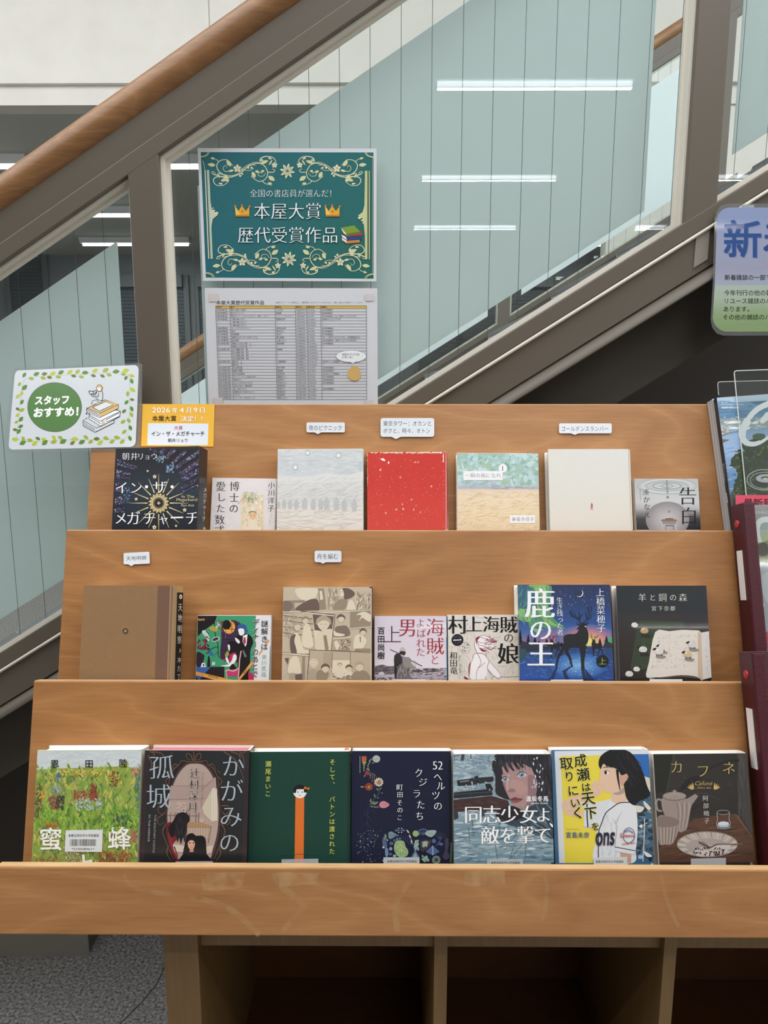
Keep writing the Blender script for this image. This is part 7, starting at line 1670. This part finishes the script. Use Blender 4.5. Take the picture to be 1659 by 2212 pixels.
def staff(A):
    G1, G2, G3, G4 = '#5d8a3a', '#a3ae3e', '#b9c244', '#6f7a36'
    st = '#9db58a'
    A.line([(290, 205), (480, 175), (800, 158), (1180, 140), (1420, 130), (1490, 170), (1500, 400), (1490, 700), (1470, 870), (1400, 900), (1100, 910), (700, 915), (400, 935), (260, 925), (195, 870), (205, 740), (235, 480), (260, 260), (290, 205)], 4, st, 4, 4)
    L = [(262, 190, 70, -1.0, G1), (385, 165, 78, -.4, G1), (480, 155, 70, -.2, G4), (465, 190, 70, .2, G2), (575, 160, 80, -.4, G3), (540, 185, 66, .1, G4), (670, 150, 80, -.5, G1), (640, 180, 70, .1, G2), (775, 150, 80, -.6, G3), (820, 165, 66, .2, G4), (870, 145, 70, -.7, G2), (945, 138, 80, -.1, G1), (910, 175, 66, .2, G2), (1065, 130, 80, -.5, G3), (1050, 160, 64, .3, G4), (1185, 125, 84, -.5, G2), (1155, 160, 64, .4, G4), (1230, 150, 66, .3, G2), (1300, 128, 84, -.15, G1), (1410, 125, 90, -.3, G3), (1395, 150, 66, .1, G2), (1490, 160, 70, .3, G3),
         (1440, 220, 60, -1.0, G4), (1510, 200, 70, 1.2, G1), (1500, 310, 80, .6, G3), (1480, 345, 66, 1.7, G2), (1500, 440, 56, .2, G4), (1440, 500, 66, -.8, G1), (1510, 520, 70, 1.2, G1), (1410, 600, 64, -.7, G4), (1505, 590, 66, 1.1, G2), (1395, 720, 70, -.6, G2), (1470, 660, 66, 1.0, G2), (1495, 740, 70, 1.2, G1), (1410, 840, 70, -.7, G2), (1490, 860, 70, 1.2, G1), (1385, 955, 76, -.7, G2),
         (180, 540, 56, .5, G4), (255, 335, 84, -.8, G1), (210, 290, 56, -1.0, G2), (330, 195, 66, .2, G2), (240, 400, 60, -1.2, G3), (185, 430, 66, -.8, G3), (235, 500, 66, -1.0, G1), (225, 580, 68, -.5, G2), (180, 640, 58, -.6, G3), (220, 700, 74, -.9, G1), (170, 720, 50, -.7, G2), (210, 770, 66, -.5, G4), (145, 790, 60, .1, G4), (195, 840, 72, -.9, G1), (135, 900, 80, .1, G3), (225, 965, 86, -.5, G1), (255, 870, 66, 1.1, G2), (310, 910, 70, .1, G2), (370, 975, 80, -.7, G3), (410, 880, 64, .5, G4), (480, 890, 80, .6, G3), (485, 970, 86, -.7, G1), (600, 860, 70, .8, G3), (585, 945, 76, -.3, G2), (670, 870, 64, .5, G2), (690, 950, 90, -.5, G1), (820, 900, 86, 0, G3), (810, 965, 66, -.6, G4), (910, 955, 82, -.5, G1), (965, 860, 70, .6, G2), (1020, 950, 66, -.6, G2), (1080, 900, 74, -.05, G4), (1125, 965, 80, -.6, G3), (1190, 880, 72, .3, G2), (1265, 945, 72, -.5, G2), (1315, 875, 76, .2, G2)]
    for x, y, l, a, c in L: A.up(); petal(A, x, y, l, l*.62, a, c); A.line([(x, y), (x+l*.9*cos(a), y+l*.9*sin(a))], 2.5, mixc(c, '#405020', .3), keep=True)
    A.ell(631, 532, 311, 283, '#567f47', n=60); A.ring(631, 532, 311, 5, '#3f5a34', 283, 60)
    W = '#f6f7f6'
    A.text('スタッフ', 0, 0, 0, 0, W, .045, quad=((412, 408), (795, 396), (790, 495), (405, 505))); A.text('おすすめ！', 0, 0, 0, 0, W, .045, quad=((398, 545), (905, 530), (900, 630), (390, 648)))
    K = '#26262c'
    # stack of line-drawn books with a seated reader on top
    A.poly([(960, 690), (1110, 620), (1320, 690), (1320, 710), (1100, 820), (960, 740)], '#cfd3da'); A.poly([(960, 690), (1110, 780), (1100, 822), (960, 742)], '#eef0f3')
    A.poly([(1030, 620), (1180, 560), (1385, 575), (1380, 640), (1170, 750), (1030, 665)], '#eef0f3'); A.poly([(1010, 545), (1215, 450), (1365, 500), (1365, 545), (1160, 650), (1010, 590)], '#d9b97a'); A.poly([(1010, 545), (1150, 605), (1150, 652), (1010, 592)], '#eef0f3'); A.poly([(1070, 535), (1220, 470), (1305, 505), (1150, 575)], '#dfe2e8'); A.poly([(1228, 680), (1370, 600), (1372, 640), (1230, 706)], '#f4f5f7')
    for p in ([(1010, 545), (1215, 448), (1368, 500), (1155, 605), (1010, 545)], [(1070, 535), (1220, 468), (1308, 505), (1150, 578), (1070, 535)], [(1010, 545), (1005, 590), (1150, 655), (1368, 548), (1368, 500)], [(1015, 560), (1148, 620)], [(1015, 575), (1148, 638)], [(1030, 605), (1028, 668), (1168, 755), (1385, 640), (1392, 580), (1330, 560)], [(1030, 620), (1165, 700)], [(1030, 640), (1165, 725)], [(1165, 690), (1385, 585)], [(1228, 680), (1372, 600), (1375, 640), (1230, 706), (1228, 680)], [(1010, 655), (960, 685), (1110, 775), (1320, 680)], [(960, 690), (960, 745), (1098, 822), (1320, 712), (1320, 680)], [(965, 710), (1100, 790)], [(965, 730), (1100, 806)]): A.line(p, 7, K)
    for x in (1180, 1192, 1204): A.line([(x, 685), (x+2, 745)], 7, '#c09a5a')
    A.ell(1000, 607, 9, None, K); A.line([(1003, 535), (1003, 580)], 6, K)
    A.ell(1150, 312, 32, 38, '#f0e4d8'); A.blob([(1115, 300), (1130, 278), (1165, 275), (1185, 310), (1170, 345), (1160, 310)], '#d9b97a'); A.ring(1150, 312, 33, 6, K, 38); A.poly([(1065, 480), (1080, 450), (1190, 460), (1170, 480), (1070, 500)], '#cfd3da')
    for p in ([(1120, 350), (1100, 390), (1060, 375)], [(1180, 345), (1190, 400), (1180, 460)], [(1110, 430), (1150, 455), (1190, 458)], [(1140, 370), (1130, 410), (1070, 405), (1050, 380)], [(1025, 345), (1070, 350), (1080, 375), (1040, 380), (1025, 345)], [(1070, 350), (1110, 340), (1115, 360), (1080, 375)], [(1060, 495), (1070, 460), (1115, 450)], [(1120, 455), (1150, 480), (1185, 462)]): A.line(p, 6, K, 6, 3)
st_card = card('staff_sign', 0, .0030, [(215, 108), (1000, 72), (1560, 45), (1590, 60), (1602, 95), (1585, 560), (1568, 940), (1550, 975), (1515, 992), (800, 1010), (140, 1024), (108, 1005), (100, 970), (130, 600), (170, 160), (185, 122)], 'white laminated sign with a leaf border and green circle at the shelf corner', 'sign', staff, m=M_LAMI, base='#cfd3d8', view=(0, 780, 310), thick=.0004, pad=False)
A = Art(TOP[0] + N_B*.0028, N_B); A.view(0, 780, 310)
b = MB(); b.prism([A.w(p) for p in [(180, 82), (900, 50), (1610, 22), (1645, 40), (1640, 560), (1605, 1010), (1560, 1025), (800, 1045), (110, 1062), (72, 1040), (85, 600), (140, 120)]], -N_B*.0003); b.build('laminate_film', clear_mat('laminate', '#eef1f0', 1.0, .05, .08), st_card)
b = MB(); A.view(0, 780, 310); c0 = A.w((1300, 900)); b.frame_box(c0, UX, -E_DN, N_B, -.02, .02, -.012, .012, -.0026, -.0004); b.build('adhesive_tape', M_WHITE, st_card)

# ================================================================== papers taped on the glass
YG = YF + .040
NG = Vector((0, -1, 0))
def poster(A):
    A.view(420, 310, 830)
    TQ = ((55, 75), (1565, 78), (1565, 1182), (100, 1172))
    A.poly(TQ, ['#2c6a75', '#2a6a6c', '#27685f', '#256672'])
    A.strokes(220, (110, 90, 1540, 1160), (20, 80), (6, 14), ['#2b6872', '#2a6a70', '#296568'], (-20, 20))
    C, C2 = '#e0ddb8', '#d2d3a4'
    def scroll(X):
        ln = lambda p, w=9, w2=4: A.line([X(*q) for q in p], w, C, w2, 5)
        ln([(160, 265), (240, 290), (320, 292), (400, 262), (450, 215), (530, 175), (600, 185), (640, 250), (620, 310), (560, 330), (495, 285)], 9, 5); ln([(200, 260), (320, 280), (390, 255), (440, 205), (520, 165), (590, 170)], 5, 3)
        ln([(290, 290), (220, 250), (195, 190), (230, 148), (290, 145), (335, 195)]); ln([(300, 240), (270, 245), (250, 215), (270, 190), (285, 210)], 5, 3)
        ln([(290, 292), (200, 290), (165, 320), (190, 362), (250, 366), (300, 330)]); ln([(240, 290), (185, 275), (150, 255), (165, 245), (185, 260)], 6, 4)
        ln([(575, 160), (580, 130), (630, 112), (690, 125), (716, 165)], 10, 5); ln([(590, 260), (560, 250), (560, 280), (600, 285), (625, 255)], 5, 3)
        ln([(645, 250), (690, 250), (703, 232), (680, 222)], 7, 4); ln([(400, 235), (470, 190), (540, 190)], 5, 3); ln([(420, 230), (480, 235), (520, 215)], 4, 3); ln([(215, 160), (190, 140), (150, 125)], 6, 3); ln([(590, 325), (620, 350), (680, 365)], 6, 3)
        for x, y, l, w, a in ((185, 190, 70, 34, 3.25), (320, 200, 66, 36, -2.2), (345, 232, 50, 22, 2.9), (300, 300, 76, 34, 2.75), (220, 300, 40, 18, -2.0), (575, 175, 76, 30, -.35), (530, 300, 60, 36, -2.0), (530, 240, 40, 24, .3), (645, 285, 70, 40, .6), (580, 245, 34, 22, -.2), (640, 345, 40, 22, .2), (180, 135, 40, 20, 3.4), (280, 335, 34, 18, -.8), (650, 190, 60, 14, -1.0)):
            A.up(); p0, p1 = X(x, y), X(x+l*cos(a), y+l*sin(a)); petal(A, p0[0], p0[1], math.hypot(p1[0]-p0[0], p1[1]-p0[1]), w, math.atan2(p1[1]-p0[1], p1[0]-p0[0]), C2)
        for x, y, r in ((375, 218, 34), (700, 188, 26)): flower(A, *X(x, y), r, C)
        for x, y, r in ((470, 212, 9), (500, 212, 9), (400, 282, 10), (418, 266, 8), (590, 145, 9), (655, 128, 9), (668, 132, 7), (285, 322, 9), (235, 352, 9), (220, 350, 7)): A.ell(*X(x, y), r, None, C, n=12)
    scroll(lambda x, y: (x, y)); scroll(lambda x, y: (1620-x, y))
    scroll(lambda x, y: (x+30+(0 if x > 400 else 12), 1255-y)); scroll(lambda x, y: (1650-x, 1255-y))
    for sx, sy in ((812, 240), (826, 1010)):
        for k in range(8): A.up(); a = k*pi/4 + .2; petal(A, sx+6*cos(a), sy+6*sin(a), 62, 24, a, C)
        for k in range(8): a = k*pi/4 + .2; A.line([(sx+10*cos(a), sy+10*sin(a)), (sx+46*cos(a), sy+46*sin(a))], 4, '#2c6a70')
    for x0, x1, w in ((93, 125, 9), (118, 151, 20)): A.line([(x0, 232), (x1, 1008)], w, '#b9c4b0' if w > 12 else C)
    for x0, w in ((1501, 22), (1528, 8)): A.line([(x0, 238), (x0, 1012)], w, '#c9c890')
    A.poly([(132, 300), (140, 500), (150, 570), (205, 625), (160, 660), (150, 720), (150, 760), (138, 620)], '#c9d0b8'); A.poly([(1490, 300), (1486, 540), (1470, 600), (1430, 630), (1468, 655), (1482, 720), (1488, 800), (1500, 620)], '#c9ce9a')
    for x, y, r in ((195, 608, 14), (172, 585, 9), (162, 565, 7), (1443, 650, 14), (1465, 672, 10), (1474, 694, 7)): A.ell(x, y, r, r*.8, C, n=14)
    for cx, cy, a0 in ((55, 75, 0), (1565, 78, 90), (1565, 1182, 180), (100, 1172, 270)):
        for r in (62, 74): A.line([(cx + r*cos(radians(a0+t)), cy + r*sin(radians(a0+t))*.6) for t in range(0, 91, 15)], 5, C2)
    A.line([(75, 150), (95, 240)], 4, C2); A.line([(1556, 120), (1556, 1130)], 4, '#a9b27c')
    W = '#eef1f3'
    A.text('全国の書店員が選んだ！', 487, 402, 1195, 468, W, 0, .008)
    for d, c in (((4, 5), '#1c4a52'), ((0, 0), W)):
        A.text('本屋大賞', 525+d[0], 520+d[1], 1100+d[0], 660+d[1], c, .004, .010); A.text('歴代受賞作品', 383+d[0], 730+d[1], 1245+d[0], 868+d[1], c, .004, .010)
    for cx in (419, 1207):
        A.poly([(cx-62, 548), (cx-34, 590), (cx-4, 545), (cx+30, 590), (cx+62, 548), (cx+60, 635), (cx-60, 635)], '#e0aa3c'); A.poly([(cx-60, 622), (cx+62, 622), (cx+62, 638), (cx-60, 638)], '#c9822c'); A.poly([(cx-66, 548), (cx-34, 592), (cx-20, 622), (cx-58, 622)], '#efc45c')
        for x, y in ((cx-62, 545), (cx-4, 541), (cx+64, 548)): A.ell(x, y, 9, None, '#c9822c', n=12)
        A.ell(cx, 594, 9, 11, '#b8742c', n=12)
    for y, c, d, x0, x1 in ((845, '#c98a44', '#b8742c', 1300, 1445), (820, '#274a7c', '#1c3660', 1300, 1460), (785, '#a83a48', '#8a2a38', 1310, 1465)):
        A.poly([(x0, y-10), (x0+30, y+25), (x1, y+15), (x1, y-22)], c); A.poly([(x0-14, y-24), (x0+24, y-4), (x0+34, y+26), (x0-8, y-2)], '#eceae2'); A.line([(x0-14, y-2), (x0+34, y+28), (x1, y+18)], 6, d)
    A.poly([(1285, 735), (1395, 715), (1450, 770), (1325, 788)], '#7d9a3c'); A.poly([(1325, 788), (1450, 770), (1452, 788), (1330, 806)], '#5d7a2c'); A.poly([(1285, 737), (1325, 790), (1328, 806), (1288, 758)], '#eceae2')
# the teal poster
P = card('poster', 0, 0, [(28, 40), (1592, 45), (1590, 1205), (75, 1200)], 'teal poster with cream scrolls, crowns and large white title, taped on the stair glass', 'poster', poster, m=M_PAPER, base='#d4d6db', view=(420, 310, 830), thick=.0002, N=NG, P=Vector((0, YG-.0008, 0)), pad=False)
ROWS = '''2004年第1回|博士の愛した数式|小川洋子|310005179|913.6/Og|2006年映画化
2005年第2回|夜のピクニック|恩田陸|100043763|913.6/On|2006年映画化
2006年第3回|東京タワー：オカンとボクと、時々、オトン|リリー・フランキー|100045831|913.6/Ri|2007年映画化、06、07年テレビドラマ化
2007年第4回|一瞬の風になれ 1|佐藤多佳子|310013571|913.6/Sa/1|2008年テレビドラマ化
〃|一瞬の風になれ 2|〃|310013572|913.6/Sa/2|〃
〃|一瞬の風になれ 3|〃|310013573|913.6/Sa/3|〃
2008年第5回|ゴールデンスランバー|伊坂幸太郎|310005245|913.6/Is|2010年映画化
2009年第6回|告白|湊かなえ|310006126|913.6/Mi|2010年映画化
2010年第7回|天地明察|冲方丁|310005392|913.6/Ub|2012年映画化
2011年第8回|謎解きはディナーのあとで [1]|東川篤哉|310057464|913.6/Hi|2011、12年テレビドラマ化、13年映画化ほか
2012年第9回|舟を編む|三浦しをん|310005803|913.6/Mi|2013年映画化、24年テレビドラマ化ほか
2013年第10回|海賊とよばれた男　上|百田尚樹|310007662|913.6/Hy/1|2016年映画化
〃|海賊とよばれた男　下|〃|310007663|913.6/Hy/2|〃
2014年第11回|村上海賊の娘　第1|和田竜|310008778|913.6/Wa/1|
〃|村上海賊の娘　第2|〃|310008779|913.6/Wa/2|
〃|村上海賊の娘　第3|〃|310008780|913.6/Wa/3|
〃|村上海賊の娘　第4|〃|310008781|913.6/Wa/4|
2015年第12回|鹿の王　上|上橋菜穂子|310008171|913.6/Ue/1|2022年アニメ映画化
〃|鹿の王　下|〃|310008172|913.6/Ue/2|〃
2016年第13回|羊と鋼の森|宮下奈都|310008532|913.6/Mi|2018年映画化
2017年第14回|蜜蜂と遠雷|恩田陸|310008961|913.6/On|2019年映画化
2018年第15回|かがみの孤城|辻村深月|310010158|913.6/Ts|2022年アニメ映画化
2019年第16回|そして、バトンは渡された|瀬尾まいこ|310010649|913.6/Se|2021年映画化
2020年第17回|流浪の月|凪良ゆう|310011579|913.6/Na|2022年映画化
2021年第18回|52ヘルツのクジラたち|町田そのこ|310012105|913.6/Ma|2024年映画化
2022年第19回|同志少女よ、敵を撃て|逢坂冬馬|310012871|913.6/Ai|
2023年第20回|汝、星のごとく|凪良ゆう|310013908|913.6/Na|2026年映画化
2024年第21回|成瀬は天下を取りにいく|宮島未奈|310013784|913.6/Mi|
2025年第22回|カフネ|阿部暁子|310013083|913.6/Ab|
2026年第23回|イン・ザ・メガチャーチ|朝井リョウ|310013926|913.6/As|'''.split('\n')
def winners(A):
    A.view(430, 610, 830)
    A.text('本屋大賞歴代受賞作品', 155, 163, 582, 200, '#1c1b1f', .016); A.text('※展示スペースの都合上、複数巻に分かれているものは、1巻(上巻)のみ展示しています。', 685, 172, 1470, 192, '#5d5c64')
    c0, c1 = (148, 275, 680, 862, 963, 1090, 1500), (180, 308, 700, 877, 980, 1103, 1502)
    y0, y1 = 235.0, 1048.0; n = len(ROWS); dy = (y1-y0)/n
    X = lambda j, y: c0[j] + (c1[j]-c0[j])*(y-208)/(1048-208)
    A.poly([(148, 208), (1500, 208), (1500, 235), (149, 235)], '#d8b45c')
    for j, h in enumerate(('受賞年', '書名', '著者名', '資料ID', '請求記号', '映像化')): A.text(h, X(j, 220)+6, 213, X(j, 220)+6+17*(len(h) if h != '資料ID' else 3.1), 230, '#2c2620', .012)
    G = '#55545c'
    for i, row in enumerate(ROWS):
        yb = y0 + dy*(i+1) - 7
        for j, t in enumerate(row.split('|')):
            if t: A.lines([t], X(j, yb)+6, yb, 0, 17.2 if j in (0, 1, 2, 5) else 17.6, '#3d3c44', .004, 0, 1.05)
    A.up()
    for i in range(n+2):
        y = 208 if i == 0 else y0 + dy*(i-1); A.line([(X(0, y), y), (X(6, y), y)], 3.0, G, keep=True)
    for j in range(7): A.line([(X(j, 208), 208), (X(j, 1048), 1048)], 3.0, G, keep=True)
    A.ell(1363, 662, 136, 54, '#eceef2', n=40); A.ring(1363, 662, 136, 3, '#7d7d86', 54, 40); A.poly([(1345, 708), (1400, 706), (1383, 728)], '#eceef2')
    A.text('映画化された作品', 1282, 636, 1436, 655, '#2c2b30', .006); A.text('が多いね！', 1282, 661, 1378, 680, '#2c2b30', .006)
    A.blob([(1335, 800), (1370, 755), (1420, 755), (1445, 810), (1440, 860), (1400, 882), (1355, 870), (1330, 835)], '#d2ae6c'); A.line([(1390, 880), (1390, 893)], 4, '#8a5a3c'); A.line([(1408, 880), (1408, 891)], 4, '#8a5a3c')
P2 = card('paper_list', 0, 0, [(50, 50), (1597, 52), (1602, 1122), (86, 1118)], 'white paper listing award winning titles in a ruled table, taped under the teal poster', 'paper list', winners, m=M_PAPER, base='#d5d6dc', view=(430, 610, 830), thick=.0002, N=NG, P=Vector((0, YG-.0008, 0)), pad=False)
A = Art(Vector((0, YG-.0020, 0)), NG); A.view(430, 610, 830)
M_TAPE = mat('paper_tape', '#cfc8c6', .6)
for x0, y0, x1, y1 in ((85, 100, 172, 172), (1484, 105, 1566, 166), (128, 1032, 214, 1092), (1482, 1052, 1560, 1100)):
    b = MB(); b.prism([A.w(p) for p in ((x0, y0), (x1, y0), (x1, y1), (x0+5, y1))], (0, .0001, 0)); b.build('tape', M_TAPE, P2)

# laminated sign on the stair frame at the right
YS = YF - .012
def newmag(A):
    A.view(1520, 430, 1659)
    A.vs = 7.137
    A.bands(((206, 300), (172, 1330)), ((3000, 300), (3000, 1330)), [(0, '#8c9ac0'), (.4, '#9aa0bc'), (.75, '#9c9fb6'), (1, '#a3abbd')])
    A.poly([(206, 300), (225, 235), (270, 180), (330, 145), (400, 130), (3000, 130), (3000, 300)], '#8a98be')
    A.bands(((170, 1330), (140, 1850)), ((3000, 1330), (3000, 1850)), [(0, '#aebbb0'), (.4, '#a7b8a6'), (.75, '#93a984'), (1, '#8aa276')])
    A.poly([(140, 1850), (3000, 1850), (3000, 2045), (330, 2045), (250, 2015), (180, 1950), (150, 1890)], ['#8aa276', '#8aa276', '#869e70', '#869e70', '#869e70', '#869e70', '#8aa276'])
    for d, c in ((14, '#7c86ac'), (0, '#1d4a8c')):
        for t, x in (('新', 600), ('着', 1215), ('雑', 1830), ('誌', 2445)): A.char(t, x+d, 615+d, 610, c, .024)
    K = '#22241f'
    A.text('新着雑誌の一部です', 325, 1165, 1130, 1250, K, .006)
    for i, t in enumerate(('今年刊行の他の雑誌は', 'リユース雑誌のバック', 'あります。', 'その他の雑誌のバック')): A.lines([t], 312-i*7, 1480+i*125, 0, 93, K, .006)
SG = card('hanging_sign', 0, 0, [(400, 130), (3000, 130), (3000, 2045), (330, 2045), (250, 2015), (180, 1950), (150, 1890), (140, 1840), (170, 1330), (206, 300), (225, 235), (270, 180), (330, 145)], 'blue and green laminated magazine sign taped to the stair frame at the right edge', 'sign', newmag, m=M_LAMI, base='#a0a8b8', view=(1520, 430, 1659), vs=7.137, thick=.0004, N=NG, P=Vector((0, YS, 0)), pad=False)
A = Art(Vector((0, YS+.0002, 0)), NG); A.view(1520, 430, 1659); A.vs = 7.137
b = MB(); b.prism([A.w(p) for p in [(360, 68), (3060, 68), (3060, 2105), (300, 2105), (200, 2070), (130, 1980), (108, 1860), (140, 1300), (172, 300), (200, 190), (265, 100)]], (0, .0003, 0)); b.build('laminate_film', bpy.data.materials['laminate'], SG)
b = MB(); b.box(on_y(1611, 470, YS).x-.004, on_y(1611, 470, YS).x+.012, YS+.0005, YF-.0030, on_y(1611, 465, YS).z-.02, on_y(1611, 442, YS).z); b.build('adhesive_tape', M_WHITE, SG)
